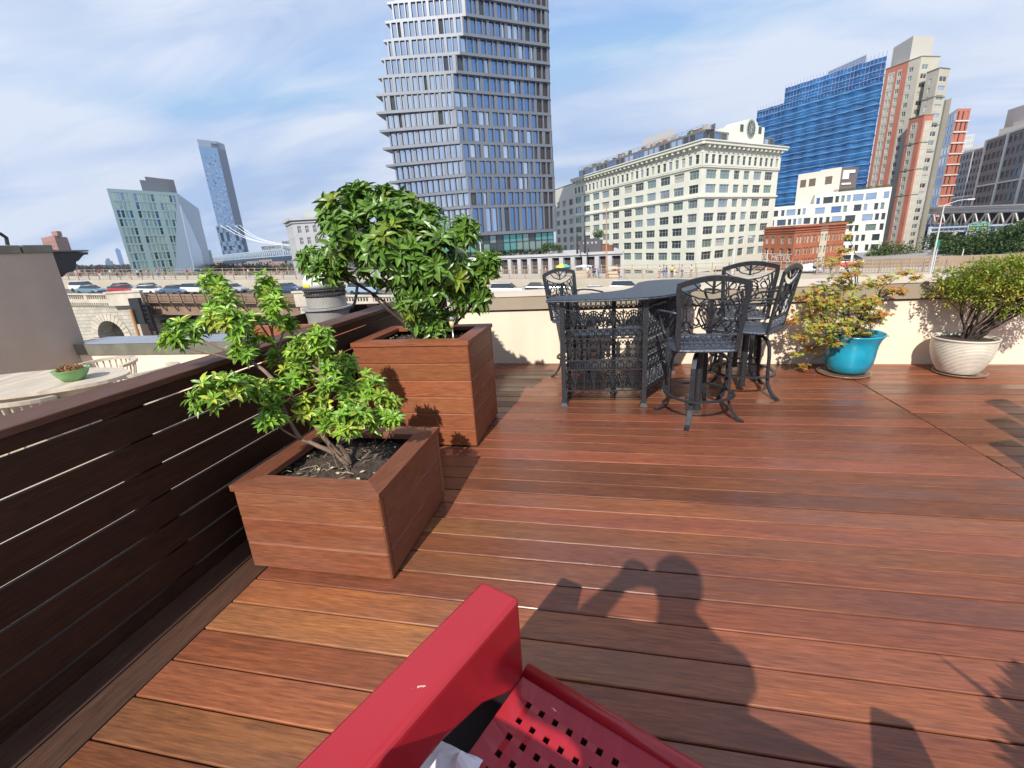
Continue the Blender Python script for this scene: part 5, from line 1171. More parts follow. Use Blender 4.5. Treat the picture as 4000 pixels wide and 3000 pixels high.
# ------------------------------------------------------------------ buildings
def V2(p): return Vector((p[0], p[1]))
def onplane(px, py, P, Q):
    """point where the pixel ray meets the vertical plane through plan points P, Q"""
    d = ray(px, py); e = V2(Q)-V2(P); n = Vector((e.y, -e.x)); t = (V2(P).dot(n))/(d.x*n.x+d.y*n.y); return CAM+d*t
def frac(t, Pa, Pb):
    """image fraction -> fraction along the wall from Pa (left) to Pb (right)"""
    za, zb = (Vector((*V2(Pa), 0))-CAM).dot(FWD), (Vector((*V2(Pb), 0))-CAM).dot(FWD); return t*za/(t*za+(1-t)*zb)
def facade(b, A, B, z0, z1, cols, rows, dep, mf=lambda u, z: 0, skip=lambda i, j: False, ubr=(), zbr=()):
    A, B = V2(A), V2(B); L = (B-A).length; e = (B-A)/L; n = Vector((e.y, -e.x))
    us = sorted({0.0, L, *[round(u, 4) for c in cols for u in c], *ubr}); zs = sorted({z0, z1, *[round(z, 4) for r in rows for z in r], *zbr})
    zs = [z for z in zs if z0-1e-6 <= z <= z1+1e-6]; us = [u for u in us if -1e-6 <= u <= L+1e-6]
    P = lambda u, z, d=0: (A.x+e.x*u-n.x*d, A.y+e.y*u-n.y*d, z); specs = []
    ci = lambda u: next((i for i, c in enumerate(cols) if c[0] < u < c[1]), -1); rj = lambda z: next((j for j, r in enumerate(rows) if r[0] < z < r[1]), -1)
    for a, c in zip(us, us[1:]):
        for lo, hi in zip(zs, zs[1:]):
            i, j = ci((a+c)/2), rj((lo+hi)/2)
            if i >= 0 and j >= 0 and not skip(i, j): continue
            b.quad(P(a, lo), P(c, lo), P(c, hi), P(a, hi), mf((a+c)/2/L, (lo+hi)/2))
    for i, (a, c) in enumerate(cols):
        for j, (lo, hi) in enumerate(rows):
            if skip(i, j) or hi > z1+1e-6 or lo < z0-1e-6: continue
            m_ = mf((a+c)/2/L, (lo+hi)/2)
            b.quad(P(a, lo), P(c, lo), P(c, lo, dep), P(a, lo, dep), m_); b.quad(P(a, hi, dep), P(c, hi, dep), P(c, hi), P(a, hi), m_)
            b.quad(P(a, lo), P(a, lo, dep), P(a, hi, dep), P(a, hi), m_); b.quad(P(c, lo, dep), P(c, lo), P(c, hi), P(c, hi, dep), m_)
            specs.append((A, e, n, a, c, lo, hi, dep, i, j))
    return specs
def windows(root, specs, glasses, frame, nv=1, nh=1, fw=.10, seed=1, pick=None, name='window', limit=100, open_=0.0):
    off = root.location; r = random.Random(seed)
    def size(s):
        c = Vector((s[0].x+s[1].x*(s[3]+s[4])/2, s[0].y+s[1].y*(s[3]+s[4])/2)); D2 = c.length_squared
        return (s[4]-s[3])*(s[6]-s[5])*abs(s[2].dot(c.normalized()))/D2
    specs = sorted(specs, key=size, reverse=True)
    def draw(b, s, gi):
        A, e, n, u0, u1, z0, z1, dep = s[:8]
        P = lambda u, z, d: Vector((A.x+e.x*u-n.x*d, A.y+e.y*u-n.y*d, z)); E = Vector((e.x, e.y, 0)); Nn = Vector((n.x, n.y, 0))
        b.quad(P(u0+.005, z0+.005, dep), P(u1-.005, z0+.005, dep), P(u1-.005, z1-.005, dep), P(u0+.005, z1-.005, dep), gi)
        w, h = u1-u0, z1-z0; k = len(glasses)
        def barv(u): b.obox(P(u-fw/2, z0+.004, dep-.004), E*fw, Nn*.08, Vector((0, 0, h-.008)), k)
        def barh(z): b.obox(P(u0+.004, z-fw/2, dep-.004), E*(w-.008), Nn*.07, Vector((0, 0, fw)), k)
        barv(u0+fw/2+.006); barv(u1-fw/2-.006); barh(z0+fw/2+.006); barh(z1-fw/2-.006)
        for i in range(1, nv+1): barv(u0+w*i/(nv+1))
        for i in range(1, nh+1): barh(z0+h*i/(nh+1)+(.12*h if nh == 1 else 0))
    rest = MB(off); cnt = 0
    for q, s in enumerate(specs):
        gi = pick(s, r) if pick else r.randrange(len(glasses))
        if q < limit: b = MB(off); draw(b, s, gi); b.build(name, glasses+[frame], root)
        else: draw(rest, s, gi); cnt += 1
    if cnt: tag(rest.build(name, glasses+[frame], root), kind='stuff')
def regular(L, n, w, m0=0.0, m1=0.0): s = (L-m0-m1)/n; return [(m0+s*i+(s-s*w)/2, m0+s*i+(s+s*w)/2) for i in range(n)]
def rowsf(z0, n, p, h, o=.0): return [(z0+p*i+o, z0+p*i+o+h) for i in range(n)]
def closed(b, pts, z0, z1, skipn, mi=0, top=True):
    """plain quads for the unseen sides and the roof; skipn = number of leading edges already built"""
    n = len(pts)
    for i in range(skipn, n):
        a, c = pts[i], pts[(i+1) % n]; b.quad((a[0],a[1],z0),(c[0],c[1],z0),(c[0],c[1],z1),(a[0],a[1],z1), mi)
    if top: b.add([(x, y, z1) for x, y in pts], [tuple(range(n))], mi)
def back(A, B, d):
    A, B = V2(A), V2(B); rb, ra = B.normalized(), A.normalized(); e = (B-A).normalized(); return B+rb*d-e*d*.06, A+ra*d+e*d*.06

G_sky = mat('glass_bright', (.60, .68, .78), .04, metal=.95); G_blue = mat('glass_blue', (.20, .31, .50), .05, metal=.92); G_dark = mat('glass_dark', (.035, .045, .055), .08, spec=.8)
G_green = mat('glass_green', (.26, .36, .33), .10, metal=.55); G_blind = mat('window_blind', (.45, .46, .42), .6); G_bronze = mat('glass_bronze', (.075, .06, .055), .12, metal=.5)
G_teal = mat('glass_teal', (.12, .34, .33), .1, metal=.5)

def dark_tower():
    zt = [-2, 11, 33.5, 51.6, 64]
    Rr = [(-33.3,115.3), (-33.8,115.1), (-35.6,114.6), (-31.1,115.9), (-28.2,116.6)]
    Tt = [(-55.2,117.5), (-55.0,115.4), (-53.7,110.2), (-49.6,112.9), (-46.0,114.4)]
    Cc = [(-14.3,131.5), (-14.5,131.3), (-15.0,130.6), (-14.5,128.4), (-14.3,127.6)]
    def ip(T, z):
        z = max(zt[0], min(zt[-1], z)); i = max(k for k in range(4) if zt[k] <= z) if z < zt[-1] else 3
        t = (z-zt[i])/(zt[i+1]-zt[i]); t = t if i in (0, 3) else t*t*(3-2*t)*.45+t*.55; return V2(T[i]).lerp(V2(T[i+1]), t)
    base = Vector((-33, 122, -20)); t = empty('dark_glass_tower', base, 0, 'tall dark metal clad apartment tower with slanting corner and stepped balconies on its left side', 'building'); off = base
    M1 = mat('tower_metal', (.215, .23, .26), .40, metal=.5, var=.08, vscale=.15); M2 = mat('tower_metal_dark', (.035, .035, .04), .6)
    wall = MB(off); slabs = MB(off); sL, sR, sB = [], [], []; fh = 3.62; z = 3.75; k = 0; r = random.Random(8)
    rings = []
    while z < 64:
        tall = (k == 0); h = 6.6 if tall else fh
        T, Rp, C = ip(Tt, z), ip(Rr, z), ip(Cc, z); L = T.lerp(Rp, .125); T = L.lerp(T, .78); e = (C-Rp).normalized(); nn = Vector((-e.y, e.x))
        C1 = C+e*.9+nn*1.1; C2 = C+e*1.3+nn*3.2; bk = (V2((-40, 137)), ); 
        bl = (L-Rp).normalized(); nb = Vector((bl.y, -bl.x)); LB = L+nb*16 if nb.y > 0 else L-nb*16
        foot = [L, Rp, C, C1, C2, V2((-20, 146)), V2((-45, 142)), LB]
        sp = .50 if not tall else .6
        # floor band, slightly proud, running out to the balcony tip
        cen = V2((-33, 126)); pr = [p+(p-cen).normalized()*.14 for p in foot]
        band = [T+(T-Rp).normalized()*.1+nb*0, pr[1], pr[2], pr[3], pr[4], pr[5], pr[6], pr[7]]
        slabs.prism([(p.x, p.y) for p in band], z, z+sp)
        # bays of the left (bright) face and right face
        for (A, B, store, n, bias) in ((L, Rp, sL, 12, 0), (Rp, C, sR, 14, 1)):
            Lw = (B-A).length; cols = []; u = .25; i = 0; s0 = (k*2+bias) % 3
            wd = (Lw-.5)/n
            for i in range(n):
                wide = ((i+s0) % 3 != 2); a = u+wd*i
                cols.append((a+.08*wd, a+(.88 if wide else .60)*wd))
            store += [s+(n,) for s in facade(wall, A, B, z+sp, z+h, cols, [(z+sp+.14, z+h-.08)], .42)]
        for A, B in ((C, C1), (C1, C2)):
            Lw = (B-A).length; sB += facade(wall, A, B, z+sp, z+h, [(.12, Lw-.12)], [(z+sp+.1, z+h-.1)], .2)
        # dark recess under the balcony side
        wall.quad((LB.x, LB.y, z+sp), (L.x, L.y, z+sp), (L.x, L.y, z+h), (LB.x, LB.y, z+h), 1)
        for a, c in ((C2, foot[5]), (foot[5], foot[6]), (foot[6], LB)): wall.quad((a.x,a.y,z+sp),(c.x,c.y,z+sp),(c.x,c.y,z+h),(a.x,a.y,z+h), 0)
        if False:      # balcony front panel leaning out to the tip
            q = T; b2 = MB(off); b2.add([(T.x,T.y,z+sp),(L.x-.02*bl.x,L.y-.02*bl.y,z+sp),(L.x,L.y,z+sp+.95),(T.x,T.y,z+sp+.95),(T.x+nb.x*.1,T.y+nb.y*.1,z+sp),(L.x+nb.x*.1,L.y+nb.y*.1,z+sp),(L.x+nb.x*.1,L.y+nb.y*.1,z+sp+.95),(T.x+nb.x*.1,T.y+nb.y*.1,z+sp+.95)],
                    [(0,1,2,3),(7,6,5,4),(3,2,6,7),(1,0,4,5),(0,3,7,4)]); b2.build('balcony_rail', G_sky, t)
        z += h; k += 1
    slabs.prism([(p.x, p.y) for p in band], z, z+.8)
    wall.build('wall', [M1, M2], t); slabs.build('floor_bands', M1, t)
    pk = lambda s, r_: (0 if s[5] < 22 and r_.random() < .2 else 1) if s[5] < 30 or r_.random() < .15 else 0
    windows(t, sL+[s for s in sR], [G_sky, G_blue, G_dark, G_bronze], M2, 0, 0, .10, 5, lambda s, r_: (3 if s[-1] == 14 and s[8] > 11 else (2 if r_.random() < .04 else (0 if s[-1] == 12 else (1 if r_.random() < .8 else 0)))))
    windows(t, sB, [G_bronze], M2, 1, 0, .08, 6, None, 'bronze_window')
    # glazed lobby
    b = MB(off); A, B = V2((-50, 119)), V2((-33.5, 116.6)); C = V2((-15.2, 131.8)); sp = []
    for P_, Q_, n in ((A, B, 9), (B, C, 12)): sp += facade(b, P_, Q_, -1.3, 3.7, regular((Q_-P_).length, n, .93), [(-1.2, 1.6), (1.7, 3.6)], .1)
    b.build('lobby_frame', M2, t); windows(t, sp, [G_teal, G_dark, G_green], M2, 0, 0, .07, 9, None, 'lobby_pane')
    b = MB(off); b.prism([(-50, 119.4), (-33.5, 117), (-15.5, 132.3), (-20, 145), (-46, 141)], -19.9, -1.31); b.build('base', M2, t)
dark_tower()

def podium():
    A, B = PD(1560, 1010, 128), PD(2433, 978, 88); A, B = V2(A), V2(B); z1, z0 = -1.28, -19.9
    e = (B-A).normalized(); L = (B-A).length; n = Vector((e.y, -e.x))
    t = empty('colonnade_podium', (*(A.lerp(B, .5)), z0), 0, 'long low pale concrete colonnade with dark bays below the dark glass tower', 'building'); off = t.location
    Mc = mat('pale_concrete', (.50, .49, .50), .8, var=.08, vscale=.4); Md = mat('louvre_dark', (.085, .075, .075), .7)
    C, D_ = back(A, B, 30); b = MB(off); nb = 24; cols = regular(L, nb, .66); rows = [(-8.5, z1-.75)]
    sp = facade(b, A, B, z0, z1, cols, rows, .9); closed(b, [A, B, C, D_], z0, z1, 1); b.build('wall', Mc, t)
    q = MB(off); P = lambda u, z, d: Vector((A.x+e.x*u+n.x*d, A.y+e.y*u+n.y*d, z)); q.obox(P(-.2, z1-.42, -.1), (e.x*(L+.4), e.y*(L+.4), 0), (n.x*.35, n.y*.35, 0), (0, 0, .5)); q.build('coping', Mc, t)
    for s in sp:
        p = MB(off); p.obox(P(s[3], s[5], -.85), (e.x*(s[4]-s[3]), e.y*(s[4]-s[3]), 0), (n.x*.1, n.y*.1, 0), (0, 0, s[6]-s[5]))
        for k in range(6): u = s[3]+(s[4]-s[3])*(k+.5)/6; p.obox(P(u-.06, s[5], -.75), (e.x*.12, e.y*.12, 0), (n.x*.12, n.y*.12, 0), (0, 0, s[6]-s[5]))
        p.build('louvre_panel', Md, t)
    return A, B, e, n, z1
PA, PB, Pe, Pn, Pz = podium()

def leafy(name, lobes, label, cat, col1, col2, leafL, n_leaf, seed, trunk=None, group=None):
    """lobes: (centre, radius vector). irregular crown of many small leaf clumps"""
    r = random.Random(seed); c0 = sum((Vector(c) for c, _ in lobes), Vector())/len(lobes); base = Vector(trunk) if trunk else Vector((c0.x, c0.y, min(c[2]-R[2] for c, R in lobes)))
    t = empty(name, base, 0, label, cat, group); off = base
    ml = mat('foliage_%s' % name+str(seed), col1, .6, col2=col2, vscale=.35, island=.35, trans=.2)
    f = MB(off); tot = sum(R[0]*R[2] for _, R in lobes)
    for c, R in lobes:
        c = Vector(c); n = int(n_leaf*R[0]*R[2]/tot); sub = [Vector((r.gauss(0,1), r.gauss(0,1), r.gauss(.2,1))).normalized() for _ in range(14)]
        for k in range(n):
            s = r.choice(sub); d = (s*1.1+Vector((r.gauss(0,.45), r.gauss(0,.45), r.gauss(0,.45)))); d = d.normalized()*min(1.15, .55+.5*r.random()+.12*math.sin(7*s.x+5*s.z))
            p = c+Vector((d.x*R[0], d.y*R[1], d.z*R[2])); ax = Vector((r.gauss(0,1), r.gauss(0,1), r.gauss(.4,1)))
            leaf(f, p, ax, Vector((0, 0, 1)) if abs(ax.normalized().z) < .9 else Vector((1, 0, 0)), leafL*r.uniform(.7, 1.3), leafL*.6, 0, .2)
    if trunk:
        s = MB(off)
        for c, R in lobes: limb(s, base, Vector(c)+Vector((0, 0, -R[2]*.2)), .22*leafL/.35+.05, .06, r, 7, .04, 6)
        s.build('trunk', M_barkd, t)
    f.build('crown' if trunk else 'foliage', ml, t)
def rel(u, d, z): return Vector((PA.x+Pe.x*u-Pn.x*d, PA.y+Pe.y*u-Pn.y*d, z))
Lp = (PB-PA).length
for i, (a, c, lab) in enumerate(((.30, .50, 'clipped dark hedge on the podium in front of the teal lobby glass, left length'), (.51, .71, 'clipped dark hedge on the podium ending beside the rounded bush'))):
    k = 9; leafy('podium_hedge', [(rel(Lp*(a+(c-a)*j/(k-1)), 1.2, Pz+.45), (1.3, 1.0, .75)) for j in range(k)], lab, 'hedge', (.035, .07, .02), (.02, .045, .014), .30, 2600, 40+i)
leafy('round_bush', [(rel(Lp*.735, 1.5, Pz+1.1), (2.0, 1.6, 1.3)), (rel(Lp*.765, 1.6, Pz+.8), (1.2, 1.2, 1.0))], 'rounded yellow green bush on the colonnade roof', 'bush', (.12, .15, .03), (.06, .09, .02), .25, 1800, 44)
def kiosk():
    p = rel(Lp*.885, 1.2, Pz); t = empty('rooftop_kiosk', p, math.atan2(Pe.y, Pe.x), 'dark grey curved sign screen standing on the colonnade roof', 'kiosk')
    b = MB(); b.extr([(-2.4, 0, .02), (2.4, 0, .02), (2.4, 0, 2.2), (1, 0, 2.55), (-1, 0, 2.5), (-2.4, 0, 2.1)], (0, .5, 0)); b.build('screen', mat('kiosk_grey', (.09, .09, .10), .6), t)
    b = MB()
    for i, x in enumerate((-1.3, -.45, .45, 1.3)): b.extr([(x-.2, -.05, 1.9), (x, -.05, 1.5), (x+.2, -.05, 1.9), (x+.2, -.05, 2.0), (x, -.05, 1.75), (x-.2, -.05, 2.0)], (0, .045, 0))
    b.build('white_marks', mat('mark_white', (.7, .7, .7), .7), t)
    b = MB(); b.box(-4.2, -2.6, .3, .42, 2.1, 2.22); b.box(2.5, 4.6, 0, .8, .02, 1.2); b.build('side_bench', mat('rust_box', (.18, .08, .05), .7), t)
kiosk()
leafy('rooftop_tree', [(rel(Lp*.905, 2.2, Pz+3.3), (1.0, 1.0, .8))], 'small light green tree behind the grey sign screen on the colonnade', 'tree', (.14, .20, .05), (.08, .12, .03), .3, 500, 45, rel(Lp*.905, 2.2, Pz))

def clock_building():
    C = PD(2760, 547, 135); zc = C.z; Lf, Lf2, Rt = onplane(2240, 704, C, (-13.5, 188.7)), V2((-23.2, 207.8)), V2((50.0, 158.9))
    C2 = V2((23.2, 133.9)); A = V2((-13.2, 188.4)); A2 = V2((-22.8, 206.9)); B = V2((49.2, 159.4))
    t = empty('cream_loft_building', (C2.x, C2.y, -20), 0, 'large cream factory style building with heavy cornice, many gridded windows and round pediment window', 'building'); off = t.location
    Mw = mat('cream_paint_wall', (.74, .745, .64), .8, var=.05, vscale=.25); Ms = mat('cream_side_wall', (.64, .64, .55), .8, var=.05, vscale=.25)
    rows = [(-19, -17), (-15.4, -13.2), (-11.8, -9.7), (-8.1, -6.0), (-4.65, -2.55), (-1.15, .95), (2.35, 4.45), (5.85, 7.95), (9.0, 11.1), (12.5, 14.6)]
    rows = [(-18.2, -16), (-14.9, -12.8), (-11.5, -9.4), (-6.25, -4.1), (-2.95, -.85), (.4, 2.45), (3.75, 5.85), (7.25, 9.3), (10.9, 13.0), (14.35, 16.55)]; att = (17.9, 20.1)
    b = MB(off); zt = zc-.9
    L = (A-C2).length; lc = []
    ctr = [1270, 1148, 1035, 925, 825, 732, 632, 547, 468, 392, 322]; hw = [40, 42, 40, 37, 35, 33, 28, 30, 27, 25, 23]
    for c, h in list(zip(ctr, hw))[::-1]:
        t0, t1 = (c-h-290)/(1330-290), (c+h-290)/(1330-290); f0, f1 = frac(t0, A, C2), frac(t1, A, C2); lc.append((f0*L, f1*L))
    sL = facade(b, A, C2, -20, zt, lc, rows, .35)
    Lr = (B-C2).length; rc = []
    for a, c in ((1370,1450),(1475,1550),(1580,1625),(1655,1700),(1730,1790),(1815,1875)): rc.append((frac((a-1332)/(1915-1332), C2, B)*Lr, frac((c-1332)/(1915-1332), C2, B)*Lr))
    sR = facade(b, C2, B, -20, zt, rc, rows, .35)
    # attic windows: one mesh row, more and narrower
    b.v = b.v  # attic openings sit in a proud course
    sA = []
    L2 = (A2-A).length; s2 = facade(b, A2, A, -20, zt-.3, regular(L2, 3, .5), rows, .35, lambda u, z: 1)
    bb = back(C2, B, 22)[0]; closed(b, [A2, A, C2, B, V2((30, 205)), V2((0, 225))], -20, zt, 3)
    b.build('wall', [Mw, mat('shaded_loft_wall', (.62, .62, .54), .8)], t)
    # the attic row as framed windows proud of the wall
    fr = mat('window_frame_grey', (.30, .34, .33), .6)
    for P_, Q_, n in ((A, C2, 26), (C2, B, 13)):
        LL = (Q_-P_).length; e = (Q_-P_)/LL; nn = Vector((e.y, -e.x)); att_b = MB(off)
        Po = P_+nn*.36; Qo = Q_+nn*.36+((e*.36) if P_ is A else e*0); Po = Po-(e*.36 if P_ is C2 else e*0); LL = (Qo-Po).length; sA += facade(att_b, Po, Qo, att[0]-.5, att[1]+.3, regular(LL, n, .55, .5, .5), [att], .30); att_b.build('attic_course', Mw, t)
    gl = [G_green, G_blind, G_dark, mat('glass_sky_soft', (.42, .48, .52), .08, metal=.7)]
    windows(t, sL+sR+s2, gl, fr, 2, 1, .10, 3, lambda s, r_: r_.choices([0, 1, 2, 3], [.34, .08, .40, .18])[0], limit=100)
    windows(t, sA, gl, fr, 0, 1, .08, 4, lambda s, r_: r_.choices([0, 1, 2, 3], [.15, .05, .7, .1])[0], 'attic_window')
    # string courses, cornice with brackets
    def course(name, z0, z1, d, m_=Mw, withend=False):
        q = MB(off)
        for P_, Q_ in ((A, C2), (C2, B)):
            e = (Q_-P_).normalized(); nn = Vector((e.y, -e.x)); ext = d*.8
            p = [P_-e*0, Q_+e*(ext if P_ is A else 0), Q_+e*(ext if P_ is A else 0)+nn*d, P_-e*(0)+nn*d] if P_ is A else [P_-e*ext, Q_+e*ext, Q_+e*ext+nn*d, P_-e*ext+nn*d]
            q.prism([(v.x, v.y) for v in p], z0+(.0 if P_ is A else .003), z1+(.0 if P_ is A else .003))
        q.build(name, m_, t)
    course('string_course', 9.75, 10.25, .35); course('string_course', 17.05, 17.35, .30); course('cornice_fascia', 20.45, 20.9, .35)
    course('cornice', zc-.75, zc-.05, 1.5); course('cornice_lip', zc-.04, zc+.25, 1.75)
    for P_, Q_, n in ((A, C2, 30), (C2, B, 17)):
        q = MB(off)
        LL = (Q_-P_).length; e = (Q_-P_)/LL; nn = Vector((e.y, -e.x))
        for i in range(n):
            u = LL*(i+.5)/n; s = P_+e*(u-.32); q.obox((s.x, s.y, zc-1.45), (e.x*.64, e.y*.64, 0), (nn.x*1.25, nn.y*1.25, 0), (0, 0, .69))
        q.build('brackets', Mw, t)
    # rooftop glass penthouse, terraces and planters
    Mdk = mat('penthouse_grey', (.16, .16, .18), .6); ea = (C2-A).normalized(); na = Vector((ea.y, -ea.x)); eb = (B-C2).normalized(); nb = Vector((eb.y, -eb.x))
    pA, pC, pB = A-na*2.2, C2-na*2.2-nb*2.2+eb*.0, B-nb*2.2; pC = C2-na*2.4-nb*2.4
    q = MB(off); s3 = facade(q, pA, pC, zc+.2, zc+3.2, regular((pC-pA).length, 26, .86), [(zc+.7, zc+2.7)], .12); s4 = facade(q, pC, pB, zc+.2, zc+3.2, regular((pB-pC).length, 13, .86), [(zc+.6, zc+2.8)], .12)
    bk = [pA, pC, pB, V2((28, 195)), V2((5, 212))]; closed(q, bk, zc+.2, zc+3.2, 2); q.build('penthouse', Mdk, t); windows(t, s3+s4, [G_blue, G_sky, G_dark], Mdk, 0, 0, .08, 14, None, 'penthouse_window')
    r = random.Random(6)
    for k in range(60):
        u = r.random(); p = pA.lerp(pC, u)-na*r.uniform(.3, 2.5); w, h = r.uniform(.5, 1.8), r.uniform(.4, 1.3); q = MB(off); q.obox((p.x, p.y, zc+3.22), (ea.x*w, ea.y*w, 0), (-na.x*.8, -na.y*.8, 0), (0, 0, h)); q.build(('roof_planter', 'roof_furniture', 'roof_plant')[k % 3], (mat('terrace_wood', (.30, .16, .09), .8), mat('terrace_grey', (.42, .42, .40), .8), mat('terrace_green', (.10, .13, .05), .9, var=.4, vscale=1))[k % 3], t)
    q = MB(off)
    for k in range(34):
        p = pA.lerp(pC, k/33); q.box(p.x-.03, p.x+.03, p.y-.03, p.y+.03, zc+3.2, zc+4.3)
    for zz in (3.7, 4.2): q.obox((pA.x, pA.y, zc+zz), (pC.x-pA.x, pC.y-pA.y, 0), (.05, .05, 0), (0, 0, .05))
    q.build('roof_railing', Mdk, t)
    for (px0, px1, pyt, dd, hh) in ((2514, 2632, 500, 178, 6.5), (2700, 2795, 480, 150, 5.4)):
        a, c = PD(px0, pyt+25, dd), PD(px1, pyt, dd-12); q = MB(off); a, c = V2(a), V2(c); g, h = back(a, c, 6); z_ = PD(px1, pyt, dd-12).z; q.prism([(v.x, v.y) for v in (a, c, g, h)], zc+3.3, z_); q.build('bulkhead', mat('bulkhead_pale', (.55, .53, .52), .8) if px0 < 2600 else Mdk, t)
    # pediment block with round window
    u0, u1 = frac((1572-1332)/(1915-1332), C2, B), frac((1778-1332)/(1915-1332), C2, B); P0, P1 = C2.lerp(B, u0)+nb*.05, C2.lerp(B, u1)+nb*.05; w = (P1-P0).length
    zp = onplane(2870, 480, C2, B).z; ztp = onplane(2912, 461, C2, B).z; prof = [(0, zc-.2), (w, zc-.2), (w, zp-.2), (w*.80, zp)]
    for k in range(11): a = math.pi*k/10; prof.append((w*.5+w*.24*math.cos(a), zp+.1+(ztp-zp-.1)*math.sin(a)))
    prof += [(w*.20, zp), (0, zp-.2)]
    q = MB(off); q.extr([(P0.x+eb.x*u, P0.y+eb.y*u, z) for u, z in prof], (-nb.x*6, -nb.y*6, 0)); q.build('pediment', Mw, t)
    zr = onplane(2910, 501, C2, B).z; R1 = 1.75; cc = P0+eb*(w*.5)
    q = MB(off); k = 24; ring = lambda R, d: [(cc.x+eb.x*R*math.cos(6.2832*i/k)+nb.x*d, cc.y+eb.y*R*math.cos(6.2832*i/k)+nb.y*d, zr+R*1.15*math.sin(6.2832*i/k)) for i in range(k)]
    q.extr(ring(R1, .02), (nb.x*.06, nb.y*.06, 0)); rw = q.build('round_window', G_dark, t)
    q = MB(off); ro, ri = ring(R1+.3, .1), ring(R1-.02, .1); q.add(ro+ri, [(i, (i+1) % k, k+(i+1) % k, k+i) for i in range(k)])
    for a in range(0, 180, 30): d = Vector((eb.x*math.cos(R_(a)), eb.y*math.cos(R_(a)), math.sin(R_(a))*1.15))*R1; o_ = Vector((cc.x+nb.x*.12, cc.y+nb.y*.12, zr)); q.tube([o_-d, o_+d], .07, 4)
    q.tube([Vector(p)+Vector((nb.x*.02, nb.y*.02, 0)) for p in ring(R1*.55, .1)+[ring(R1*.55, .1)[0]]], .07, 4)
    fr_ = q.build('window_tracery', fr, t, offset=off); fr_.parent = rw
    for du in (.17, .83):
        s = cc+eb*(w*(du-.5)); q = MB(off); q.obox((s.x-eb.x*.7, s.y-eb.y*.7, zr-.9), (eb.x*1.4, eb.y*1.4, 0), (nb.x*.08, nb.y*.08, 0), (0, 0, 1.7)); q.build('pediment_window', G_dark, t)
clock_building()

def netted_building():
    Rc = PD(3462, 231, 215); d = V2((-.653, .757)); zt = Rc.z; R0 = V2(Rc); L1 = R0+d*33.4; L0 = R0+d*44.5; n = Vector((-d.y, d.x)); n = n if n.dot(V2((0, -1))) > 0 else -n
    t = empty('netted_building', (R0.x, R0.y, -20), 0, 'tall block wrapped in blue construction netting with scaffold levels', 'building'); off = t.location
    net = mat('blue_netting', (.014, .14, .36), .7, col2=(.008, .065, .20), vscale=.10, island=0, bump=.5, bscale=.8, detail=8); net.node_tree.nodes['Principled BSDF'].inputs['Alpha'].default_value = 1
    core = MB(off); RB = R0+R0.normalized()*24+d*4; core.prism([tuple(p) for p in (L0-n*1.2, R0-n*1.2+d*1.5, RB-n*1.2, L0-n*24)], -20, 46.8); core.prism([tuple(p) for p in (L1-n*1.3, R0-n*1.25+d*1.5, RB-n*1.3, L1-n*23.9)], 46.8, zt-.3); core.build('structure_core', mat('core_concrete', (.25, .27, .33), .9), t)
    r = random.Random(12)
    for nm, P_, Q_, z1, m_ in (('netting', L0, L1, 47.5, 0), ('netting', L1, R0, zt+1.0, 0), ('netting', R0, RB, zt+.6, 0)):
        b = MB(off); e = (Q_-P_); Lx = e.length; e = e/Lx; nn = Vector((e.y, -e.x)); nu, nz = int(Lx/1.0), int((z1+20)/1.0)
        vs = [(P_.x+e.x*Lx*i/nu+nn.x*w, P_.y+e.y*Lx*i/nu+nn.y*w, -20+(z1+20)*j/nz) for j in range(nz+1) for i in range(nu+1) for w in (.22*math.sin(i*1.3+.4*math.sin(j*.8))+.20*math.sin(j*2.09)+r.uniform(-.06, .06),)]
        b.add(vs, [(j*(nu+1)+i, j*(nu+1)+i+1, (j+1)*(nu+1)+i+1, (j+1)*(nu+1)+i) for j in range(nz) for i in range(nu)]); o = b.build(nm, net, t); md = o.modifiers.new('th', 'SOLIDIFY'); md.thickness = .03
    mw = mat('scaffold_white', (.34, .50, .68), .6)
    z = 10; k = 0
    while z < zt+.5:
        P_ = L0 if z < 47 else L1; e = (R0-P_); Lx = e.length; e = e/Lx; nn = Vector((e.y, -e.x)); b = MB(off); u = 0
        while u < Lx:
            l = r.uniform(4, 11); s = P_+e*u+nn*.38; 
            b.obox((s.x, s.y, z+r.uniform(-.05, .05)), (e.x*min(l, Lx-u), e.y*min(l, Lx-u), r.uniform(-.1, .1)), (nn.x*.14, nn.y*.14, 0), (0, 0, .10))
            u += l
        b.build('scaffold_level', mw, t); z += 2.05; k += 1
    b = MB(off)
    for i in range(30): s = L1.lerp(R0, i/29)+n*.1; b.box(s.x-.05, s.x+.05, s.y-.05, s.y+.05, zt-6, zt+2.4)
    for i in range(9): s = L0.lerp(L1, i/9)+n*.1; b.box(s.x-.05, s.x+.05, s.y-.05, s.y+.05, 44, 49.3)
    b.build('scaffold_poles', mat('scaffold_violet', (.28, .28, .52), .6), t)
    for px0, py0, px1, py1, dd, m_ in ((3238, 258, 3386, 212, 236, 'bulkhead_grey'),):
        a, c = PD(px0, py0, dd+6), PD(px1, py1, dd-6); ztb = c.z if m_ != 'x' else c.z+1.0; q = MB(off); g, h = back(V2(a), V2(c), 9); q.prism([tuple(v) for v in (V2(a), V2(c), g, h)], zt-.35, ztb)
        q.build('bulkhead', mat('bulkhead_grey', (.36, .38, .43), .7) if m_ != 'x' else net, t)
        if m_ != 'x':
            q = MB(off); e = (V2(c)-V2(a)).normalized(); nn = Vector((e.y, -e.x))
            for k in range(3): s = V2(a)+nn*.02; q.obox((s.x, s.y, ztb-.5-k*.75), (c.x-a.x, c.y-a.y, 0), (nn.x*.15, nn.y*.15, 0), (0, 0, .16))
            q.build('louvres', mw, t)
netted_building()

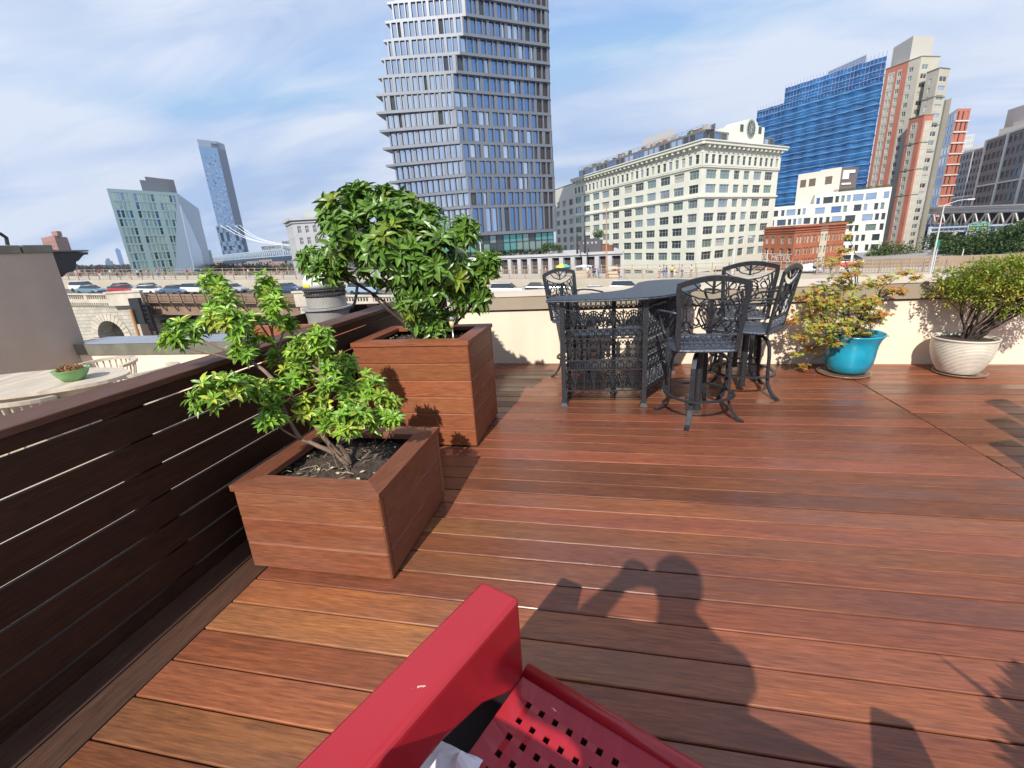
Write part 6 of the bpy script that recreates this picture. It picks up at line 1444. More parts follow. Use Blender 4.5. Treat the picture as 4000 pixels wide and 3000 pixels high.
def red_tan_tower():
    t = empty('brick_and_tan_tower', (113, 235, -20), 0, 'tall residential tower striped in red brick and grey tan with pale roof bulkhead', 'building'); off = t.location
    Mb, Mt, Mg = mat('red_brick', (.47, .165, .105), .9, var=.10, vscale=.3), mat('tan_brick', (.50, .465, .38), .9, var=.06, vscale=.2), mat('tan_line', (.30, .26, .2), .9)
    wall = MB(off); specs = []
    def block(pl, pc, pr, zt, fl, fr_, cl, cr, fh=3.05, d=14):
        rows = []; z = zt-fh-2.2
        while z > -20: rows.append((z+.75, z+2.45)); z -= fh
        for P_, Q_, mf, cf in ((pl, pc, fl, cl), (pc, pr, fr_, cr)):
            L = (Q_-P_).length; specs.extend(facade(wall, P_, Q_, -20, zt, [(a*L, c*L) for a, c in cf], rows[::-1], .2, mf, ubr=[L*x for x in (.1,.3,.37,.5,.66,.2,.8)], zbr=[zt-2.2, zt-.6]))
        g = pr+(pl-pc); closed(wall, [pl, pc, pr, g], -20, zt, 2, 1)
        return rows
    def fl(u, z): return 0 if (z > 57.3 and u < .66) or u < .1 or .3 < u < .37 or .5 < u < .66 else 1
    Lp_, Cp, Rp = V2(PD(3463, 259, 263)), V2(PD(3601, 217, 255)), V2(PD(3668, 247, 262)); zt1 = PD(3601, 217, 255).z
    block(Lp_, Cp, Rp, zt1, fl, lambda u, z: 1, [(.12, .19), (.21, .28), (.38, .49), (.70, .82)], [(.12, .45)])
    A2, B2, C2 = V2(PD(3618, 300, 254)), V2(PD(3672, 262, 250.5)), V2(PD(3711, 275, 256)); zt2 = PD(3672, 262, 250.5).z
    block(A2, B2, C2, zt2, lambda u, z: 1, lambda u, z: 1, [(.30, .50)], [(.15, .85)])
    A3, B3, C3 = V2(PD(3553, 458, 251)), V2(PD(3612, 446, 247)), V2(PD(3645, 460, 250)); zt3 = PD(3612, 446, 247).z
    block(A3, B3, C3, zt3, lambda u, z: 0 if u < .2 or u > .66 or z > zt3-2 else 1, lambda u, z: 0 if z > zt3-2 or u < .2 else 1, [(.24, .48)], [(.3, .42), (.6, .72)])
    A4, B4 = V2(PD(3690, 388, 262)), V2(PD(3716, 396, 260)); block(A4, A4.lerp(B4, .5)+V2((.3, -.4)), B4, PD(3700, 390, 262).z, lambda u, z: 0, lambda u, z: 0 if u > .6 else 1, [(.3, .6)], [(.1, .4)])
    wall.build('wall', [Mb, Mt], t)
    windows(t, specs, [G_green, G_dark, G_sky, G_blind], mat('frame_white', (.6, .6, .58), .6), 1, 0, .16, 17, lambda s, r_: r_.choices([0, 1, 2, 3], [.30, .45, .08, .17])[0])
    b = MB(off)
    for A, B, C, zt in ((Lp_, Cp, Rp, zt1), (A2, B2, C2, zt2), (A3, B3, C3, zt3)):
        for P_, Q_ in ((A, B), (B, C)):
            e = (Q_-P_); nn = Vector((e.y, -e.x)).normalized()
            for z in ((zt-.25,) if zt > 50 and A is Lp_ else (zt-.25, zt-9.5, zt-18.8, zt-28)):
                s = P_+nn*.02; b = MB(off); b.obox((s.x, s.y, z), (e.x, e.y, 0), (nn.x*.18, nn.y*.18, 0), (0, 0, .22)); b.build('belt_course', Mg, t)
    a, c, g = V2(PD(3495, 163, 268)), V2(PD(3569, 139, 258)), V2(PD(3645, 180, 266)); z_ = PD(3569, 139, 258).z; q = MB(off); q.prism([tuple(v) for v in (a, c, g, g+(a-c))], zt1-.1, z_); q.build('bulkhead', mat('bulkhead_stone', (.50, .48, .43), .9), t)
red_tan_tower()

def simple_tower(name, label, pxl, pxr, pyl, D, zb=-20, n=8, fh=3.4, wfrac=.6, hfrac=.55, m_=None, gl=None, frame=None, depth=16, nv=0, nh=0, side=None, roofz=None, mullw=.12, ratio=1.0, seed=1, extra=None, pick=None):
    """one visible face from pixel pxl to pxr (top at pyl on the left), optional right or left side face"""
    P0 = PD(pxl, pyl, D); z1 = P0.z; A = V2(P0); dr = ray(pxr, pyl); B = V2(PD(pxr, pyl, D*ratio))
    t = empty(name, (A.x, A.y, zb), 0, label, 'building'); off = t.location; b = MB(off); L = (B-A).length
    rows = []; z = z1-fh-.4
    while z > max(zb, -14): rows.append((z+fh*(1-hfrac)/2, z+fh*(1+hfrac)/2)); z -= fh
    sp = facade(b, A, B, zb, z1, regular(L, n, wfrac), rows[::-1], .25); g, h = back(A, B, depth)
    k = 1; pts = [A, B, g, h]
    if side == 'right': Ls = (g-B).length; sp += facade(b, B, g, zb, z1, regular(Ls, max(2, int(n*Ls/L)), wfrac), rows[::-1], .25); k = 2
    if side == 'left':
        sp += facade(b, h, A, zb, z1, regular(depth, max(2, int(n*depth/L)), wfrac), rows[::-1], .25)
        b.quad((B.x,B.y,zb),(g.x,g.y,zb),(g.x,g.y,z1),(B.x,B.y,z1)); b.quad((g.x,g.y,zb),(h.x,h.y,zb),(h.x,h.y,z1),(g.x,g.y,z1)); b.add([(p.x,p.y,z1) for p in pts], [(0,1,2,3)])
    else: closed(b, pts, zb, z1, k)
    b.build('wall', m_, t); windows(t, sp, gl or [G_dark], frame or m_, nv, nh, mullw, seed, pick)
    if extra: extra(t, off, A, B, g, h, z1)
    return t, A, B, z1

def white_building():
    Mw = mat('white_render', (.72, .71, .64), .8, var=.03, vscale=.2); fr = mat('frame_white', (.6, .6, .58), .6)
    A, Mx, B = V2((52.6, 174.4)), V2((63.6, 169.4)), V2((80.6, 161.4)); zt = 10.2
    t = empty('white_terraced_building', (66, 170, -20), 0, 'white stepped apartment building with irregular windows and planted terraces below the netted block', 'building'); off = t.location; b = MB(off); r = random.Random(3)
    def irr(L, n, seed):
        rr = random.Random(seed); c = []; u = .5; 
        while u < L-1.2: w = rr.choice([.9, 1.0, 1.0, 2.6, 1.9]); c.append((u, min(u+w, L-.4))); u += w+rr.choice([.5, .5, .8, 1.6])
        return c
    sp = []
    for k, (P_, Q_, z1, sd) in enumerate(((A, Mx, 7.4, 4), (Mx, B, zt, 7))):
        L = (Q_-P_).length
        z = z1-.9; j = 0
        while z > -19:
            lo = z-2.95; cols = irr(L, 6, sd+j*3+1); sp += facade(b, P_, Q_, lo, z, cols, [(lo+.75, z-.25)], .35, skip=lambda i, jj, q=j, kk=k: (kk == 0 and q == 2 and i < 0)); z = lo; j += 1
        facade(b, P_, Q_, z1-.9, z1, [], [], .1); facade(b, P_, Q_, -20, z, [], [], .1) if z > -20 else None
    g, h = back(A, B, 18); b.quad((B.x,B.y,-20),(g.x,g.y,-20),(g.x,g.y,zt),(B.x,B.y,zt)); b.quad((g.x,g.y,-20),(h.x,h.y,-20),(h.x,h.y,7.4),(g.x,g.y,zt)); b.quad((h.x,h.y,-20),(A.x,A.y,-20),(A.x,A.y,7.4),(h.x,h.y,7.4))
    m2 = back(A, Mx, 18)[0]; b.add([(Mx.x,Mx.y,zt),(B.x,B.y,zt),(g.x,g.y,zt),(m2.x,m2.y,zt)], [(0,1,2,3)]); b.add([(A.x,A.y,7.4),(Mx.x,Mx.y,7.4),(m2.x,m2.y,7.4),(h.x,h.y,7.4)], [(0,1,2,3)]); b.quad((Mx.x,Mx.y,7.4),(Mx.x,Mx.y,zt),(m2.x,m2.y,zt),(m2.x,m2.y,7.4))
    b.build('wall', Mw, t); windows(t, sp, [G_dark, G_sky, G_green, G_blue], fr, 0, 0, .08, 33, lambda s, r_: r_.choices([0, 1, 2, 3], [.5, .18, .2, .12])[0])
    # upper blank block
    U0, U1 = V2(PD(3118, 692, 192)), V2(PD(3289, 655, 186)); z0, z1 = 7.4, PD(3205, 668, 188).z; Um = U0.lerp(U1, .53); b = MB(off); L = (Um-U0).length
    pk = mat('pinkish_render', (.74, .66, .58), .85); zh = PD(3289, 652, 186).z
    s1 = facade(b, U0, Um, z0, z1, [(.8, 2.8), (3.6, 5.8)], [(z1-4.3, z1-1.9)], .15); L2 = (U1-Um).length; s1 += facade(b, Um, U1, z0, zh, [(1.6, 3.8)], [(zh-4.6, zh-2.2)], .15)
    g1, h1 = back(U0, Um, 14); closed(b, [U0, Um, g1, h1], z0, z1, 1); g2, h2 = back(Um, U1, 14); closed(b, [Um, U1, g2, h2], z0, zh, 1); b.build('upper_block', pk, t)
    windows(t, s1, [mat('glass_brown', (.16, .13, .09), .3)], fr, 0, 0, .06, 3, None, 'brown_window')
    S1 = V2(PD(3352, 668, 190)); q = MB(off); gg = back(U1, S1, 6); q.prism([tuple(v) for v in (U1+V2((.02, 0)), S1, gg[0], gg[1])], z0+2.2, zh-.2); q.build('brown_cladding', mat('brown_clad', (.13, .10, .10), .7), t)
    e = (S1-U1).normalized(); nn = Vector((e.y, -e.x)); q = MB(off)
    for a, c, z_, h_ in ((.5, 4.6, zh-1.9, .9), (.5, 2.6, zh-3.6, 1.68), (.5, 3.6, zh-5.2, .5)): s = U1+e*a+nn*.02; q.obox((s.x, s.y, z_), (e.x*(c-a), e.y*(c-a), 0), (nn.x*.3, nn.y*.3, 0), (0, 0, h_))
    q.build('white_frames', Mw, t)
    q = MB(off); r = random.Random(9); e = (B-Mx).normalized(); nn = Vector((e.y, -e.x))
    q2 = MB(off); s = Mx.lerp(B, .12)+nn*.02; q2.obox((s.x, s.y, .25), (e.x*9, e.y*9, 0), (nn.x*1.3, nn.y*1.3, 0), (0, 0, .35)); q2.build('terrace_ledge', Mw, t)
    for k in range(900):
        u = r.uniform(.13, .58); p = Mx.lerp(B, u)+nn*r.uniform(.1, 1.2); leaf(q, Vector((p.x, p.y, .7+r.uniform(0, .8))), Vector((r.gauss(0,1), r.gauss(0,1), 1)), Vector((1, 0, .1)), .35, .2)
    for k in range(500):
        u = r.uniform(.25, 1.0); p = Mx.lerp(B, u)-nn*r.uniform(.3, 1.2); leaf(q, Vector((p.x, p.y, zt+.1+r.uniform(0, .6))), Vector((r.gauss(0,1), r.gauss(0,1), 1)), Vector((1, 0, .1)), .35, .2)
    q.build('terrace_plants', mat('terrace_plant', (.10, .14, .04), .8, island=.4), t)
white_building()

def warehouse():
    A, C, B = V2(PD(2988, 884, 146)), V2(PD(3109, 880, 136)), V2(PD(3308, 871, 152)); zt = 1.25
    t = empty('red_brick_warehouse', (C.x, C.y, -20), 0, 'red brick warehouse with corbelled cornice and white painted lettering below the white building', 'building'); off = t.location
    Mb = mat('warehouse_brick', (.42, .135, .065), .9, var=.12, vscale=.6); Mp = mat('pale_strip', (.62, .55, .42), .9); b = MB(off)
    rows = [(-16.6, -14.6), (-13.4, -11.4), (-10.5, -8.6), (-7.6, -5.8), (-4.7, -2.9)]; rows = [(z0+1.6, z1+1.6) for z0, z1 in rows]; L = (C-A).length; L2 = (B-C).length
    sp = facade(b, A, C, -20, zt, [(L*a, L*c) for a, c in ((.07, .19), (.28, .40), (.58, .70), (.82, .94))], rows, .3)
    cols = []
    for i in range(7): a = L2*(.03+.138*i); cols += [(a+.3, a+1.15), (a+1.45, a+2.3)]
    sp += facade(b, C, B, -20, zt, cols, rows, .3, lambda u, z: 1 if .50 < u < .64 else 0, ubr=[L2*.50, L2*.64]); closed(b, [A, C, B, B+(A-C)], -20, zt, 2); b.build('wall', [Mb, Mp], t)
    windows(t, sp, [G_dark, G_green, G_blind], mat('frame_tan', (.55, .48, .38), .7), 0, 1, .10, 12)
    for z, hgt, d in ((zt-.5, .5, .45), (zt-1.2, .25, .28), (zt-1.75, .18, .18)):
        q = MB(off)
        for k, (P_, Q_) in enumerate(((A, C), (C, B))):
            e = (Q_-P_).normalized(); nn = Vector((e.y, -e.x)); q.prism([tuple(v) for v in (P_, Q_+e*(d*.9 if k == 0 else 0), Q_+e*(d*.9 if k == 0 else 0)+nn*d, P_-e*(0 if k == 0 else d)+nn*d)], z+.003*k, z+hgt+.003*k)
        q.build('corbel_course', Mb, t)
    e = (C-A).normalized(); nn = Vector((e.y, -e.x)); zs = onplane(3035, 1016, A, C).z; q = MB(off)
    for dz in (-.35, 1.45): s = A+nn*.02; q.obox((s.x, s.y, zs+dz), (e.x*L*.98, e.y*L*.98, 0), (nn.x*.05, nn.y*.05, 0), (0, 0, .16))
    q.build('sign_rules', mat('white_paint', (.78, .74, .66), .8), t)
    text('ER. METER', A+e*.25+nn*.03, e, zs, 1.22, L*.93, 'white_paint', t, off)
def text(s, P, e, z, size, width, mname, parent, off, name='lettering', ext=.02):
    cu = bpy.data.curves.new(name, 'FONT'); cu.body = s; cu.size = size*1.4; cu.extrude = ext; tmp = bpy.data.objects.new('tmp', cu); link(tmp)
    bpy.context.view_layer.update(); me = bpy.data.meshes.new_from_object(tmp.evaluated_get(bpy.context.evaluated_depsgraph_get())); bpy.data.objects.remove(tmp)
    xs_ = [v.co.x for v in me.vertices]; ys_ = [v.co.y for v in me.vertices]; sx = width/(max(xs_)-min(xs_)); sy = size/(max(ys_)-min(ys_)); x0 = min(xs_); y0 = min(ys_); n = Vector((e.y, -e.x))
    for v in me.vertices:
        u, w, d = (v.co.x-x0)*sx, (v.co.y-y0)*sy, v.co.z; p = Vector((P.x+e.x*u+n.x*d, P.y+e.y*u+n.y*d, z+w)); v.co = p-Vector(off)
    me.materials.clear(); me.materials.append(MATS[mname]); o = bpy.data.objects.new(name, me); link(o); o.parent = parent; return o
warehouse()

# far right towers
M_dg = mat('tower_dark_grey', (.23, .22, .21), .8); M_wf = mat('white_frame', (.76, .74, .71), .7)
def ex_dark(t, off, A, B, g, h, z1):
    e = (B-A); L = e.length; e = e/L; n = Vector((e.y, -e.x)); q = MB(off)
    for u in (0, .36, .72): s = A+e*(L*u)+n*.02; q.obox((s.x, s.y, -20), (e.x*1.7, e.y*1.7, 0), (n.x*.35, n.y*.35, 0), (0, 0, z1+20.4))
    for z in (z1-.2, z1-18.5): s = A+e*1.12+n*.02; q.obox((s.x, s.y, z), (e.x*(L-1.2), e.y*(L-1.2), 0), (n.x*.30, n.y*.30, 0), (0, 0, .6))
    q.build('white_frame', M_wf, t)
    for x0, x1, y, D, zz in ((3905, 4090, 505, 306, z1), (3960, 4090, 478, 310, z1+3), (3938, 4040, 430, 318, z1+3)):
        a, c = V2(PD(x0, y, D)), V2(PD(x1, y, D*.96)); z_ = PD(x0, y, D).z; gg = back(a, c, 8); q = MB(off); q.prism([tuple(v) for v in (a, c, gg[0], gg[1])], z1-.1, z_); q.build('roof_block', mat('pale_block', (.50, .48, .45), .8), t)
simple_tower('dark_grid_tower', 'dark grey tower with gridded black windows and white outer frame at the far right', 3852, 4110, 552, 300, n=13, fh=4.3, wfrac=.74, hfrac=.60, m_=M_dg, gl=[G_dark, G_bronze, G_blue], frame=M_dg, nv=1, ratio=.84, extra=ex_dark, pick=lambda s, r: r.choices([0, 1, 2], [.8, .15, .05])[0])
def ex_gt(t, off, A, B, g, h, z1):
    e = (B-A); L = e.length; e = e/L; n = Vector((e.y, -e.x)); q = MB(off)
    for u in (0, .5, .96): s = A+e*(L*u)+n*.02; q.obox((s.x, s.y, -20), (e.x*.8, e.y*.8, 0), (n.x*.4, n.y*.4, 0), (0, 0, z1+20))
    for z in (z1-.1, z1-21): s = A+n*.02; q.obox((s.x, s.y, z), (e.x*L, e.y*L, 0), (n.x*.3, n.y*.3, 0), (0, 0, .7))
    q.build('white_frame', M_wf, t)
simple_tower('grey_grid_tower', 'mid grey tower with two tall framed bays, left of the dark gridded tower', 3738, 3868, 607, 345, n=10, fh=3.5, wfrac=.55, hfrac=.6, m_=mat('tower_mid_grey', (.32, .31, .31), .8), gl=[G_dark, G_bronze], ratio=.93, extra=ex_gt, seed=4)
simple_tower('pale_apartment_tower', 'hazy pale grey tower rising behind the two framed grey towers', 3768, 3860, 578, 430, n=9, fh=3.8, wfrac=.5, hfrac=.5, m_=mat('tower_pale', (.45, .44, .43), .9), gl=[G_blind, G_dark], seed=5)
simple_tower('slim_pale_tower', 'faint slim pale tower farthest back among the right hand towers', 3770, 3808, 528, 520, n=4, fh=4, wfrac=.4, hfrac=.5, m_=mat('tower_pale2', (.55, .55, .55), .9), gl=[G_blind], seed=6)
def banded_tower():
    t = empty('banded_brick_tower', (0, 0, 0), 0, 'slim red brick tower with white floor bands and blue glass side', 'building')
    A, C, B = V2(PD(3700, 414, 318)), V2(PD(3741, 424, 300)), V2(PD(3793, 428, 306)); z1 = PD(3741, 424, 300).z; t.location = (C.x, C.y, -20); off = t.location
    b = MB(off); L, L2 = (C-A).length, (B-C).length; rows = []; z = z1-4.4
    while z > -16: rows.append((z, z+3.3)); z -= 4.4
    s1 = facade(b, A, C, -20, z1, regular(L, 4, .9), rows[::-1], .1, lambda u, z: 1); s2 = facade(b, C, B, -20, z1, regular(L2, 3, .42), rows[::-1], .25)
    closed(b, [A, C, B, B+(A-C)], -20, z1, 2); b.build('wall', [mat('red_brick', (.42, .115, .06), .9), M_wf], t)
    windows(t, s1, [G_sky, G_blue], M_wf, 0, 0, .1, 3, None, 'blue_window'); windows(t, s2, [G_bronze, mat('red_brick', (.42, .115, .06), .9)], mat('red_brick', (.42, .115, .06), .9), 0, 0, .1, 5)
    for r_ in rows:
        for P_, Q_ in ((C, B),): q = MB(off); e = (Q_-P_); n = Vector((e.y, -e.x)).normalized(); s = P_+n*.02; q.obox((s.x, s.y, r_[0]-.75), (e.x, e.y, 0), (n.x*.4, n.y*.4, 0), (0, 0, .42)); q.build('floor_band', M_wf, t)
banded_tower()

# elevated truss bridge behind the trees
def truss_bridge():
    A, B = PD(3596, 836, 268), PD(4130, 826, 205); zt0, zt1 = A.z, B.z; t = empty('elevated_truss_bridge', (A.x, A.y, -20), 0, 'elevated railway bridge with white zigzag truss over a blue girder at the far right', 'bridge'); off = t.location
    A2, B2 = V2(A), V2(B); L = (B2-A2).length; e = (B2-A2)/L; n = Vector((e.y, -e.x)); E3 = Vector((e.x, e.y, (zt1-zt0)/L)); N3 = Vector((n.x, n.y, 0)); P = lambda u, z, d=0: Vector((A.x, A.y, A.z))+E3*u+N3*d+Vector((0, 0, z))
    hT = 3.9; mwt = mat('truss_cream', (.70, .64, .54), .7); mbl = mat('girder_blue', (.16, .26, .42), .6); mdk = mat('bridge_dark', (.05, .05, .07), .8)
    q = MB(off); q.obox(P(0, 0), E3*L, -N3*9, (0, 0, .5)); q.obox(P(0, .5, -.5), E3*L, -N3*8, (0, 0, 1.6)); q.build('upper_deck', mat('bridge_grey', (.46, .45, .45), .8), t)
    q = MB(off); q.obox(P(0, 2.2, .0), E3*L, N3*.15, (0, 0, .25)); q.obox(P(0, 1.5, .0), E3*L, N3*.15, (0, 0, .15)); q.build('upper_rail', mwt, t)
    q = MB(off); k = int(L/6.2); w = L/k
    for i in range(k):
        u = i*w
        for a, c in (((u, -hT), (u+w*.4, -.35)), ((u+w*.4, -.35), (u+w*.6, -.35)), ((u+w*.6, -.35), (u+w, -hT)), ((u+w*.5, -.35), (u+w*.5, -hT))): q.bar([P(a[0], a[1], .1), P(c[0], c[1], .1)], .45 if a[0] != c[0] else .3, .4, n.to_3d())
    q.build('truss', mwt, t)
    q = MB(off); q.obox(P(0, -hT, -7), E3*L, N3*.3, (0, 0, hT)); q.build('far_side', mdk, t)
    q = MB(off); q.obox(P(0, -hT-2.6, 0), E3*L, N3*.3, (0, 0, 2.55))
    for i in range(k*2): q.obox(P(i*w/2, -hT-2.6, .3), E3*.25, N3*.15, (0, 0, 2.5))
    q.build('blue_girder', mbl, t)
    q = MB(off); q.obox(P(0, -hT-5.5, -1.5), E3*L, -N3*6, (0, 0, 2.8)); q.obox(P(0, -hT-17, -3), E3*L, -N3*3, (0, 0, 10.5)); q.build('underside', mdk, t)
    for i in range(6):
        c = P(L*(i+.3)/6, 0, 0); q = MB(off); q.box(c.x-.7, c.x+.7, c.y-.7, c.y+.7, -19.9, c.z-hT-2.65); q.build('column', mwt, t)
truss_bridge()
def sign():
    A, B = PD(3781, 901, 112), PD(3861, 897, 110.5); zt = PD(3784, 874, 112).z; zb = A.z; A2, B2 = V2(A), V2(B); e = (B2-A2).normalized(); n = Vector((e.y, -e.x)); w = (B2-A2).length
    t = empty('highway_sign', (A.x, A.y, -20), 0, 'green overhead highway sign reading Brooklyn Br on a white gantry', 'sign'); off = t.location; h = zt-zb
    P = lambda u, z, d=0: Vector((A2.x+e.x*u+n.x*d, A2.y+e.y*u+n.y*d, z)); E = Vector((e.x, e.y, 0)); N3 = Vector((n.x, n.y, 0)); mat('sign_white', (.75, .80, .78), .6); mat('sign_yellow', (.75, .55, .05), .6); mat('sign_dark', (.05, .05, .04), .6)
    q = MB(off); q.obox(P(0, zb), E*w, N3*.1, (0, 0, h)); q.obox(P(w*.15, zt+.01), E*w*.74, N3*.1, (0, 0, h*.27)); q.build('panel', mat('sign_green', (.01, .20, .13), .5), t)
    q = MB(off)
    for a, c, z0_, z1_ in ((0, w, zb, zb+.06), (0, w, zt-.06, zt), (0, .06, zb+.061, zt-.061), (w-.06, w, zb+.061, zt-.061)): q.obox(P(a, z0_, .102), E*(c-a), N3*.02, (0, 0, z1_-z0_))
    q.build('border', MATS['sign_white'], t)
    text('EXIT 28B', A2+e*(w*.2)+n*.12, e, zt+h*.05, h*.17, w*.62, 'sign_white', t, off); text('Brooklyn Br', A2+e*(w*.07)+n*.12, e, zb+h*.55, h*.30, w*.86, 'sign_white', t, off)
    q = MB(off)
    for a in (.08, .64): q.obox(P(w*a, zb+h*.14, .102), E*w*.27, N3*.03, (0, 0, h*.27))
    q.build('yellow_plates', MATS['sign_yellow'], t)
    text('ONLY', A2+e*(w*.11)+n*.15, e, zb+h*.20, h*.15, w*.21, 'sign_dark', t, off); text('ONLY', A2+e*(w*.67)+n*.15, e, zb+h*.20, h*.15, w*.21, 'sign_dark', t, off); text('P', A2+e*(w*.45)+n*.12, e, zb+h*.14, h*.27, w*.09, 'sign_white', t, off)
    q = MB(off)
    for z_ in (zb-.15, zb+h*.5, zb-1.0): q.obox(P(-6.5, z_, -.4), E*(w+20), -N3*.25, (0, 0, .25))
    q.obox(P(-.1, zb-1.1, .2), E*(w+.2), -N3*.5, (0, 0, .9))
    for u in (-6.5, -.4, w+9): q.obox(P(u, -19.9, -.35), E*.4, -N3*.4, (0, 0, zb+h*.8+19.9))
    q.build('gantry', mat('gantry_white', (.60, .62, .64), .6), t)
    A, B = PD(3646, 968, 78), PD(3662, 966, 78); t = empty('street_sign', (A.x, A.y, -12), 0, 'small green road sign on the tall leaning grey lamp post', 'sign'); off = t.location; zt = PD(3652, 938, 78).z
    q = MB(off); q.obox((A.x, A.y-.3, A.z), (B.x-A.x, B.y-A.y, 0), (0, .06, 0), (0, 0, zt-A.z)); q.build('panel', MATS['sign_green'], t); q = MB(off); w_ = B.x-A.x
    for f in (.75, .5): q.obox((A.x+w_*.15, A.y-.34, A.z+(zt-A.z)*f), (w_*.7, 0, 0), (0, .03, 0), (0, 0, (zt-A.z)*.08))
    q.build('white_bars', MATS['sign_white'], t); q = MB(off); q.box(A.x+.3, A.x+.38, A.y-.2, A.y-.12, -12, A.z); q.build('post', MATS['gantry_white'], t)
sign()
def ramp():
    q = MB(); A, B, C = PD(3380, 1012, 92), PD(3760, 1000, 88), PD(4250, 985, 84); 
    for P_, Q_ in ((A, B), (B, C)): q.extr([(P_.x, P_.y, -20), (Q_.x, Q_.y, -20), (Q_.x, Q_.y, Q_.z), (P_.x, P_.y, P_.z)], (.6, .8, 0))
    tag(q.build('ramp_wall', mat('ramp_stone', (.42, .30, .21), .9, col2=(.34, .26, .18), vscale=.4)), 'tan masonry ramp wall below the trees at the right', 'wall')
    q = MB()
    for P_, Q_ in ((A, B), (B, C)): q.add([(P_.x+.7, P_.y+.9, P_.z-.3), (Q_.x+.7, Q_.y+.9, Q_.z-.3), (Q_.x+8, Q_.y+22, Q_.z-.2), (P_.x+8, P_.y+22, P_.z-.2)], [(0,1,2,3)])
    tag(q.build('ramp_road', mat('ramp_asphalt', (.30, .28, .26), .9)), kind='structure')
ramp()
def cr(px, py, D, R): p = PD(px, py, D); return ((p.x, p.y, p.z), R)
leafy('street_tree', [cr(3800, 990, 98, (5.0, 4, 2.4)), cr(3880, 968, 98, (5.0, 4, 2.7)), cr(3960, 970, 96, (5, 4, 3.0)), cr(4060, 962, 96, (6, 4, 3.4)), cr(3740, 1000, 100, (3, 3, 1.5)), cr(3850, 1008, 96, (5, 3, 2.0))],
      'big spreading dark green tree above the picket fence at the far right', 'tree', (.085, .15, .034), (.045, .085, .02), .42, 12000, 51, PD(3880, 1050, 98))
leafy('street_tree', [cr(3470, 1000, 104, (3.2, 3, 2.4)), cr(3515, 1003, 104, (3.2, 3, 2.0)), cr(3440, 1010, 104, (2.2, 2, 1.6))],
      'low rounded green tree at the foot of the brick and tan tower', 'tree', (.11, .16, .03), (.07, .10, .02), .36, 3600, 52, PD(3480, 1040, 104))
leafy('street_tree', [cr(3680, 945, 112, (3.2, 2, 1.6)), cr(3740, 950, 112, (4.5, 2, 1.3))],
      'strip of lighter green trees left of the overhead green sign', 'tree', (.08, .13, .03), (.05, .08, .02), .4, 2400, 53, PD(3710, 985, 112))

# ------------------------------------------------------------------ left side: glass block, far tower, suspension bridge, loft, skyline
def glass_block():
    C = PD(690, 753, 260); z1 = C.z; Lp_ = CAM+ray(416, 736)*((z1-H)/ray(416, 736).z); A, C2 = V2(Lp_), V2(C); R2 = V2(PD(829, 1000, 305))
    t = empty('green_glass_block', (C.x, C.y, -20), 0, 'pale green glass curtain wall office block with grey rooftop boxes left of the far tower', 'building'); off = t.location
    fr = mat('teal_mullion', (.42, .58, .56), .45, metal=.3); b = MB(off); L = (C2-A).length; cols = []
    for a, c, k in ((.035, .265, 4), (.325, .635, 5), (.69, .965, 5)):
        for i in range(k): s = (c-a)/k; cols.append((L*(a+s*i+.008), L*(a+s*(i+1)-.004)))
    rows = []; z = z1-1.0; r = random.Random(2)
    while z > -14: rows.append((z-3.1, z-.25)); z -= 3.35
    sp = facade(b, A, C2, -20, z1, cols, rows[::-1], .3)
    back_ = [R2, R2+(A-C2)*.9]; closed(b, [A, C2, R2, back_[1]], -20, 8, 2, 0, False); b.build('curtain_wall', fr, t)
    def pk(s, r_):
        f = (s[5]+14)/(z1+14); return r_.choices([0, 1, 2, 3], [.42, .10+.35*(f > .75), .12+.30*(.1 < f < .45), .36])[0]
    windows(t, sp, [mat('glass_pale_green', (.62, .76, .68), .15, metal=.5), G_blue, G_dark, mat('glass_mid_green', (.46, .62, .58), .12, metal=.6)], fr, 0, 1, .10, 21, pk, 'window')
    side = [onplane(x, y, C2, R2) for x, y in ((690, 753), (730, 782), (776, 815), (790, 880), (812, 970), (829, 1062), (760, 1062))]; side.append(Vector((C2.x, C2.y, -20)))
    nn = Vector(((R2-C2).y, -(R2-C2).x, 0)).normalized(); q = MB(off); q.extr(side[:-1], -nn*8); q.build('slanted_side', mat('side_glass_grey', (.20, .26, .32), .25, metal=.5), t)
    tri = [onplane(x, y, C2, R2)+nn*.06 for x, y in ((700, 800), (740, 880), (782, 978), (800, 1055), (757, 1055), (728, 930))]; q = MB(off); q.extr(tri, nn*.25); q.build('reflected_light_patch', mat('side_glass_reflection', (.42, .52, .60), .2, metal=.5), t)  # lighter glass patch, paints reflected light onto the grey side
    q = MB(off); q.prism([(A.x, A.y), (C2.x, C2.y), (C2.x*1.05, C2.y*1.05), (A.x*1.05+1, A.y*1.05)], z1-.05, z1+.02); q.build('roof', fr, t)
    for x0, x1, y0, y1, D_ in ((548, 655, 714, 712, 268), (568, 678, 702, 700, 275)):
        a, c = V2(PD(x0, y0, D_*.97)), V2(PD(x1, y1, D_)); zz = PD(x1, y1, D_).z; g = back(a, c, 14); q = MB(off); q.prism([tuple(v) for v in (a, c, g[0], g[1])], z1-.1, zz-.3); q.build('bulkhead', mat('bulkhead_mid', (.30, .29, .31), .7), t)
glass_block()
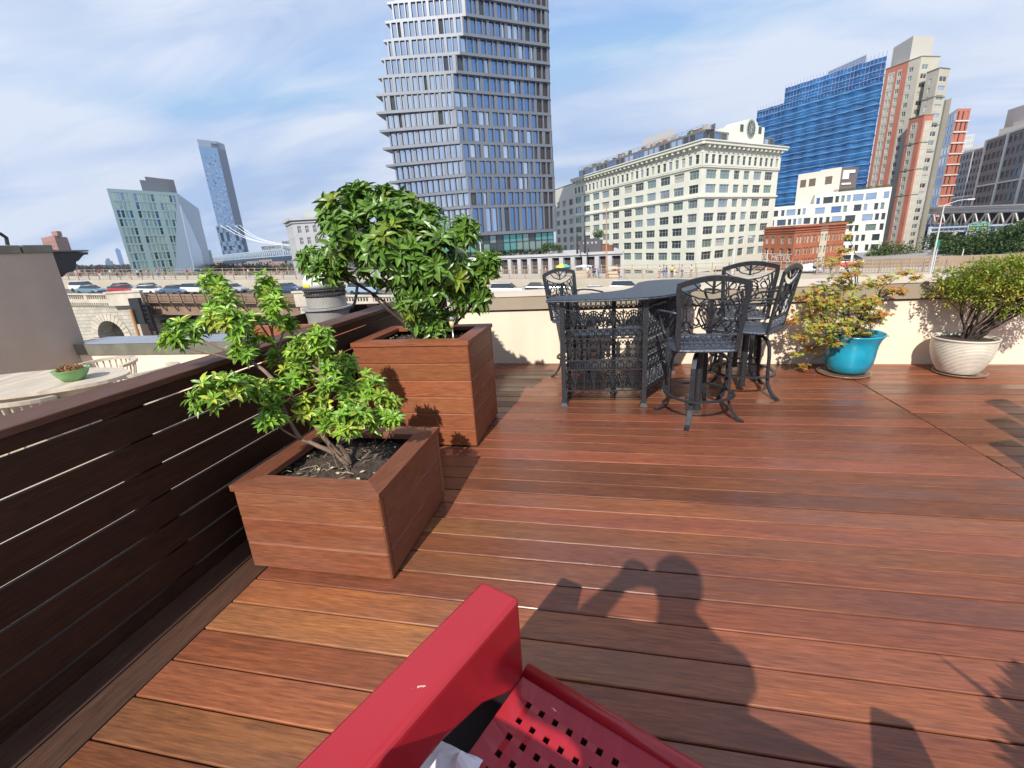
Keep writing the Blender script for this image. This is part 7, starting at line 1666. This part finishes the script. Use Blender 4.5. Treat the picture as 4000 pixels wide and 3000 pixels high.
def far_tower():
    z1 = PD(850, 578, 1250).z; C = V2(PD(848, 578, 1250)); A = V2(PD(776, 576, 1238)); B = V2(PD(878, 572, 1275)); t = empty('far_glass_tower', (C.x, C.y, -20), 0, 'very tall bluish glass tower far across the river, with dark right face and notched top', 'building'); off = t.location
    ml = mat('far_glass_lit', (.28, .40, .56), .18, metal=.6, col2=(.22, .36, .58), vscale=.02, detail=10); md_ = mat('far_glass_shaded', (.10, .13, .20), .35, metal=.3)  # lit and shaded faces coloured apart, shade put into the darker glass
    g, h = back(A, C, 45); b = MB(off)
    z0 = -20; b.quad((A.x,A.y,z0),(C.x,C.y,z0),(C.x,C.y,z1),(A.x,A.y,z1), 0); b.quad((C.x,C.y,z0),(B.x,B.y,z0),(B.x,B.y,z1),(C.x,C.y,z1), 1); h2 = B+(A-C); b.quad((B.x,B.y,z0),(h2.x,h2.y,z0),(h2.x,h2.y,z1),(B.x,B.y,z1), 1); b.quad((h2.x,h2.y,z0),(A.x,A.y,z0),(A.x,A.y,z1),(h2.x,h2.y,z1), 0); b.add([(p.x,p.y,z1) for p in (A, C, B, h2)], [(0,1,2,3)], 1)
    b.build('shaft', [ml, md_], t)
    e, f = (C-A), (B-C); q = MB(off); q.prism([tuple(v) for v in (A+e*.02, C-e*.30, C-e*.30+f, A+f)], z1+.01, z1+7.99); q.prism([tuple(v) for v in (C-e*.29+f*.5, C+f*.5, B, C-e*.29+f)], z1+.02, z1+7.98); q.prism([tuple(v) for v in (A, C, B, h2)], z1+8, z1+13); q.build('crown_band', mat('far_crown', (.30, .36, .44), .5), t)
    r = random.Random(5); q = MB(off); nn = Vector((e.y, -e.x)).normalized(); ee = e.normalized(); Lx = e.length
    for k in range(380):
        z = 20+(z1-30)*r.random()**1.4; u = Lx*r.random()*.96
        if r.random() < (z/z1)*.7: continue
        s = A+ee*u+nn*.05; q.obox((s.x, s.y, z), (ee.x*2.6, ee.y*2.6, 0), (nn.x*.2, nn.y*.2, 0), (0, 0, 2.3), k % 2)
    tag(q.build('window', [mat('far_pane_light', (.42, .52, .68), .3), mat('far_pane_dark', (.08, .16, .34), .3)], t), kind='stuff')
    q = MB(off); e2 = f.normalized(); n2 = Vector((e2.y, -e2.x))
    for k in range(48): z = 10+(z1-14)*k/48; s = C+n2*.02; q.obox((s.x, s.y, z), (f.x, f.y, 0), (n2.x*.3, n2.y*.3, 0), (0, 0, .7))
    q.build('floor_lines', mat('far_line', (.16, .20, .28), .5), t)
far_tower()
def suspension_bridge():
    t = empty('suspension_bridge', (0, 0, 0), 0, 'distant blue suspension bridge with white cables and truss deck crossing the river', 'bridge'); T0, T1 = PD(868, 985, 900), PD(955, 980, 880); zt = PD(868, 886, 900).z; t.location = (T0.x, T0.y, -20); off = t.location
    mb = mat('bridge_blue', (.10, .17, .27), .7); mw = mat('cable_white', (.80, .82, .85), .6); mtr = mat('truss_pale_blue', (.42, .50, .58), .7); w = Vector((T1.x-T0.x, T1.y-T0.y, 0)); W = w.length; e = w/W; n = Vector((e.y, -e.x, 0))
    q = MB(off)
    for u in (0, .26, .66, .9): q.obox(T0+e*(W*u)+Vector((0, 0, -20-T0.z)), e*(W*.10), -n*8, (0, 0, zt+18))
    for z in (zt-9, zt-30, 12): q.obox((T0.x, T0.y, z), w, -n*6, (0, 0, 7))
    for k in range(3): c = T0+e*(W*(.05+.45*k)); q.lathe([(.001, 4), (2.2, 2.5), (2.6, 0), (.001, 0)], 8, (c.x, c.y, zt-2))
    q.build('tower', mb, t)
    E0, E1 = PD(800, 1016, 1000), PD(1165, 983, 560)
    q = MB(off); d = E1-E0; up = Vector((0, 0, 1)); nn = Vector((d.y, -d.x, 0)).normalized(); q.obox(E0+up*-9, d, -nn*14, up*5.5); q.build('deck', mat('bridge_deck_blue', (.02, .04, .08), .8), t)
    q = MB(off); q.obox(E0+up*-3.4, d, -nn*1, up*1.0); q.obox(E0+up*4.5, d, -nn*1, up*.9); k = 60
    for i in range(k): a = E0+d*(i/k); c = E0+d*((i+.5)/k); g = E0+d*((i+1)/k); q.bar([a-up*3, c+up*4.8], .9, .6, nn); q.bar([c+up*4.8, g-up*3], .9, .6, nn)
    q.build('truss', mtr, t)
    for x, y, x2, y2 in ((861, 880, 1135, 962), (885, 881, 1137, 964), (918, 881, 1139, 958), (936, 880, 1141, 960)):
        a, c = PD(x, y, 890), PD(x2, y2, 560); pts = []
        for i in range(17): u = i/16; p = a.lerp(c, u); p.z -= 9*math.sin(math.pi*u)*(1-.35*u); pts.append(p)
        q = MB(off); q.tube(pts, .40, 5); q.build('cable', mw, t)
    for k in range(6):
        q = MB(off); p = E0+d*(.12+.15*k); q.box(p.x-4, p.x+4, p.y-4, p.y+4, -19.9, p.z-9); q.build('pier', mb, t) if k % 2 else None
suspension_bridge()
def loft():
    C = PD(1136, 850, 180); z1 = C.z; A, C2, B = V2(PD(1114, 872, 196)), V2(C), V2(PD(1330, 850, 176)); t = empty('grey_loft_building', (C.x, C.y, -20), 0, 'pale grey loft building with small cornice partly hidden behind the glossy shrub', 'building'); off = t.location
    Mw = mat('loft_grey', (.42, .43, .45), .8, var=.06, vscale=.3); b = MB(off); rows = []; z = z1-5.2
    while z > -16: rows.append((z, z+2.3)); z -= 3.8
    L, L2 = (C2-A).length, (B-C2).length; sp = facade(b, A, C2, -20, z1-1, regular(L, 5, .3), rows[::-1], .3); sp += facade(b, C2, B, -20, z1-1, regular(L2, 6, .46, .8, .2), rows[::-1], .3); closed(b, [A, C2, B, B+V2((-3, 20)), A+V2((0, 20))], -20, z1-1, 2); b.build('wall', Mw, t)
    windows(t, sp, [G_dark, G_green], mat('frame_white', (.6, .6, .58), .6), 2, 1, .1, 8)
    for z_, h_, d in ((z1-1, .9, 1.0), (z1-1.9, .4, .4), (z1-14, .35, .3)):
        q = MB(off)
        for k, (P_, Q_) in enumerate(((A, C2), (C2, B))): e = (Q_-P_).normalized(); nn = Vector((e.y, -e.x)); x = d*.8; q.prism([tuple(v) for v in (P_, Q_+e*(x if k == 0 else 0), Q_+e*(x if k == 0 else 0)+nn*d, P_-e*(0 if k == 0 else x)+nn*d)], z_+.003*k, z_+h_+.003*k)
        q.build('cornice', Mw, t)
    a, c = V2(PD(1188, 826, 186)), V2(PD(1300, 826, 184)); q = MB(off); g = back(a, c, 8); q.prism([tuple(v) for v in (a, c, g[0], g[1])], z1-1, PD(1188, 826, 186).z); q.build('penthouse', mat('penthouse_pale', (.42, .45, .44), .6), t)
loft()
def brick_left():
    t = empty('distant_brick_tower', (0, 0, 0), 0, 'reddish brown apartment tower far away behind the black cornice', 'building'); A, C, B = V2(PD(157, 924, 640)), V2(PD(205, 905, 600)), V2(PD(262, 925, 640)); t.location = (C.x, C.y, -20); off = t.location
    b = MB(off); z1 = PD(205, 922, 610).z; mb = mat('distant_brick', (.34, .17, .14), .9, var=.06, vscale=.05); sp = []; rows = rowsf(-8, 14, 3.6, 1.6)
    for P_, Q_ in ((A, C), (C, B)): sp += facade(b, P_, Q_, -20, z1, regular((Q_-P_).length, 8, .4), [r for r in rows if r[1] < z1-1], .2)
    h = B+(A-C); closed(b, [A, C, B, h], -20, z1, 2); b.build('wall', mb, t); windows(t, sp, [mat('distant_window', (.22, .13, .13), .5)], mb, 0, 0, .1, 2)
    a, c, g = V2(PD(199, 905, 615)), V2(PD(220, 903, 606)), V2(PD(240, 908, 615)); q = MB(off); q.prism([tuple(v) for v in (a, c, g, g+(a-c))], z1, PD(199, 904, 612).z); q.build('bulkhead', mb, t)
brick_left()
for px0, px1, py, D_, col, nm, lab in ((449, 469, 975, 2400, (.13, .26, .48), 'slim_blue_tower', 'slim plain blue tower on the horizon left of the green glass block'), (409, 440, 1020, 2300, (.12, .20, .33), 'blue_domed_building', 'squat dark blue building with small cap on the skyline')):
    A = PD(px0, py, D_); B = PD(px1, py+1, D_); t = empty(nm, (A.x, A.y, -20), 0, lab, 'building'); g = back(V2(A), V2(B), 60); q = MB(t.location); q.prism([tuple(v) for v in (V2(A), V2(B), g[0], g[1])], -19.9, A.z); q.build('shaft', mat('far_blue_%d' % px0, col, .6), t)
    q = MB(t.location); m0 = V2(A).lerp(V2(B), .2); m1 = V2(A).lerp(V2(B), .7); g = back(m0, m1, 30); q.prism([tuple(v) for v in (m0, m1, g[0], g[1])], A.z, A.z+(9 if px0 < 420 else 5)); q.build('cap', mat('far_blue_%d' % px0, col, .6), t)
r = random.Random(77); tones = [((.30,.20,.17), 'brown'), ((.36,.28,.24), 'tan'), ((.25,.26,.28), 'grey'), ((.38,.24,.20), 'pinkish'), ((.30,.31,.26), 'olive')]
spots = [(290,335,1046,1500,0,'far left of the dark blue capped building'),(338,372,1041,1700,3,'left of the dark blue capped building, the widest'),(374,402,1046,1500,2,'touching the dark blue capped building'),(442,470,1044,1400,1,'right of the dark blue capped building'),(470,500,1038,1600,4,'under the slim blue tower'),
         (826,870,1022,700,3,'between the glass block and the far tower'),(838,905,1038,420,1,'below the left end of the suspension bridge'),(905,960,1032,500,0,'below the suspension bridge tower'),(962,1010,1022,520,4,'below the middle of the suspension span'),(1010,1062,1016,480,1,'below the right half of the suspension span'),(1062,1112,1024,430,3,'left of the grey loft building at ground level'),(1100,1135,942,760,2,'rising just above the span left of the grey loft'),(972,1020,988,950,0,'on the far bank behind the span'),(1020,1098,962,900,2,'pale on the far bank behind the span, the widest')]
for i, (a, c, y, D_, k, where) in enumerate(spots):
    col, cn = tones[k]; A, B = PD(a, y, D_), PD(c, y, D_); t = empty('skyline_building', (A.x, A.y, -20), 0, f'low {cn} building {where}', 'building', 'distant low buildings along the skyline'); g = back(V2(A), V2(B), 25); b = MB(t.location); L = (V2(B)-V2(A)).length; z1 = A.z
    n_ = max(3, int(L/5)); rows = []; z = z1-3.4
    while z > max(-12, z1-26): rows.append((z, z+1.7)); z -= 3.4
    if rows and D_ < 1000:
        sp = facade(b, V2(A), V2(B), -20, z1, regular(L, min(n_, 14), .45), rows[::-1], .2); closed(b, [V2(A), V2(B), g[0], g[1]], -20, z1, 1); b.build('wall', mat('skyline_'+cn, col, .9, var=.1, vscale=.05), t); windows(t, sp, [G_dark, G_blind], mat('skyline_'+cn, col), 0, 0, .1, i, limit=30)
    else: b.prism([tuple(v) for v in (V2(A), V2(B), g[0], g[1])], -20, z1); m0, m1 = V2(A).lerp(V2(B), .3), V2(A).lerp(V2(B), .6); g = back(m0, m1, 10); b.prism([tuple(v) for v in (m0, m1, g[0], g[1])], z1, z1+4); b.build('wall', mat('skyline_'+cn, col, .9, var=.1, vscale=.05), t)
for i, (a, c, y, D_) in enumerate(((250, 420, 1052, 900), (420, 520, 1050, 900), (815, 1140, 1046, 300))):
    k = 12; lob = [cr(a+(c-a)*j/(k-1), y+4, D_, (D_*.018, 8, D_*.0035+1.2)) for j in range(k)]
    o_lab = ('far shore trees as a mass left of the glass block', 'far shore trees under the slim blue tower', 'band of trees below the suspension bridge')[i]
    leafy('far_trees', lob, o_lab, 'trees', (.12, .13, .07), (.16, .12, .09), D_*.006, 1200, 60+i)

# thin air between here and the far bank
hz = MB(); hz.box(-1600, 700, -60, 2900, -21, 330); ho = hz.build('haze', None); ho.data.materials.clear()
hm = bpy.data.materials.new('haze_air'); hm.use_nodes = True; hn = hm.node_tree; hn.nodes.clear(); ho_ = hn.nodes.new('ShaderNodeOutputMaterial'); pv = hn.nodes.new('ShaderNodeVolumePrincipled')
pv.inputs['Color'].default_value = (.72, .83, 1.0, 1); pv.inputs['Density'].default_value = 0.00016; pv.inputs['Anisotropy'].default_value = .2; hn.links.new(pv.outputs[0], ho_.inputs['Volume']); ho.data.materials.append(hm); tag(ho, kind='stuff')
